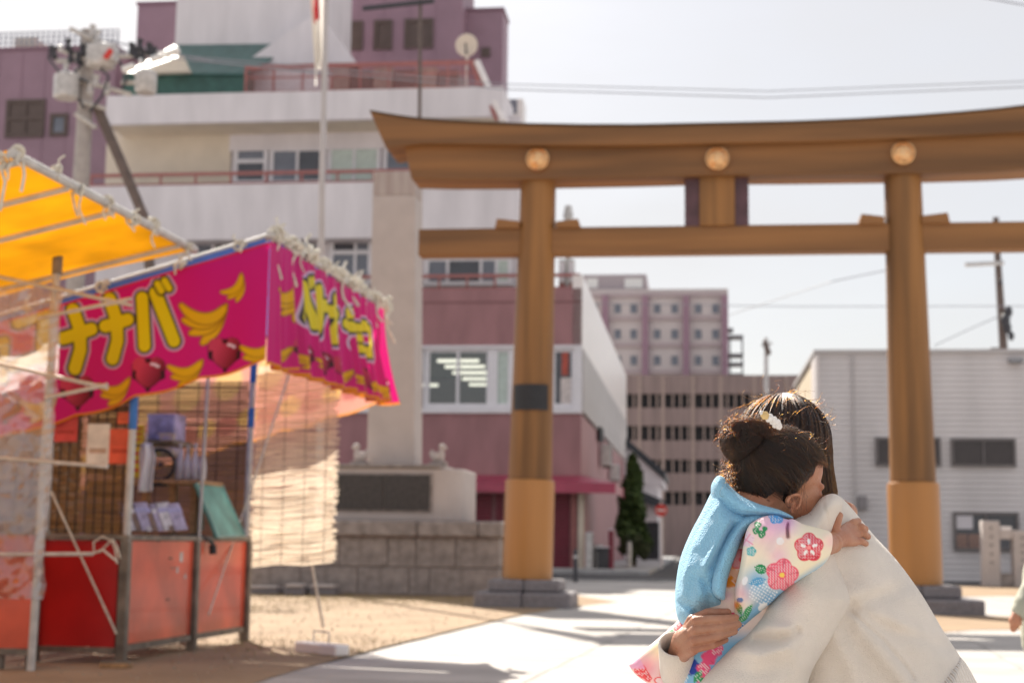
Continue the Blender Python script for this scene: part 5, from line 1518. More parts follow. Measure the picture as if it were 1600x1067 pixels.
# concrete weight with a wire handle
g0, g1 = B.g(459, 1019), B.g(524, 1026)
wt_ = thing('concrete_weight', 'white concrete block with a wire handle lying on the dirt', 'weight', B, tuple((g0 + g1) / 2 + [0, .06, 0]))
ang = math.atan2(g1[1] - g0[1], g1[0] - g0[0]); Lw = np.hypot(*(g1 - g0)[:2])
me = MB().box(-Lw / 2, Lw / 2, 0, .13, 0, .085).mesh('block', m_whitemetal, (0, 0, 0), False, .012)
o = link('block', me, wt_, ((g0 + g1) / 2)); o.rotation_euler = (0, 0, ang)
hm = MB().tube([(-.1, .06, .08), (-.1, .06, .16), (-.09, .06, .17), (.09, .06, .17), (.1, .06, .16), (.1, .06, .08)], .006, 6).mesh('handle', m_steel, (0, 0, 0), True)
o = link('handle', hm, wt_, ((g0 + g1) / 2)); o.rotation_euler = (0, 0, ang)
# ================================================================== PEOPLE
def smooth_outline(pts, n=8):
    p = np.array(pts, float); N = len(p); out = []
    for i in range(N):
        a, b, c, d = p[i - 1], p[i], p[(i + 1) % N], p[(i + 2) % N]
        for k in range(n):
            t = k / n
            out.append(0.5 * ((2 * b) + (-a + c) * t + (2 * a - 5 * b + 4 * c - d) * t * t + (-a + 3 * b - 3 * c + d) * t ** 3))
    return np.array(out)
def inside(x, y, poly):
    r = np.zeros(x.shape, bool)
    for (x0, y0), (x1, y1) in zip(poly, np.roll(poly, -1, 0)):
        if y0 == y1: continue
        m = (y0 > y) != (y1 > y)
        r ^= m & (x < (x1 - x0) * (y - y0) / (y1 - y0) + x0)
    return r
def nearest(x, y, poly):
    bd = np.full(x.shape, 1e9); bxx = np.zeros(x.shape); byy = np.zeros(x.shape)
    for (x0, y0), (x1, y1) in zip(poly, np.roll(poly, -1, 0)):
        dx, dy = x1 - x0, y1 - y0
        t = np.clip(((x - x0) * dx + (y - y0) * dy) / (dx * dx + dy * dy + 1e-12), 0, 1)
        qx, qy = x0 + t * dx, y0 + t * dy
        d = np.hypot(x - qx, y - qy); m = d < bd
        bd = np.where(m, d, bd); bxx = np.where(m, qx, bxx); byy = np.where(m, qy, byy)
    return bd, bxx, byy
class Pillow:
    """a soft closed body from its outline at a given distance: rounded rim, real thickness, folds in relief"""
    def __init__(s, out, Yc, Tf, Tb, R, step=3.0, folds=(), blur=3, smooth=True, rough=0.0, seed=1):
        poly = smooth_outline(out) if smooth else np.array(out, float)
        x0, y0 = poly.min(0) - step * 1.5; x1, y1 = poly.max(0) + step * 1.5
        xs = np.arange(x0, x1 + step, step); ys = np.arange(y0, y1 + step, step)
        X, Y = np.meshgrid(xs, ys)
        ins = inside(X, Y, poly)
        d, qx, qy = nearest(X, Y, poly)
        h = np.where(ins, np.sqrt(np.clip(1 - (1 - np.clip(d / R, 0, 1)) ** 2, 0, 1)), 0)
        for _ in range(blur):
            q = np.pad(h, 1); m = (q[:-2, 1:-1] + q[2:, 1:-1] + q[1:-1, :-2] + q[1:-1, 2:] + 2 * h) / 6
            w = np.clip(d / (3 * step), 0, 1); h = np.where(ins, h * (1 - w) + m * w, 0)
        yc = Yc(X, Y) if callable(Yc) else np.full(X.shape, float(Yc))
        rel = np.zeros(X.shape)
        fade = np.clip(d / 9.0, 0, 1)
        for pts, amp, w, kind in folds:
            dd = seg_dist(X, Y, pts)
            if kind == 'step':      # a lap: one side of the line proud
                (ax, ay), (bx_, by_) = pts[0], pts[-1]
                sg = np.sign((bx_ - ax) * (Y - ay) - (by_ - ay) * (X - ax))
                rel += amp * np.exp(-(dd / w) ** 2) * (sg > 0)
            else:
                rel += amp * np.exp(-(dd / w) ** 2)
        if rough:       # soft unevenness of worn cloth
            rr_ = np.random.default_rng(seed)
            for _ in range(14):
                a_ = rr_.uniform(0, 3.14); L_ = rr_.uniform(28, 110); ph = rr_.uniform(0, 6.3)
                w_ = (X * math.cos(a_) + Y * math.sin(a_)) / L_ * 6.283 + ph + 1.1 * np.sin((X * math.sin(a_) - Y * math.cos(a_)) / (L_ * 1.7))
                rel += rough * (L_ / 110) * np.sin(w_) * .30
        tf = Tf(X, Y) if callable(Tf) else Tf
        s.front = yc - tf * h - rel * fade
        s.back = yc + Tb * h
        s.X, s.Yp, s.ins, s.xs, s.ys, s.h = X, Y, ins, xs, ys, h
        ny, nx = X.shape
        cell = ins[:-1, :-1] | ins[1:, :-1] | ins[:-1, 1:] | ins[1:, 1:]
        used = np.zeros(X.shape, bool)
        for a in (0, 1):
            for b in (0, 1):
                used[a:ny - 1 + a, b:nx - 1 + b] |= cell
        px = np.where(ins, X, qx); py = np.where(ins, Y, qy)
        fi = -np.ones(X.shape, int); fi[used] = np.arange(used.sum())
        n = used.sum()
        bi = np.where(ins, -1, fi)
        bi[ins] = n + np.arange(ins.sum())
        ycb = yc.copy()
        if callable(Yc): ycb = Yc(px, py)
        fy = np.where(ins, s.front, ycb); by = s.back
        vf_ = parr(px[used], py[used], fy[used]); vb = parr(X[ins], Y[ins], by[ins])
        s.v = np.concatenate([vf_, vb]); s.px = np.concatenate([px[used], X[ins]]); s.py = np.concatenate([py[used], Y[ins]])
        s.nf = n
        j, i = np.nonzero(cell)
        F1 = np.stack([fi[j, i], fi[j + 1, i], fi[j + 1, i + 1], fi[j, i + 1]], 1)
        F2 = np.stack([bi[j, i], bi[j, i + 1], bi[j + 1, i + 1], bi[j + 1, i]], 1)
        s.f = np.concatenate([F1, F2])
    def surf(s, x, y):
        i = int(np.clip(round((x - s.xs[0]) / (s.xs[1] - s.xs[0])), 0, len(s.xs) - 1)); j = int(np.clip(round((y - s.ys[0]) / (s.ys[1] - s.ys[0])), 0, len(s.ys) - 1))
        return float(s.front[j, i])
    def build(s, name, mat, parent, paint=None):
        cen = s.v.mean(0)
        me = bpy.data.meshes.new(name)
        me.from_pydata((s.v - cen).tolist(), [], s.f.tolist())
        if paint:
            c = paint(s.px, s.py)
            at = me.color_attributes.new('print', 'FLOAT_COLOR', 'POINT')
            at.data.foreach_set('color', np.concatenate([np.clip(c, 0, 1), np.ones((len(c), 1))], 1).astype(np.float32).ravel())
        bm = bmesh.new(); bm.from_mesh(me); bmesh.ops.recalc_face_normals(bm, faces=bm.faces); bm.to_mesh(me); bm.free()
        me.polygons.foreach_set('use_smooth', [True] * len(me.polygons))
        me.materials.append(mat); me.update()
        return link(name, me, parent, cen)

def limb(mb, pts, rs, n=14):
    mb.tube(pts, rs, n)
    for p, r in zip(pts, rs): mb.ball(p, r, 14, 9)
def remesh(mb, voxel, smooth=4, fac=0.5):
    me = bpy.data.meshes.new('tmp'); me.from_pydata(mb.v, [], mb.f)
    bm = bmesh.new(); bm.from_mesh(me); bmesh.ops.recalc_face_normals(bm, faces=bm.faces); bm.to_mesh(me); bm.free()
    o = bpy.data.objects.new('tmp', me); COL.objects.link(o)
    r = o.modifiers.new('r', 'REMESH'); r.mode = 'VOXEL'; r.voxel_size = voxel; r.use_smooth_shade = True
    if smooth:
        s = o.modifiers.new('s', 'SMOOTH'); s.iterations = smooth; s.factor = fac
    dg = bpy.context.evaluated_depsgraph_get(); dg.update()
    e = o.evaluated_get(dg)
    m2 = bpy.data.meshes.new_from_object(e, depsgraph=dg)
    n = len(m2.vertices); v = np.zeros(n * 3, np.float32); m2.vertices.foreach_get('co', v)
    f = [tuple(p.vertices) for p in m2.polygons]
    bpy.data.objects.remove(o); bpy.data.meshes.remove(me); bpy.data.meshes.remove(m2)
    out = MB(); out.v = [tuple(q) for q in v.reshape(-1, 3).tolist()]; out.f = f
    return out
def joinmb(*ms):
    o = MB()
    for m in ms: o.add(m.v, m.f)
    return o
def organic(mb, name, mat, parent):
    return mb.build(name, mat, parent, smooth='all') if False else link(name, mb.mesh(name, mat, np.mean(np.array(mb.v), 0), 'all', 0, False), parent, np.mean(np.array(mb.v), 0))

def skinmat(name, col, sub=0.12):
    m = M(name, col, 0.48, 0.10, 30, 0.25, 300, col2=(col[0] * .86, col[1] * .66, col[2] * .58))
    b = m.node_tree.nodes['Principled BSDF']
    b.inputs['Subsurface Weight'].default_value = sub
    b.inputs['Subsurface Radius'].default_value = (0.9, 0.35, 0.2)
    b.inputs['Subsurface Scale'].default_value = 0.006
    return m
m_skinA = skinmat('adult_skin', (0.42, 0.215, 0.135))
m_skinC = skinmat('child_skin', (0.48, 0.235, 0.14))
m_sweater = M('cream_knit', (0.83, 0.74, 0.645), 0.9, 0.05, 14, 0.5, 430, sheen=0.35)
m_rib = M('cream_rib_knit', (0.83, 0.74, 0.645), 0.9, 0.05, 14, sheen=0.3)
_n = m_rib.node_tree; _w = _n.nodes.new('ShaderNodeTexWave'); _w.inputs['Scale'].default_value = 34; _w.inputs['Distortion'].default_value = 0.25
_m2 = _n.nodes.new('ShaderNodeMapping'); _m2.inputs['Rotation'].default_value = (0, rad(12), 0)
_b = _n.nodes.new('ShaderNodeBump'); _b.inputs['Strength'].default_value = 0.9; _b.inputs['Distance'].default_value = 0.006
_n.links.new(_n.nodes['Texture Coordinate'].outputs['Object'], _m2.inputs['Vector']); _n.links.new(_m2.outputs['Vector'], _w.inputs['Vector'])
_n.links.new(_w.outputs['Fac'], _b.inputs['Height']); _n.links.new(_b.outputs['Normal'], _n.nodes['Principled BSDF'].inputs['Normal'])
m_vest = M('light_blue_crepe', srgb(142, 198, 228), 0.75, 0.07, 8, 0.0, sheen=0.2)
_n = m_vest.node_tree; _w = _n.nodes.new('ShaderNodeTexVoronoi'); _w.inputs['Scale'].default_value = 330
_b = _n.nodes.new('ShaderNodeBump'); _b.inputs['Strength'].default_value = 0.8; _b.inputs['Distance'].default_value = 0.003
_n.links.new(_n.nodes['Texture Coordinate'].outputs['Object'], _w.inputs['Vector'])
_n.links.new(_w.outputs['Distance'], _b.inputs['Height']); _n.links.new(_b.outputs['Normal'], _n.nodes['Principled BSDF'].inputs['Normal'])
m_kimono = M('printed_kimono_cloth', (1, 1, 1), 0.7, attr='print', bump=0.12, bscale=420)
m_trouser = M('black_trousers', (0.02, 0.02, 0.024), 0.85, 0.15, 10)
m_shoe = M('dark_shoe', (0.04, 0.03, 0.03), 0.5, 0.1, 10)
m_tabi = M('white_tabi', (0.75, 0.73, 0.7), 0.8, 0.05, 10)
m_hairbase = M('dark_hair_base', (0.022, 0.012, 0.009), 0.55, 0.3, 40, stretch=(1, 1, .2))
def hairmat(name, mel, red):
    m = bpy.data.materials.new(name); m.use_nodes = True; nt = m.node_tree
    nt.nodes.remove(nt.nodes['Principled BSDF'])
    h = nt.nodes.new('ShaderNodeBsdfHairPrincipled'); h.parametrization = 'MELANIN'
    at = nt.nodes.new('ShaderNodeAttribute'); at.attribute_name = 'lock'
    ad = nt.nodes.new('ShaderNodeMath'); ad.operation = 'ADD'; ad.inputs[1].default_value = mel; ad.use_clamp = True
    nt.links.new(at.outputs['Fac'], ad.inputs[0]); nt.links.new(ad.outputs[0], h.inputs['Melanin'])
    h.inputs['Melanin Redness'].default_value = red
    h.inputs['Roughness'].default_value = 0.28; h.inputs['Radial Roughness'].default_value = 0.4
    h.inputs['Random Color'].default_value = 0.25; h.inputs['Random Roughness'].default_value = 0.2
    nt.links.new(h.outputs[0], nt.nodes['Material Output'].inputs['Surface'])
    return m
m_hairM = hairmat('brown_hair', 0.76, 0.38)
m_hairC = hairmat('dark_brown_hair', 0.80, 0.34)
def hair_obj(name, strands, mat, parent, r0=0.0003, r1=0.00012, mel=None):
    cen = np.mean([s[0] for s in strands], 0)
    hc = bpy.data.hair_curves.new(name)
    hc.add_curves([len(s) for s in strands])
    pos = np.concatenate(strands) - cen
    hc.points.foreach_set('position', pos.astype(np.float32).ravel())
    rr = np.concatenate([np.linspace(r0, r1, len(s)) for s in strands])
    hc.points.foreach_set('radius', rr.astype(np.float32))
    if mel is not None:
        at = hc.attributes.new('lock', 'FLOAT', 'CURVE')
        m_ = np.zeros(len(strands), np.float32); m_[:len(mel)] = mel; at.data.foreach_set('value', m_)
    hc.materials.append(mat)
    return link(name, hc, parent, cen)
def wisp(p, d, L, rng, n=9, curl=0.5):
    """a loose curly flyaway"""
    d = np.array(d, float); d /= np.linalg.norm(d); out = [np.array(p, float)]
    w = rng.normal(size=3) * curl
    for k in range(n - 1):
        d = d + np.cross(w, d) * 0.55 + rng.normal(size=3) * 0.10; d /= np.linalg.norm(d)
        out.append(out[-1] + d * L / n)
    return np.array(out)

def head_mb(c, f, up, H, ears=True):
    """skull, jaw, brow, nose, lips, lids and ears for a head of height H"""
    f = np.array(f, float); f /= np.linalg.norm(f); up = np.array(up, float); up -= f * (up @ f); up /= np.linalg.norm(up)
    s = np.cross(f, up); R = Matrix((f, s, up)).transposed()
    at = lambda a, b, z: Vector(np.array(c) + (f * a + s * b + up * z) * H)
    mb = MB()
    mb.ball(at(-.03, 0, .10), (.40 * H, .335 * H, .36 * H), 28, 18, R)
    mb.ball(at(.17, 0, -.13), (.25 * H, .27 * H, .30 * H), 24, 14, R)
    mb.ball(at(.23, 0, -.34), (.14 * H, .14 * H, .10 * H), 18, 10, R)
    for e in (-1, 1):
        mb.ball(at(.24, e * .15, -.20), (.12 * H, .11 * H, .12 * H), 16, 10, R)     # cheeks
        mb.ball(at(.335, e * .125, -.045), (.055 * H, .075 * H, .045 * H), 14, 8, R)   # closed lids
        limb(mb, [at(.36, e * .05, .03), at(.34, e * .17, .035)], [.035 * H, .03 * H])
    limb(mb, [at(.385, 0, -.03), at(.44, 0, -.15), at(.43, 0, -.175)], [.03 * H, .047 * H, .045 * H])
    for e in (-1, 1): mb.ball(at(.405, e * .042, -.175), .032 * H, 10, 8)
    limb(mb, [at(.375, -.07, -.275), at(.40, 0, -.265), at(.375, .07, -.275)], [.018 * H, .025 * H, .018 * H])
    limb(mb, [at(.37, -.06, -.305), at(.39, 0, -.305), at(.37, .06, -.305)], [.02 * H, .028 * H, .02 * H])
    return mb, at, f, s, up, R
def ear_mb(at, e, H, a0=0.0, z0=-0.10, tilt=0.2, side=.335):
    mb = MB(); ring = []
    for k in range(15):
        t = -1.9 + k * 0.33
        ring.append(at(a0 + .075 * math.cos(t + 1.6) * -1 + tilt * .08 * math.sin(t + 1.6), e * (side + .05 * (1 if 3 < k < 13 else .3)), z0 + .105 * math.sin(t + 1.6)))
    mb.tube(ring, [.020 * H] * 15, 8)
    mb.ball(at(a0 + .005, e * side, z0 - .005), (.05 * H, .03 * H, .07 * H), 12, 8); mb.ball(at(a0 - .01, e * (side - .05), z0), (.06 * H, .07 * H, .08 * H), 12, 8)
    mb.ball(at(a0 + .02, e * (side + .01), z0 - .10), (.03 * H, .02 * H, .035 * H), 10, 8)
    mb.ball(at(a0 + .055, e * (side + .015), z0 - .02), (.018 * H, .015 * H, .025 * H), 8, 6)
    return mb

# ------------------------------------------------------------------ kimono print
KAN = 5.4
def flower(c, x, y, cx, cy, r, col, n=5, rot=0.0, dots=True, centre=None, white=False):
    a = x - cx; b = y - cy; th = np.arctan2(b, a) + rot; q = np.hypot(a, b)
    rad_ = r * (0.80 + 0.20 * np.abs(np.cos(th * n / 2)))
    m = 1 - ss(-0.8, 0.8, q - rad_)
    cc = np.array(col) * np.ones(c.shape)
    inner = q < rad_ - 2.0
    if dots:
        gx = np.mod((a + b) / KAN * 1.25, 1) - .5; gy = np.mod((a - b) / KAN * 1.25, 1) - .5
        dm = (np.hypot(gx, gy) < 0.33) & inner & (q > r * .22)
        cc = over(cc, dm * 0.75, (0.90, 0.80, 0.80))
    sp = np.abs(np.sin(th * n / 2)) < 0.14
    cc = over(cc, (sp & (q > r * .35) & (q < rad_)) * 0.8, np.array(col) * 0.75)
    if white:
        for k in range(n):
            t = 2 * math.pi * k / n - rot + math.pi / n * 0
            u = a * math.cos(t) + b * math.sin(t); v = -a * math.sin(t) + b * math.cos(t)
            mm = (((u - r * .40) / (r * .20)) ** 2 + (v / (r * .10)) ** 2) < 1
            cc = over(cc, mm * 1.0, (0.92, 0.88, 0.86))
    if centre is not None: cc = over(cc, (q < r * .15) * 1.0, centre)
    return c * (1 - m[..., None]) + cc * m[..., None]
def leaf(c, x, y, cx, cy, L, w, rot, col):
    a = (x - cx) * math.cos(rot) + (y - cy) * math.sin(rot); b = -(x - cx) * math.sin(rot) + (y - cy) * math.cos(rot)
    m = np.abs(b) < w * np.clip(1 - (a / L) ** 2, 0, 1)
    c = over(c, m * 1.0, col)
    dm = m & (np.abs(b) < w * .5) & (np.abs(np.mod(a, 3.4) - 1.7) < .7) & (np.abs(np.mod(b, 3.0) - 1.5) < .8)
    return over(c, dm * 0.7, (0.8, 0.85, 0.8))
def dotfield(c, x, y, m):
    gx = np.mod((x + y * .6) / KAN, 1) - .5; gy = np.mod((y - x * .6) / KAN, 1) - .5
    return over(c, ((np.hypot(gx, gy) < 0.32) * m) * 0.8, (0.86, 0.88, 0.90))
PINKB, CREAM, BLUEB = srgb(238, 190, 212), srgb(246, 234, 206), srgb(128, 184, 220)
RED, PK, GRN, NAVY, ORG = srgb(222, 28, 62), srgb(240, 98, 122), srgb(24, 140, 82), srgb(24, 62, 160), srgb(245, 130, 20)
def blot(c, x, y, cx, cy, r, col, k=1.0): return over(c, np.exp(-(((x - cx) ** 2 + (y - cy) ** 2) / r ** 2)) * k, col)
def paint_sleeve(x, y):
    c = np.ones(x.shape + (3,)) * np.array(CREAM)
    for q in ((1200, 822, 30, PINKB, 1), (1228, 815, 18, srgb(226, 176, 216), .9), (1216, 868, 16, PINKB, .7), (1160, 925, 16, srgb(246, 196, 196), 1), (1298, 845, 12, srgb(250, 205, 200), .8), (1165, 860, 14, srgb(250, 235, 215), .8)):
        c = blot(c, x, y, *q[:3], q[3], q[4])
    band = ss(-8, 10, (y - 888) + (x - 1270) * 0.62) 
    c = over(c, band * 0.95, BLUEB)
    c = blot(c, x, y, 1182, 908, 22, BLUEB, .95); c = blot(c, x, y, 1200, 935, 26, srgb(116, 172, 214), .9)
    m = np.clip(np.maximum(np.exp(-(((x - 1192) / 26) ** 2 + ((y - 925) / 22) ** 2)), ss(2, 8, (y - 888) + (x - 1270) * .62) * (x > 1235)) * 1.6 - .35, 0, 1)
    c = dotfield(c, x, y, m > .4)
    c = flower(c, x, y, 1213, 806, 13, srgb(80, 160, 225), 5, .4)
    for q in ((1184, 820, 6), (1190, 834, 6.5), (1181, 829, 5.5), (1195, 826, 4.5)): c = flower(c, x, y, *q, GRN, 3, .3)
    c = flower(c, x, y, 1166, 842, 13, srgb(245, 215, 225), 5, .2, False)
    c = p_stroke(c, x, y, [[(1160, 852), (1172, 834)], [(1158, 838), (1176, 850)]], .9, srgb(235, 150, 175), .6)
    c = flower(c, x, y, 1174, 861, 8, srgb(90, 185, 190), 5, .1)
    c = p_ell(c, x, y, 1219, 845, 6, 6, (0.9, 0.86, 0.86)); c = p_ell(c, x, y, 1192, 948, 8, 6, (0.86, 0.86, 0.86), .1, -.6)
    c = p_ell(c, x, y, 1164, 907, 4, 7, (0.85, 0.86, 0.9), .1, .3)
    c = flower(c, x, y, 1264, 855, 23.5, RED, 5, .32, True, srgb(250, 150, 150), True)
    c = leaf(c, x, y, 1189, 889, 11, 7.5, .35, GRN)
    c = leaf(c, x, y, 1184, 908, 14, 6, -.2, srgb(86, 160, 205))
    c = flower(c, x, y, 1222, 898, 26.5, PK, 5, .15, True, srgb(250, 210, 90))
    for q in ((1155, 950, 12, 4.5, 1.25), (1168, 955, 14, 4.5, -1.0), (1160, 966, 12, 4.5, -.5)): c = leaf(c, x, y, *q, srgb(40, 158, 90))
    c = p_ell(c, x, y, 1156, 937, 5, 4, srgb(70, 120, 170)); c = blot(c, x, y, 1150, 945, 7, ORG, .9)
    lo = ss(968, 976, y - (x - 1150) * .2)
    c = over(c, lo, srgb(66, 130, 190)); c = dotfield(c, x, y, lo > .5)
    c = p_ell(c, x, y, 1143, 983, 3, 5, (.9, .9, .9))
    return c
def paint_body(x, y):
    c = np.ones(x.shape + (3,)) * np.array(srgb(246, 220, 205))
    c = over(c, ss(975, 1010, y), BLUEB)
    c = flower(c, x, y, 1157, 874, 17, srgb(225, 40, 48), 5, .2)
    c = flower(c, x, y, 1143, 902, 17, srgb(240, 140, 30), 5, .5)
    c = blot(c, x, y, 1136, 930, 9, srgb(240, 200, 205), 1)
    c = p_stroke(c, x, y, [[(1092, 962), (1120, 957), (1145, 960)]], 4, srgb(205, 45, 95), .8)
    c = dotfield(c, x, y, (y > 1000) & (x < 1075))
    c = flower(c, x, y, 1082, 1042, 13, NAVY, 6, .2)
    for q in ((1108, 1027, 13), (1099, 1045, 12), (1120, 1014, 11), (1094, 1058, 9)): c = flower(c, x, y, *q, srgb(236, 80, 130), 5, .3)
    for q in ((1090, 1056, 12, 5, -1.0), (1097, 1062, 9, 4, .6)): c = leaf(c, x, y, *q, srgb(40, 150, 90))
    for k in range(14): c = flower(c, x, y, 1075 + (k * 61) % 160, 1100 + k * 38, 26, (PK, RED, NAVY, ORG)[k % 4], 5, k)
    return c
def paint_flap(x, y):
    c = np.ones(x.shape + (3,)) * np.array(srgb(248, 205, 200))
    c = blot(c, x, y, 1028, 1010, 20, srgb(250, 225, 180), .9); c = blot(c, x, y, 1050, 990, 14, srgb(150, 190, 215), .9)
    c = blot(c, x, y, 1008, 1042, 16, srgb(246, 150, 165), .8)
    c = flower(c, x, y, 1043, 1015, 14, srgb(205, 70, 190), 9, .2, False, srgb(120, 30, 140))
    for q in ((1047, 990, 13, 4.5, 2.2), (1054, 998, 10, 4, 1.7)): c = leaf(c, x, y, *q, srgb(70, 150, 100))
    c = flower(c, x, y, 1060, 979, 8, srgb(240, 90, 100), 5)
    for k in range(7):
        t = -0.3 + k * .9; L_ = 19
        cx, cy = 1044 + math.cos(t) * L_ * .55, 1065 + math.sin(t) * L_ * .55
        c = p_ell(c, x, y, cx, cy, 12, 6.5, srgb(238, 60, 60), .06, t); c = p_ell(c, x, y, cx, cy, 10, 4.8, srgb(248, 215, 215), .06, t)
    c = p_ell(c, x, y, 1044, 1065, 5, 5, srgb(235, 60, 60))
    for q in ((998, 1049, 8), (1007, 1053, 8), (1004, 1044, 6), (1013, 1059, 6)): c = flower(c, x, y, *q, srgb(240, 80, 84), 5)
    c = over(c, (ss(0, 3, 1002 - x + (y - 1030) * .55) * (y < 1044)) * .8, srgb(240, 170, 205))
    c = over(c, 1 - ss(3.0, 4.5, seg_dist(x, y, [(985, 1034), (1062, 966)])), srgb(248, 222, 222))
    return c

# ------------------------------------------------------------------ mother
mother = thing('person', 'woman in a cream knitted sweater crouching with long brown hair, hugging the girl', 'person', W, tuple(P(1400, 1060, 2.7)[:2]) + (0,))
torso = Pillow([(1238, 815), (1262, 804), (1284, 782), (1298, 773), (1312, 775), (1332, 795), (1362, 832), (1402, 876), (1440, 928), (1474, 985), (1502, 1028), (1528, 1072), (1548, 1112), (1540, 1150), (1400, 1165), (1240, 1160), (1206, 1080), (1196, 960), (1215, 870)],
    2.745, 0.172, 0.17, 110, 2.4,
    folds=[([(1345, 960), (1400, 975), (1450, 1000)], 0.016, 16, 'r'), ([(1340, 945), (1395, 925), (1440, 900)], -0.011, 12, 'r'),
           ([(1330, 955), (1378, 998), (1415, 1040), (1428, 1060)], -0.006, 3.4, 'r'),
           ([(1330, 950), (1400, 985), (1480, 1010)], -0.015, 12, 'r'), ([(1345, 985), (1395, 1040), (1420, 1070)], 0.013, 16, 'r'),
           ([(1320, 930), (1390, 905), (1450, 935)], 0.011, 20, 'r'), ([(1300, 985), (1330, 1040), (1345, 1090)], 0.014, 18, 'r'),
           ([(1284, 788), (1292, 815), (1293, 832)], -0.003, 2.5, 'r')], rough=.004, seed=4)
arm = Pillow([(1234, 820), (1244, 809), (1262, 801), (1273, 789), (1284, 777), (1299, 771), (1311, 775), (1317, 790), (1308, 815), (1302, 842), (1310, 880), (1328, 922), (1328, 946), (1300, 995), (1270, 1045), (1254, 1090), (1215, 1160), (1140, 1190), (1085, 1180), (1072, 1120), (1090, 1072), (1118, 1036), (1148, 1004), (1172, 982), (1192, 950), (1215, 905), (1228, 860)],
    lambda x, y: 2.592 - 0.05 * np.clip((y - 880) / 160, 0, 1) + 0.02 * np.clip((x - 1270) / 50, 0, 1), 0.090, 0.09, 55, 2.4,
    folds=[([(1172, 985), (1200, 978), (1232, 982)], 0.014, 9, 'r'), ([(1180, 1000), (1215, 1000), (1245, 985)], -0.013, 8, 'r'),
           ([(1150, 1012), (1190, 1022), (1230, 1012)], 0.012, 11, 'r'), ([(1130, 1040), (1180, 1050), (1230, 1040)], -0.006, 12, 'r'),
           ([(1284, 780), (1292, 806), (1296, 838), (1302, 868), (1319, 915), (1326, 940)], -0.004, 2.4, 'r')], rough=.004, seed=9)
torso.build('sweater', m_sweater, mother)
arm.build('sweater_sleeve', m_sweater, mother)
# far arm round behind the girl
mb = MB()
limb(mb, [P(1275, 860, 2.86), P(1190, 990, 2.90), P(1115, 1085, 2.80)], [.075, .06, .055], 18)
limb(mb, [P(1115, 1085, 2.80), P(1080, 1078, 2.68)], [.055, .044], 18)
organic(remesh(mb, 0.006, 4), 'sweater_sleeve', m_sweater, mother)
hem = Pillow([(1372, 1084), (1398, 1066), (1440, 1050), (1490, 1031), (1504, 1029), (1530, 1072), (1552, 1116), (1545, 1160), (1400, 1172), (1330, 1160), (1340, 1110)], 2.745, 0.200, 0.17, 104, 2.4)
hem.build('hem_rib', m_rib, mother)
# cuff round the far wrist, an open sleeve end
def open_sleeve(pts, rs, wall=0.004, n=28, flat=0.8):
    mb = MB(); a = MB(); a.tube(pts, rs, n, False, flat); mb.add(a.v, a.f)
    b = MB(); b.tube(pts, [r - wall for r in rs], n, False, flat); mb.add(b.v, [q[::-1] for q in b.f])
    N = len(a.v); L_ = (len(pts) - 1) * n
    mb.f += [(L_ + k, L_ + (k + 1) % n, N + L_ + (k + 1) % n, N + L_ + k) for k in range(n)]
    return mb
cuffp = [P(1100, 1092, 2.72), P(1078, 1072, 2.65), P(1064, 1048, 2.60), P(1058, 1026, 2.565), P(1056, 1006, 2.535)]
open_sleeve(cuffp, [.050, .044, .036, .030, .029], .004, 28, 0.85).build('cuff', m_sweater, mother, smooth='all')
# hand: palm and five fingers of different lengths, pressed on the girl's back
hb_ = MB()
wr = P(1058, 1030, 2.580)
Yk = 2.487
kn = {'index': P(1087, 969, Yk), 'middle': P(1086, 984, Yk - .004), 'ring': P(1085, 1000, Yk - .002), 'pinky': P(1084, 1014, Yk + .006)}
for k, p in kn.items():
    limb(hb_, [wr, (np.array(wr) * .45 + p * .55) + [-.004, -.008, .003], p], [.0175, .0125, .0088])
limb(hb_, [wr, P(1068, 1000, 2.525), P(1076, 990, 2.50)], [.019, .019, .012]); limb(hb_, [wr, P(1062, 1055, 2.64)], [.0195, .022])
hb_.ball(P(1070, 998, 2.518), (.016, .010, .020))
fing = {'index': ((1087, 969), (1107, 967), (1126, 967), (1150, 964)), 'middle': ((1086, 984), (1106, 982), (1127, 980), (1154, 975)),
        'ring': ((1085, 1000), (1104, 997), (1124, 993), (1148, 986)), 'pinky': ((1084, 1014), (1099, 1011), (1114, 1007), (1134, 999))}
fr_ = {'index': .0067, 'middle': .0069, 'ring': .0067, 'pinky': .0061}
for k, pts in fing.items():
    r = fr_[k]
    P3 = [P(x, y, Yk + (-.006, -.009, -.010, .004)[i] + (.006 if k == 'pinky' else 0)) for i, (x, y) in enumerate(pts)]
    limb(hb_, P3, [r * 1.08, r, r * 1.06, r * .82])
limb(hb_, [P(1066, 1002, 2.53), P(1082, 968, 2.515), P(1106, 957.5, 2.508), P(1136, 957, 2.506)], [.013, .0095, .0082, .0075])
hand = remesh(hb_, 0.0016, 3)
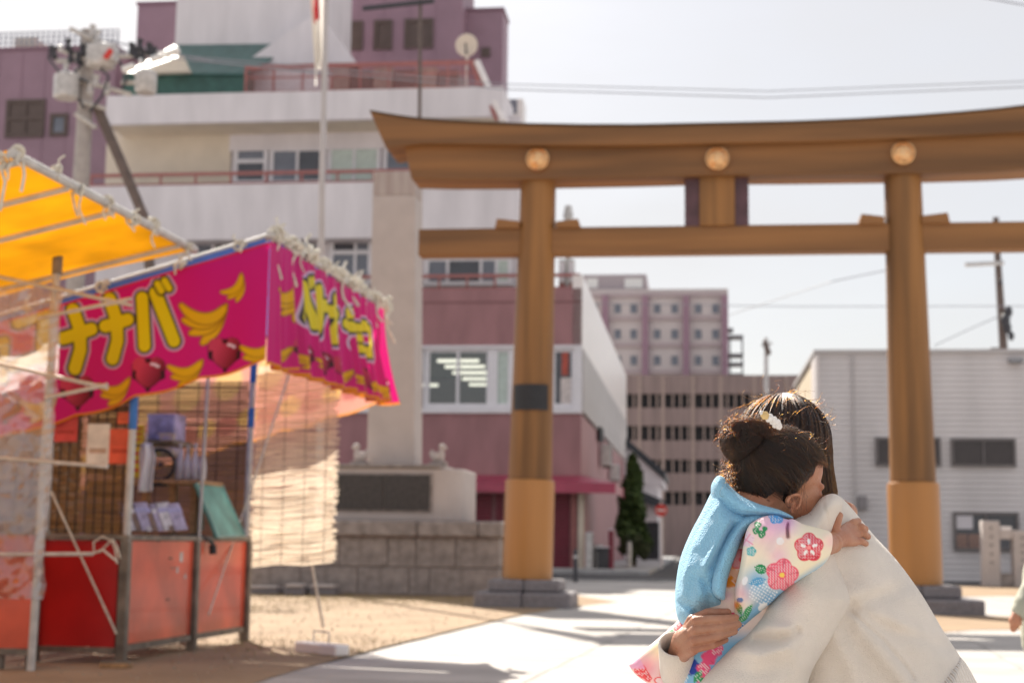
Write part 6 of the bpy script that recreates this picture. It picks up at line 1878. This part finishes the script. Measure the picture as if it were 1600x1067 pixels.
# the rest of the body, in one piece with the hand
bd = MB()
hm_, hat, hf, hs_, hu_, hR = head_mb(P(1217, 716, 2.808), (-.80, .56, -.12), (-.05, .05, 1), 0.198)
bd.add(hm_.v, hm_.f)
for e in (-1, 1): q = ear_mb(hat, e, 0.198); bd.add(q.v, q.f)
limb(bd, [hat(-.06, 0, -.2), hat(-.16, 0, -.50), P(1285, 840, 2.76)], [.05, .045, .04])
limb(bd, [P(1290, 850, 2.76), P(1330, 930, 2.745), P(1370, 1040, 2.745), P(1400, 1130, 2.745)], [.05, .075, .085, .095], 20)
limb(bd, [P(1280, 890, 2.62), P(1215, 1040, 2.56), P(1150, 1120, 2.60)], [.04, .035, .03])
limb(bd, [P(1278, 860, 2.85), P(1190, 990, 2.89), P(1115, 1082, 2.80), P(1062, 1055, 2.64)], [.05, .04, .034, .023])
for e, dy in ((-1, -.1), (1, .1)):
    limb(bd, [P(1440, 1215, 2.73 + dy * .6), P(1190, 1250, 2.72 + dy * 1.4), P(1300, 1560, 2.72 + dy)], [.09, .065, .045])
    limb(bd, [P(1310, 1590, 2.72 + dy), P(1220, 1612, 2.72 + dy)], [.035, .03])
body = remesh(bd, 0.005, 3)
organic(joinmb(body, hand), 'body', m_skinA, mother)
tr_ = MB()
for e, dy in ((-1, -.1), (1, .1)):
    limb(tr_, [P(1440, 1215, 2.73 + dy * .6), P(1190, 1250, 2.72 + dy * 1.4), P(1300, 1550, 2.72 + dy)], [.115, .082, .06], 18)
tr_.ball(P(1440, 1215, 2.73), (.13, .16, .12))
organic(remesh(tr_, 0.008, 3), 'trousers', m_trouser, mother)
for dy in (-.1, .1):
    mb = MB(); limb(mb, [P(1320, 1598, 2.72 + dy), P(1260, 1606, 2.72 + dy), P(1215, 1616, 2.72 + dy)], [.042, .042, .034]); organic(remesh(mb, .006, 3), 'shoe', m_shoe, mother)
# mother's hair: strands from the crown over the dome, then straight down
Hc = np.array(P(1223, 693, 2.80)); HA = np.array([.0865, .098, .0905]); ZE = P(1300, 774, 2.76)[2]
def LK(a): return (math.sin(a * 31 + 2 * math.sin(a * 9)) * .6 + math.sin(a * 67 + 1) * .4, math.sin(a * 43 + 3 * math.sin(a * 7)) * .6 + math.sin(a * 97 + 2) * .5)
def dome(az, po, k=1.0): return Hc + k * HA * np.array([math.sin(po) * math.cos(az), math.sin(po) * math.sin(az), math.cos(po)])
cap = MB()
def capf(a, b):
    az = rad(-190) + rad(296) * a
    if b < .5:
        p = dome(az, b * 2 * math.pi / 2, 0.975)
    else:
        t = (b - .5) * 2; p0 = dome(az, math.pi / 2, .975); p = p0 + np.array([.006 * math.cos(az), .004 * math.sin(az), 0]) * t; p[2] = p0[2] + (ZE + .004 - p0[2]) * t
    return p
cap.grid(capf, 60, 40)
cap.build('hair_cap', m_hairbase, mother, smooth='all')
strands = []; MEL = []
rg = np.random.default_rng(5)
for k in range(7600):
    az = rad(rg.uniform(-192, 108)); lay = rg.uniform(0.985, 1.012) + LK(az)[0] * .018; start = rg.uniform(0.05, 0.35) if k % 3 else rg.uniform(0.2, 1.2)
    MEL.append(.14 * LK(az)[1] + rg.normal() * .05); wob = rg.normal() * .03; zend = ZE + rg.normal() * .0035 + .004
    pts = []
    for po in np.linspace(start, math.pi / 2, 9):
        a2 = az + wob * (po - 1) + 0.25 * (math.pi / 2 - po) * (0.6)
        pts.append(dome(a2, po, lay))
    e = pts[-1]; flare = rg.uniform(.001, .010)
    for t in np.linspace(.2, 1, 6):
        q = e + np.array([math.cos(az), .6 * math.sin(az), 0]) * flare * t * t; q[2] = e[2] + (zend - e[2]) * t; pts.append(q + rg.normal(size=3) * .0004)
    strands.append(np.array(pts))
for k in range(170):
    az = rad(rg.uniform(-190, 108)); po = rg.uniform(0.05, 1.3); p = dome(az, po, 1.0)
    nrm = (p - Hc) / HA; tang = np.array([math.cos(az) * .7, math.sin(az) * .7, -.4])
    strands.append(wisp(p, nrm * .35 + tang * 0.8 + rg.normal(size=3) * .3, rg.uniform(.02, .055), rg, 9, .35))
hair_obj('hair', strands, m_hairM, mother, mel=MEL)

# ------------------------------------------------------------------ girl
girl = thing('person', 'small girl in flowered kimono and light blue vest, hair in a bun, hugging the woman', 'person', W, tuple(P(1140, 1000, 2.6)[:2]) + (0,))
vest = Pillow([(1112, 768), (1122, 756), (1150, 782), (1190, 800), (1228, 808), (1236, 818), (1196, 822), (1168, 836), (1152, 868), (1142, 905), (1138, 940), (1150, 952), (1147, 966), (1122, 962), (1096, 972), (1078, 980), (1062, 972), (1055, 946), (1056, 912), (1063, 872), (1078, 834), (1096, 800)],
    2.605, 0.105, 0.10, 62, 2.2,
    folds=[([(1115, 788), (1092, 824), (1075, 858), (1063, 905), (1060, 940)], -0.006, 3.2, 'r'), ([(1118, 790), (1096, 826), (1079, 860), (1067, 905)], 0.003, 4, 'r'),
           ([(1141, 812), (1124, 846), (1102, 884)], 0.010, 6, 'r'), ([(1146, 818), (1128, 852), (1112, 886)], -0.010, 5, 'r'),
           ([(1085, 900), (1078, 930), (1085, 960)], -0.009, 9, 'r'), ([(1066, 942), (1090, 955), (1120, 950)], -0.010, 7, 'r'), ([(1110, 925), (1128, 940), (1146, 944)], 0.009, 8, 'r'),
           ([(1104, 820), (1092, 850)], 0.004, 8, 'r'), ([(1098, 905), (1108, 935), (1104, 962)], -0.012, 6, 'r')], rough=.0045, seed=3)
vest.build('vest', m_vest, girl)
Pillow([(1236, 818), (1214, 806), (1188, 800), (1158, 810), (1134, 840), (1118, 878), (1112, 912), (1116, 930), (1131, 937), (1134, 922), (1138, 900), (1150, 866), (1166, 830), (1196, 816)], lambda x, y: 2.530 - 0.0002 * (y - 860), 0.026, 0.05, 14, 1.8,
       folds=[([(1180, 806), (1150, 828), (1130, 868), (1122, 915)], 0.003, 7, 'r')]).build('vest_front', m_vest, girl)
Pillow([(1111, 760), (1120, 744), (1130, 745), (1140, 758), (1158, 774), (1186, 787), (1220, 797), (1240, 809), (1214, 807), (1180, 806), (1152, 806), (1128, 800), (1114, 784)], lambda x, y: 2.575 - 0.045 * np.clip((x - 1110) / 80, 0, 1), 0.028, 0.03, 13, 1.6,
       folds=[([(1118, 752), (1134, 776), (1160, 794), (1200, 803)], 0.004, 6, 'r')]).build('collar', m_vest, girl)
kb_ = Pillow([(1200, 816), (1160, 822), (1120, 850), (1098, 900), (1090, 940), (1082, 962), (1068, 976), (1060, 990), (1058, 1040), (1056, 1120), (1046, 1300), (1040, 1480), (1050, 1560), (1120, 1580), (1210, 1570), (1240, 1500), (1245, 1300), (1240, 1100), (1245, 960), (1250, 860)], 2.632, 0.105, 0.10, 62, 2.2)
kb_.build('kimono_body', m_kimono, girl, paint_body)
Pillow([(1068, 962), (1052, 976), (1020, 1004), (988, 1031), (984, 1041), (998, 1057), (1022, 1074), (1060, 1100), (1110, 1110), (1125, 1060), (1115, 1000), (1090, 966)], lambda x, y: 2.66 - .0006 * (x - 985), 0.020, 0.03, 16, 1.6,
       folds=[([(1060, 980), (1030, 1030), (1025, 1070)], .006, 10, 'r'), ([(1048, 1000), (1012, 1050)], -.004, 6, 'r')]).build('far_sleeve', m_kimono, girl, paint_flap)
slv = Pillow([(1166, 830), (1180, 813), (1198, 805.5), (1214, 805), (1228, 811), (1240, 811), (1254, 818), (1272, 823), (1296, 830), (1301, 842), (1298, 864), (1284, 884), (1255, 902), (1227, 921), (1202, 944), (1176, 966), (1157, 986), (1138, 1009), (1128, 1010), (1136, 990), (1147, 964), (1147, 934), (1149, 914), (1156, 886)],
    lambda x, y: 2.495 + .045 * np.clip((y - 900) / 100, 0, 1) + .00012 * (1240 - x), 0.042, 0.045, 34, 1.45,
    folds=[([(1232, 812), (1230, 826), (1231, 838)], -0.030, 2.2, 'r'), ([(1226, 815), (1222, 835), (1206, 862)], .007, 8, 'r'), ([(1240, 815), (1246, 835), (1262, 850)], .006, 9, 'r'),
           ([(1172, 850), (1160, 890), (1152, 940)], .006, 7, 'r'), ([(1284, 840), (1250, 880), (1200, 920)], .005, 14, 'r'), ([(1200, 840), (1180, 880), (1165, 930)], -.006, 10, 'r'), ([(1210, 925), (1180, 950), (1160, 980)], -.005, 7, 'r')])
slv.build('sleeve', m_kimono, girl, paint_sleeve)
# head
CH = 0.180
cf_, cu_ = np.array([.88, .37, -.31]), np.array([.31, 0.03, .94])
hc0 = np.array(P(1221, 745, 2.605))
hm_, hat, hf, hs_, hu_, hR = head_mb(hc0, cf_, cu_, CH)
gb2 = MB(); gb2.add(hm_.v, hm_.f)
limb(gb2, [hat(-.05, 0, -.2), hat(-.28, 0, -.50), P(1165, 860, 2.61)], [.042, .038, .04])
limb(gb2, [P(1165, 880, 2.61), P(1130, 950, 2.61), P(1140, 1100, 2.61)], [.045, .055, .055], 18)
limb(gb2, [P(1200, 850, 2.55), P(1245, 858, 2.50), P(1300, 848, torso.surf(1300, 848) - .035)], [.035, .026, .018])
limb(gb2, [P(1190, 845, 2.70), P(1260, 800, 2.86), P(1325, 800, 2.88)], [.03, .024, .018])
for dy in (-.05, .05):
    limb(gb2, [P(1130, 1100, 2.61 + dy), P(1130, 1350, 2.61 + dy), P(1130, 1590, 2.61 + dy)], [.06, .045, .03])
    limb(gb2, [P(1130, 1595, 2.61 + dy), P(1170, 1612, 2.61 + dy)], [.03, .026])
gbody = remesh(gb2, 0.0028, 3)
eat = lambda a, b, z: Vector(hc0 + (hf * (a * .74 - .028) + hs_ * b * .74 + hu_ * (z * .74 - .232)) * CH)
eat2 = eat
ear = joinmb(ear_mb(eat, 1, CH * .74, a0=0, z0=0, side=.50), ear_mb(eat2, -1, CH * .74, a0=0, z0=0, side=.50)); ear = remesh(ear, .0011, 2)
# right hand spread on the woman's shoulder
def fsurf(x, y):
    i = int(round((x - arm.xs[0]) / (arm.xs[1] - arm.xs[0]))); j = int(round((y - arm.ys[0]) / (arm.ys[1] - arm.ys[0])))
    q = torso.surf(x, y)
    if 0 <= i < len(arm.xs) and 0 <= j < len(arm.ys) and arm.ins[j, i]: q = min(q, float(arm.front[j, i]))
    return q
ts = lambda x, y, d=0.0: P(x, y, min(fsurf(x, y), 2.66) - d)
gh = MB()
w0 = P(1298, 848, fsurf(1300, 848) - .026)
for (x, y, r) in ((1326, 822, .0085), (1336, 826, .0085), (1340, 834, .0085), (1336, 846, .0078)):
    limb(gh, [w0, P(1312, 840, fsurf(1312, 840) - .022), ts(x, y, .010)], [.0165, .0155, r])
limb(gh, [w0, P(1282, 853, 2.50)], [.0165, .019])
for pts, r in ((((1326, 822), (1334, 816), (1341, 814)), .0068), (((1336, 826), (1346, 823), (1352, 826)), .0068), (((1340, 834), (1350, 833), (1356, 838)), .0066), (((1336, 846), (1346, 845), (1353, 849)), .0060)):
    limb(gh, [ts(*pts[0], .010), ts(*pts[1], .014), ts(*pts[2], .004)], [r * 1.1, r, r * .88])
Yt = fsurf(1304, 838) - .026
limb(gh, [P(1304, 838, Yt), P(1305, 823, Yt + .003), P(1309, 811, Yt + .007), P(1312, 805, Yt + .011)], [.013, .0088, .0076, .0062])
ghand = remesh(gh, 0.0015, 3)
g2 = MB()
for pts in (((1310, 796), (1318, 786), (1326, 790), (1329, 800)), ((1308, 800), (1316, 792), (1322, 796), (1325, 806)), ((1306, 804), (1312, 797), (1318, 802), (1320, 812)), ((1304, 808), (1310, 803), (1315, 808), (1316, 816))):
    limb(g2, [P(x, y, 2.80 + .0 * i) for i, (x, y) in enumerate(pts)], [.008, .0068, .0064, .0055])
limb(g2, [P(1325, 800, 2.88), P(1306, 806, 2.81)], [.018, .015])
limb(g2, [P(1306, 806, 2.81), P(1296, 796, 2.80), P(1300, 786, 2.80)], [.011, .0075, .006])
g2 = remesh(g2, .0018, 2)
organic(joinmb(gbody, ear, ghand, g2), 'body', m_skinC, girl)
for dy in (-.05, .05):
    mb = MB(); limb(mb, [P(1128, 1590, 2.61 + dy), P(1130, 1606, 2.61 + dy), P(1178, 1614, 2.61 + dy)], [.034, .032, .028]); organic(remesh(mb, .005, 3), 'tabi_sock', m_tabi, girl)
    bx('sandal', M('red_sandal%d' % (dy > 0), (.5, .05, .06), .5, .1), girl, *(P(1110, 1600, 2.61)[0], P(1205, 1600, 2.61)[0]), 2.61 + dy - .03, 2.61 + dy + .03, 0.003, .03, .008)
# her hair: combed back over the skull into the bun
hfn, hsn, hun = np.array(hf), np.array(hs_), np.array(hu_)
SKC = np.array(P(1219, 738, 2.605)); SKR = np.array([.0805, .0715, .0765])
def sk(a, b, z, k=1.0): return SKC + k * (hfn * a * SKR[0] + hsn * b * SKR[1] + hun * z * SKR[2])
def fu(px, py):
    p = np.array(P(px, py, 2.537)) - SKC; return (p @ hfn, p @ hun)
HL = np.array([fu(x, y) for x, y in ((1330, 690), (1299, 716), (1286, 728), (1270, 742), (1255, 757), (1245, 776), (1238, 790), (1230, 782), (1224, 770), (1214, 769), (1207, 778), (1205, 790), (1196, 804), (1170, 815), (1140, 818), (1090, 815), (1100, 600), (1330, 600))])
def haired(p):
    q = p - SKC; return bool(inside(np.array([q @ hfn]), np.array([q @ hun]), HL)[0])
cap = MB()
vs, fs = [], []
nu, nv = 200, 130
keep = []
for j in range(nv + 1):
    for i in range(nu):
        t = math.pi * j / nv; a = 2 * math.pi * i / nu
        p = sk(math.sin(t) * math.cos(a), math.sin(t) * math.sin(a), math.cos(t), 0.992)
        vs.append(p); keep.append(haired(p))
for j in range(nv):
    for i in range(nu):
        q = (j * nu + i, (j + 1) * nu + i, (j + 1) * nu + (i + 1) % nu, j * nu + (i + 1) % nu)
        if sum(keep[k] for k in q) >= 3: fs.append(q)
cap.add(vs, fs); cap.build('hair_cap', m_hairbase, girl, smooth='all')
BC = np.array(P(1166, 690, 2.585)); BR = np.array([.0415, .038, .039])
bp_ = np.array([-.50, -.42, .58]); bp_ /= np.linalg.norm(bp_)
b1 = np.cross(bp_, [0, 0, 1]); b1 /= np.linalg.norm(b1); b2 = np.cross(bp_, b1)
mb = MB(); mb.ball(BC, BR * .93, 28, 18); mb.build('bun_core', m_hairbase, girl, smooth='all')
strands = []; MEL = []
rg = np.random.default_rng(8)
tgt0 = (BC - SKC); 
def to_unit(p):
    q = p - SKC; return np.array([q @ hfn / SKR[0], q @ hsn / SKR[1], q @ hun / SKR[2]])
tu = to_unit(BC + np.array([.012, 0, -.004])); tu /= np.linalg.norm(tu)
tb1 = np.cross(tu, [0, 1, 0]); tb1 /= np.linalg.norm(tb1); tb2 = np.cross(tu, tb1)
cnt = 0
while cnt < 6200:
    d = rg.normal(size=3); d /= np.linalg.norm(d)
    p = sk(*d)
    if not haired(p): continue
    tj = tu + rg.normal(size=3) * .13; tj /= np.linalg.norm(tj)
    om = math.acos(np.clip(d @ tj, -1, 1))
    if om < .15: continue
    cnt += 1
    qd = d - tu * (d @ tu); fz = math.atan2(qd @ tb2, qd @ tb1)
    lift = rg.uniform(.995, 1.02) + .028 * LK(fz)[0]; MEL.append(.2 * LK(fz * 1.1)[1] + rg.normal() * .05); nz_ = rg.normal() * .05; pts = []
    side = np.cross(d, tj); side /= np.linalg.norm(side) + 1e-9
    for t in np.linspace(0, 1, 12):
        q = (math.sin((1 - t) * om) * d + math.sin(t * om) * tj) / math.sin(om)
        q = q + side * nz_ * math.sin(math.pi * t) * om
        q /= np.linalg.norm(q)
        pts.append(sk(*q, k=lift + .035 * math.sin(math.pi * t) * (.4 + .6 * abs(nz_) * 10)))
    strands.append(np.array(pts))
# front locks swept from the clip over the crown to the temple
cu0 = to_unit(np.array(P(1212, 668, 2.57))); cu0 /= np.linalg.norm(cu0)
for k in range(1500):
    e = to_unit(np.array(P(1292 - rg.uniform(0, 26), 712 + rg.uniform(-14, 20), 2.55 + rg.uniform(-.03, .05)))); e /= np.linalg.norm(e)
    s0 = cu0 + rg.normal(size=3) * .16; s0 /= np.linalg.norm(s0); om = math.acos(np.clip(s0 @ e, -1, 1)); lk = LK(e[2] * 1.7 + e[1] * 1.2); lift = rg.uniform(1.015, 1.035) + .014 * lk[0]; MEL.append(.12 * lk[1] + rg.normal() * .05)
    pts = []
    for t in np.linspace(0, 1, 10):
        q = (math.sin((1 - t) * om) * s0 + math.sin(t * om) * e) / math.sin(om); pts.append(sk(*q, k=lift + .02 * math.sin(math.pi * t)))
    strands.append(np.array(pts))
# bun: meridians from the whorl
for k in range(3000):
    ph = rg.uniform(0, 6.283); tw = rg.normal() * .25; lk = LK(ph * .9); lay = rg.uniform(.95, 1.03) + .05 * math.sin(5 * ph) + .03 * lk[0]; MEL.append(.2 * lk[1] + rg.normal() * .05); pts = []
    t1 = rg.uniform(1.9, 2.8)
    for t in np.linspace(.12, t1, 11):
        a = ph + tw * t + .15 * math.sin(3 * t + ph)
        d = bp_ * math.cos(t) + (b1 * math.cos(a) + b2 * math.sin(a)) * math.sin(t)
        dimple = 1 - .30 * math.exp(-(t / .35) ** 2)
        pts.append(BC + d * BR * lay * dimple)
    strands.append(np.array(pts))
# band of hair from the whorl to the clip
for k in range(420):
    a0 = np.array(P(1148 + rg.normal() * 5, 668 + rg.normal() * 5, 2.55)); a1 = np.array(P(1178 + rg.normal() * 5, 660 + rg.normal() * 9, 2.553)); a2 = np.array(P(1210 + rg.normal() * 9, 674 + rg.normal() * 9, 2.55))
    strands.append(np.array([a0 * (1 - t) ** 2 + a1 * 2 * t * (1 - t) + a2 * t * t + rg.normal(size=3) * .0006 for t in np.linspace(0, 1, 9)]))
# nape tuft and loose curls lit by the sun
for k in range(420):
    p = np.array(P(1136 + rg.uniform(-4, 26), 722 + rg.uniform(0, 62), 2.60 + rg.normal() * .03))
    strands.append(wisp(p, (rg.uniform(-.9, .25), rg.normal() * .4, rg.uniform(-1, .1)), rg.uniform(.02, .05), rg, 9, .55))
for k in range(360):
    ph = rg.uniform(0, 6.283); t = rg.uniform(.1, 1.6); d = bp_ * math.cos(t) + (b1 * math.cos(ph) + b2 * math.sin(ph)) * math.sin(t)
    strands.append(wisp(BC + d * BR, d + rg.normal(size=3) * .7, rg.uniform(.012, .045), rg, 9, .6))
cnt = 0
while cnt < 220:
    d = rg.normal(size=3); d /= np.linalg.norm(d); p = sk(*d, k=1.02)
    if d[2] < .15 or not haired(p): continue
    cnt += 1; strands.append(wisp(p, (p - SKC) / .08 * .4 + hfn * .5 + rg.normal(size=3) * .5, rg.uniform(.012, .04), rg, 9, .5))
# baby hairs softening the hairline on the temple and behind the ear
hl_px = [(1293, 722), (1284, 732), (1268, 744), (1254, 758), (1245, 774)]
for k in range(420):
    t = rg.uniform(0, 3.99); i = int(t); t -= i
    bx0 = hl_px[i][0] + (hl_px[i + 1][0] - hl_px[i][0]) * t; by0 = hl_px[i][1] + (hl_px[i + 1][1] - hl_px[i][1]) * t
    d = to_unit(np.array(P(bx0 + rg.normal() * 2, by0 - 3 + rg.normal() * 2, 2.537))); d /= np.linalg.norm(d)
    e = to_unit(np.array(P(bx0 - rg.uniform(2, 14), by0 + rg.uniform(5, 19), 2.537))); e /= np.linalg.norm(e)
    strands.append(np.array([sk(*(lambda q: q / np.linalg.norm(q))(d * (1 - s) + e * s), k=1.0 - .03 * s) for s in np.linspace(0, 1, 6)]))
nape_px = [(1200, 797), (1194, 803), (1180, 810), (1166, 814), (1148, 812)]
for k in range(360):
    t = rg.uniform(0, 3.99); i = int(t); t -= i
    bx0 = nape_px[i][0] + (nape_px[i + 1][0] - nape_px[i][0]) * t; by0 = nape_px[i][1] + (nape_px[i + 1][1] - nape_px[i][1]) * t
    d = to_unit(np.array(P(bx0 - rg.uniform(0, 8), by0 - rg.uniform(2, 9), 2.545))); d /= np.linalg.norm(d)
    e = to_unit(np.array(P(bx0 - rg.uniform(-4, 12), by0 + rg.uniform(4, 17), 2.545))); e /= np.linalg.norm(e)
    strands.append(np.array([sk(*(lambda q: q / np.linalg.norm(q))(d * (1 - s) + e * s), k=1.0 - .05 * s) for s in np.linspace(0, 1, 6)]))
# fine locks in front of the ear
for k in range(16):
    x0 = 1228 + rg.uniform(0, 30); p0 = np.array(P(x0, 752 + rg.uniform(-8, 8), 2.535)); x1 = x0 + rg.uniform(-12, 14)
    strands.append(np.array([p0 + (np.array(P(x1 + rg.normal() * 3, 792 + rg.uniform(-10, 14), 2.532 + rg.uniform(-.004, .008))) - p0) * t + np.array([.003 * math.sin(3 * t), 0, 0]) for t in np.linspace(0, 1, 7)]))
hair_obj('hair', strands, m_hairC, girl, mel=MEL)
# flower clip
m_petal = M('white_petal', (0.82, 0.78, 0.74), 0.5, 0.06, 30); m_petaly = M('yellow_petal', (0.75, 0.52, 0.22), 0.5, 0.1, 30)
clip = None
for k, (x, y, r) in enumerate(((1195, 649, .0075), (1202, 653, .0078), (1208, 657, .0075), (1213, 662, .0082), (1217, 666, .0060), (1190, 645, .0045))):
    p = np.array(P(x, y, 2.533)); mb = MB(); rr2 = random.Random(k)
    for j in range(6):
        a = j * 1.047 + k; mb.ball(p + np.array([math.cos(a) * r * .55, -.001 + .002 * math.sin(j), math.sin(a) * r * .55]), (r * .5, r * .38, r * .5), 10, 7)
    mb.ball(p + np.array([0, -r * .5, 0]), r * .3, 8, 6)
    o = organic(remesh(mb, .0009, 1), 'clip_flower', m_petaly if k == 0 else m_petal, girl)

# ------------------------------------------------------------------ passer-by at the right edge
kid = thing('person', 'child in a pale green padded jacket at the right edge of the photograph', 'person', W, tuple(P(1645, 900, 6.0)[:2]) + (0,))
mb = MB(); q = lambda x, y, d=0.0: P(x, y, 6.0 + d)
hm_, hat, hf, hs_, hu_, hR = head_mb(q(1650, 795), (.3, .95, 0), (0, 0, 1), 0.19); mb.add(hm_.v, hm_.f)
limb(mb, [q(1650, 830), q(1650, 880), q(1650, 985)], [.045, .09, .095], 18)
limb(mb, [q(1636, 880), q(1615, 922, -.02), q(1594, 958, -.04)], [.035, .028, .022])
limb(mb, [q(1676, 872), q(1690, 920, .02), q(1696, 965, .04)], [.035, .028, .022])
for dx in (-1, 1):
    limb(mb, [q(1650 + dx * 18, 990), q(1650 + dx * 19, 1090), q(1650 + dx * 19, 1180)], [.06, .045, .03]); limb(mb, [q(1650 + dx * 19, 1188), q(1650 + dx * 19, 1188, .1)], [.03, .026])
kb2 = remesh(mb, .006, 3)
mb = MB()
limb(mb, [q(1592, 956, -.04), q(1586, 970, -.045)], [.024, .024])
for dx, L_ in ((-4, 13), (-1, 15), (2, 14), (5, 11)): limb(mb, [q(1586 + dx, 970, -.045), q(1585 + dx, 970 + L_ * .6, -.05), q(1584 + dx * .8, 970 + L_, -.045)], [.0085, .0078, .0065])
limb(mb, [q(1590, 964, -.06), q(1594, 974, -.07)], [.011, .008])
organic(joinmb(kb2, remesh(mb, .003, 2)), 'body', m_skinC, kid)
m_jack = M('pale_green_padding', (0.42, 0.42, 0.34), 0.8, 0.15, 10, 0.3, 40)
mb = MB(); limb(mb, [q(1650, 858), q(1650, 900), q(1650, 1000)], [.10, .125, .13], 20)
limb(mb, [q(1636, 880), q(1622, 912, -.02), q(1608, 936, -.03), q(1597, 953, -.04)], [.056, .054, .050, .040], 16)
for k in range(3): mb.ball(q(1624 - k * 10, 908 + k * 18, -.02 - .01 * k), .055 - .003 * k, 16, 10)
limb(mb, [q(1678, 876), q(1690, 920, .02), q(1695, 955, .04)], [.058, .052, .042], 16)
organic(remesh(mb, .006, 2), 'jacket', m_jack, kid)
mb = MB()
for dx in (-1, 1): limb(mb, [q(1650 + dx * 18, 1000), q(1650 + dx * 19, 1090), q(1650 + dx * 19, 1170)], [.075, .06, .045], 16)
organic(remesh(mb, .008, 2), 'trousers', m_trouser, kid)
mb = MB(); mb.ball(q(1650, 785, -.005), (.085, .09, .085), 20, 14); mb.build('hair', m_hairbase, kid, smooth='all')
for dx in (-1, 1): bx('shoe', m_shoe, kid, *(q(1650 + dx * 19 - 14, 1190)[0], q(1650 + dx * 19 + 14, 1190)[0]), 5.95, 6.13, 0.002, .055, .015)
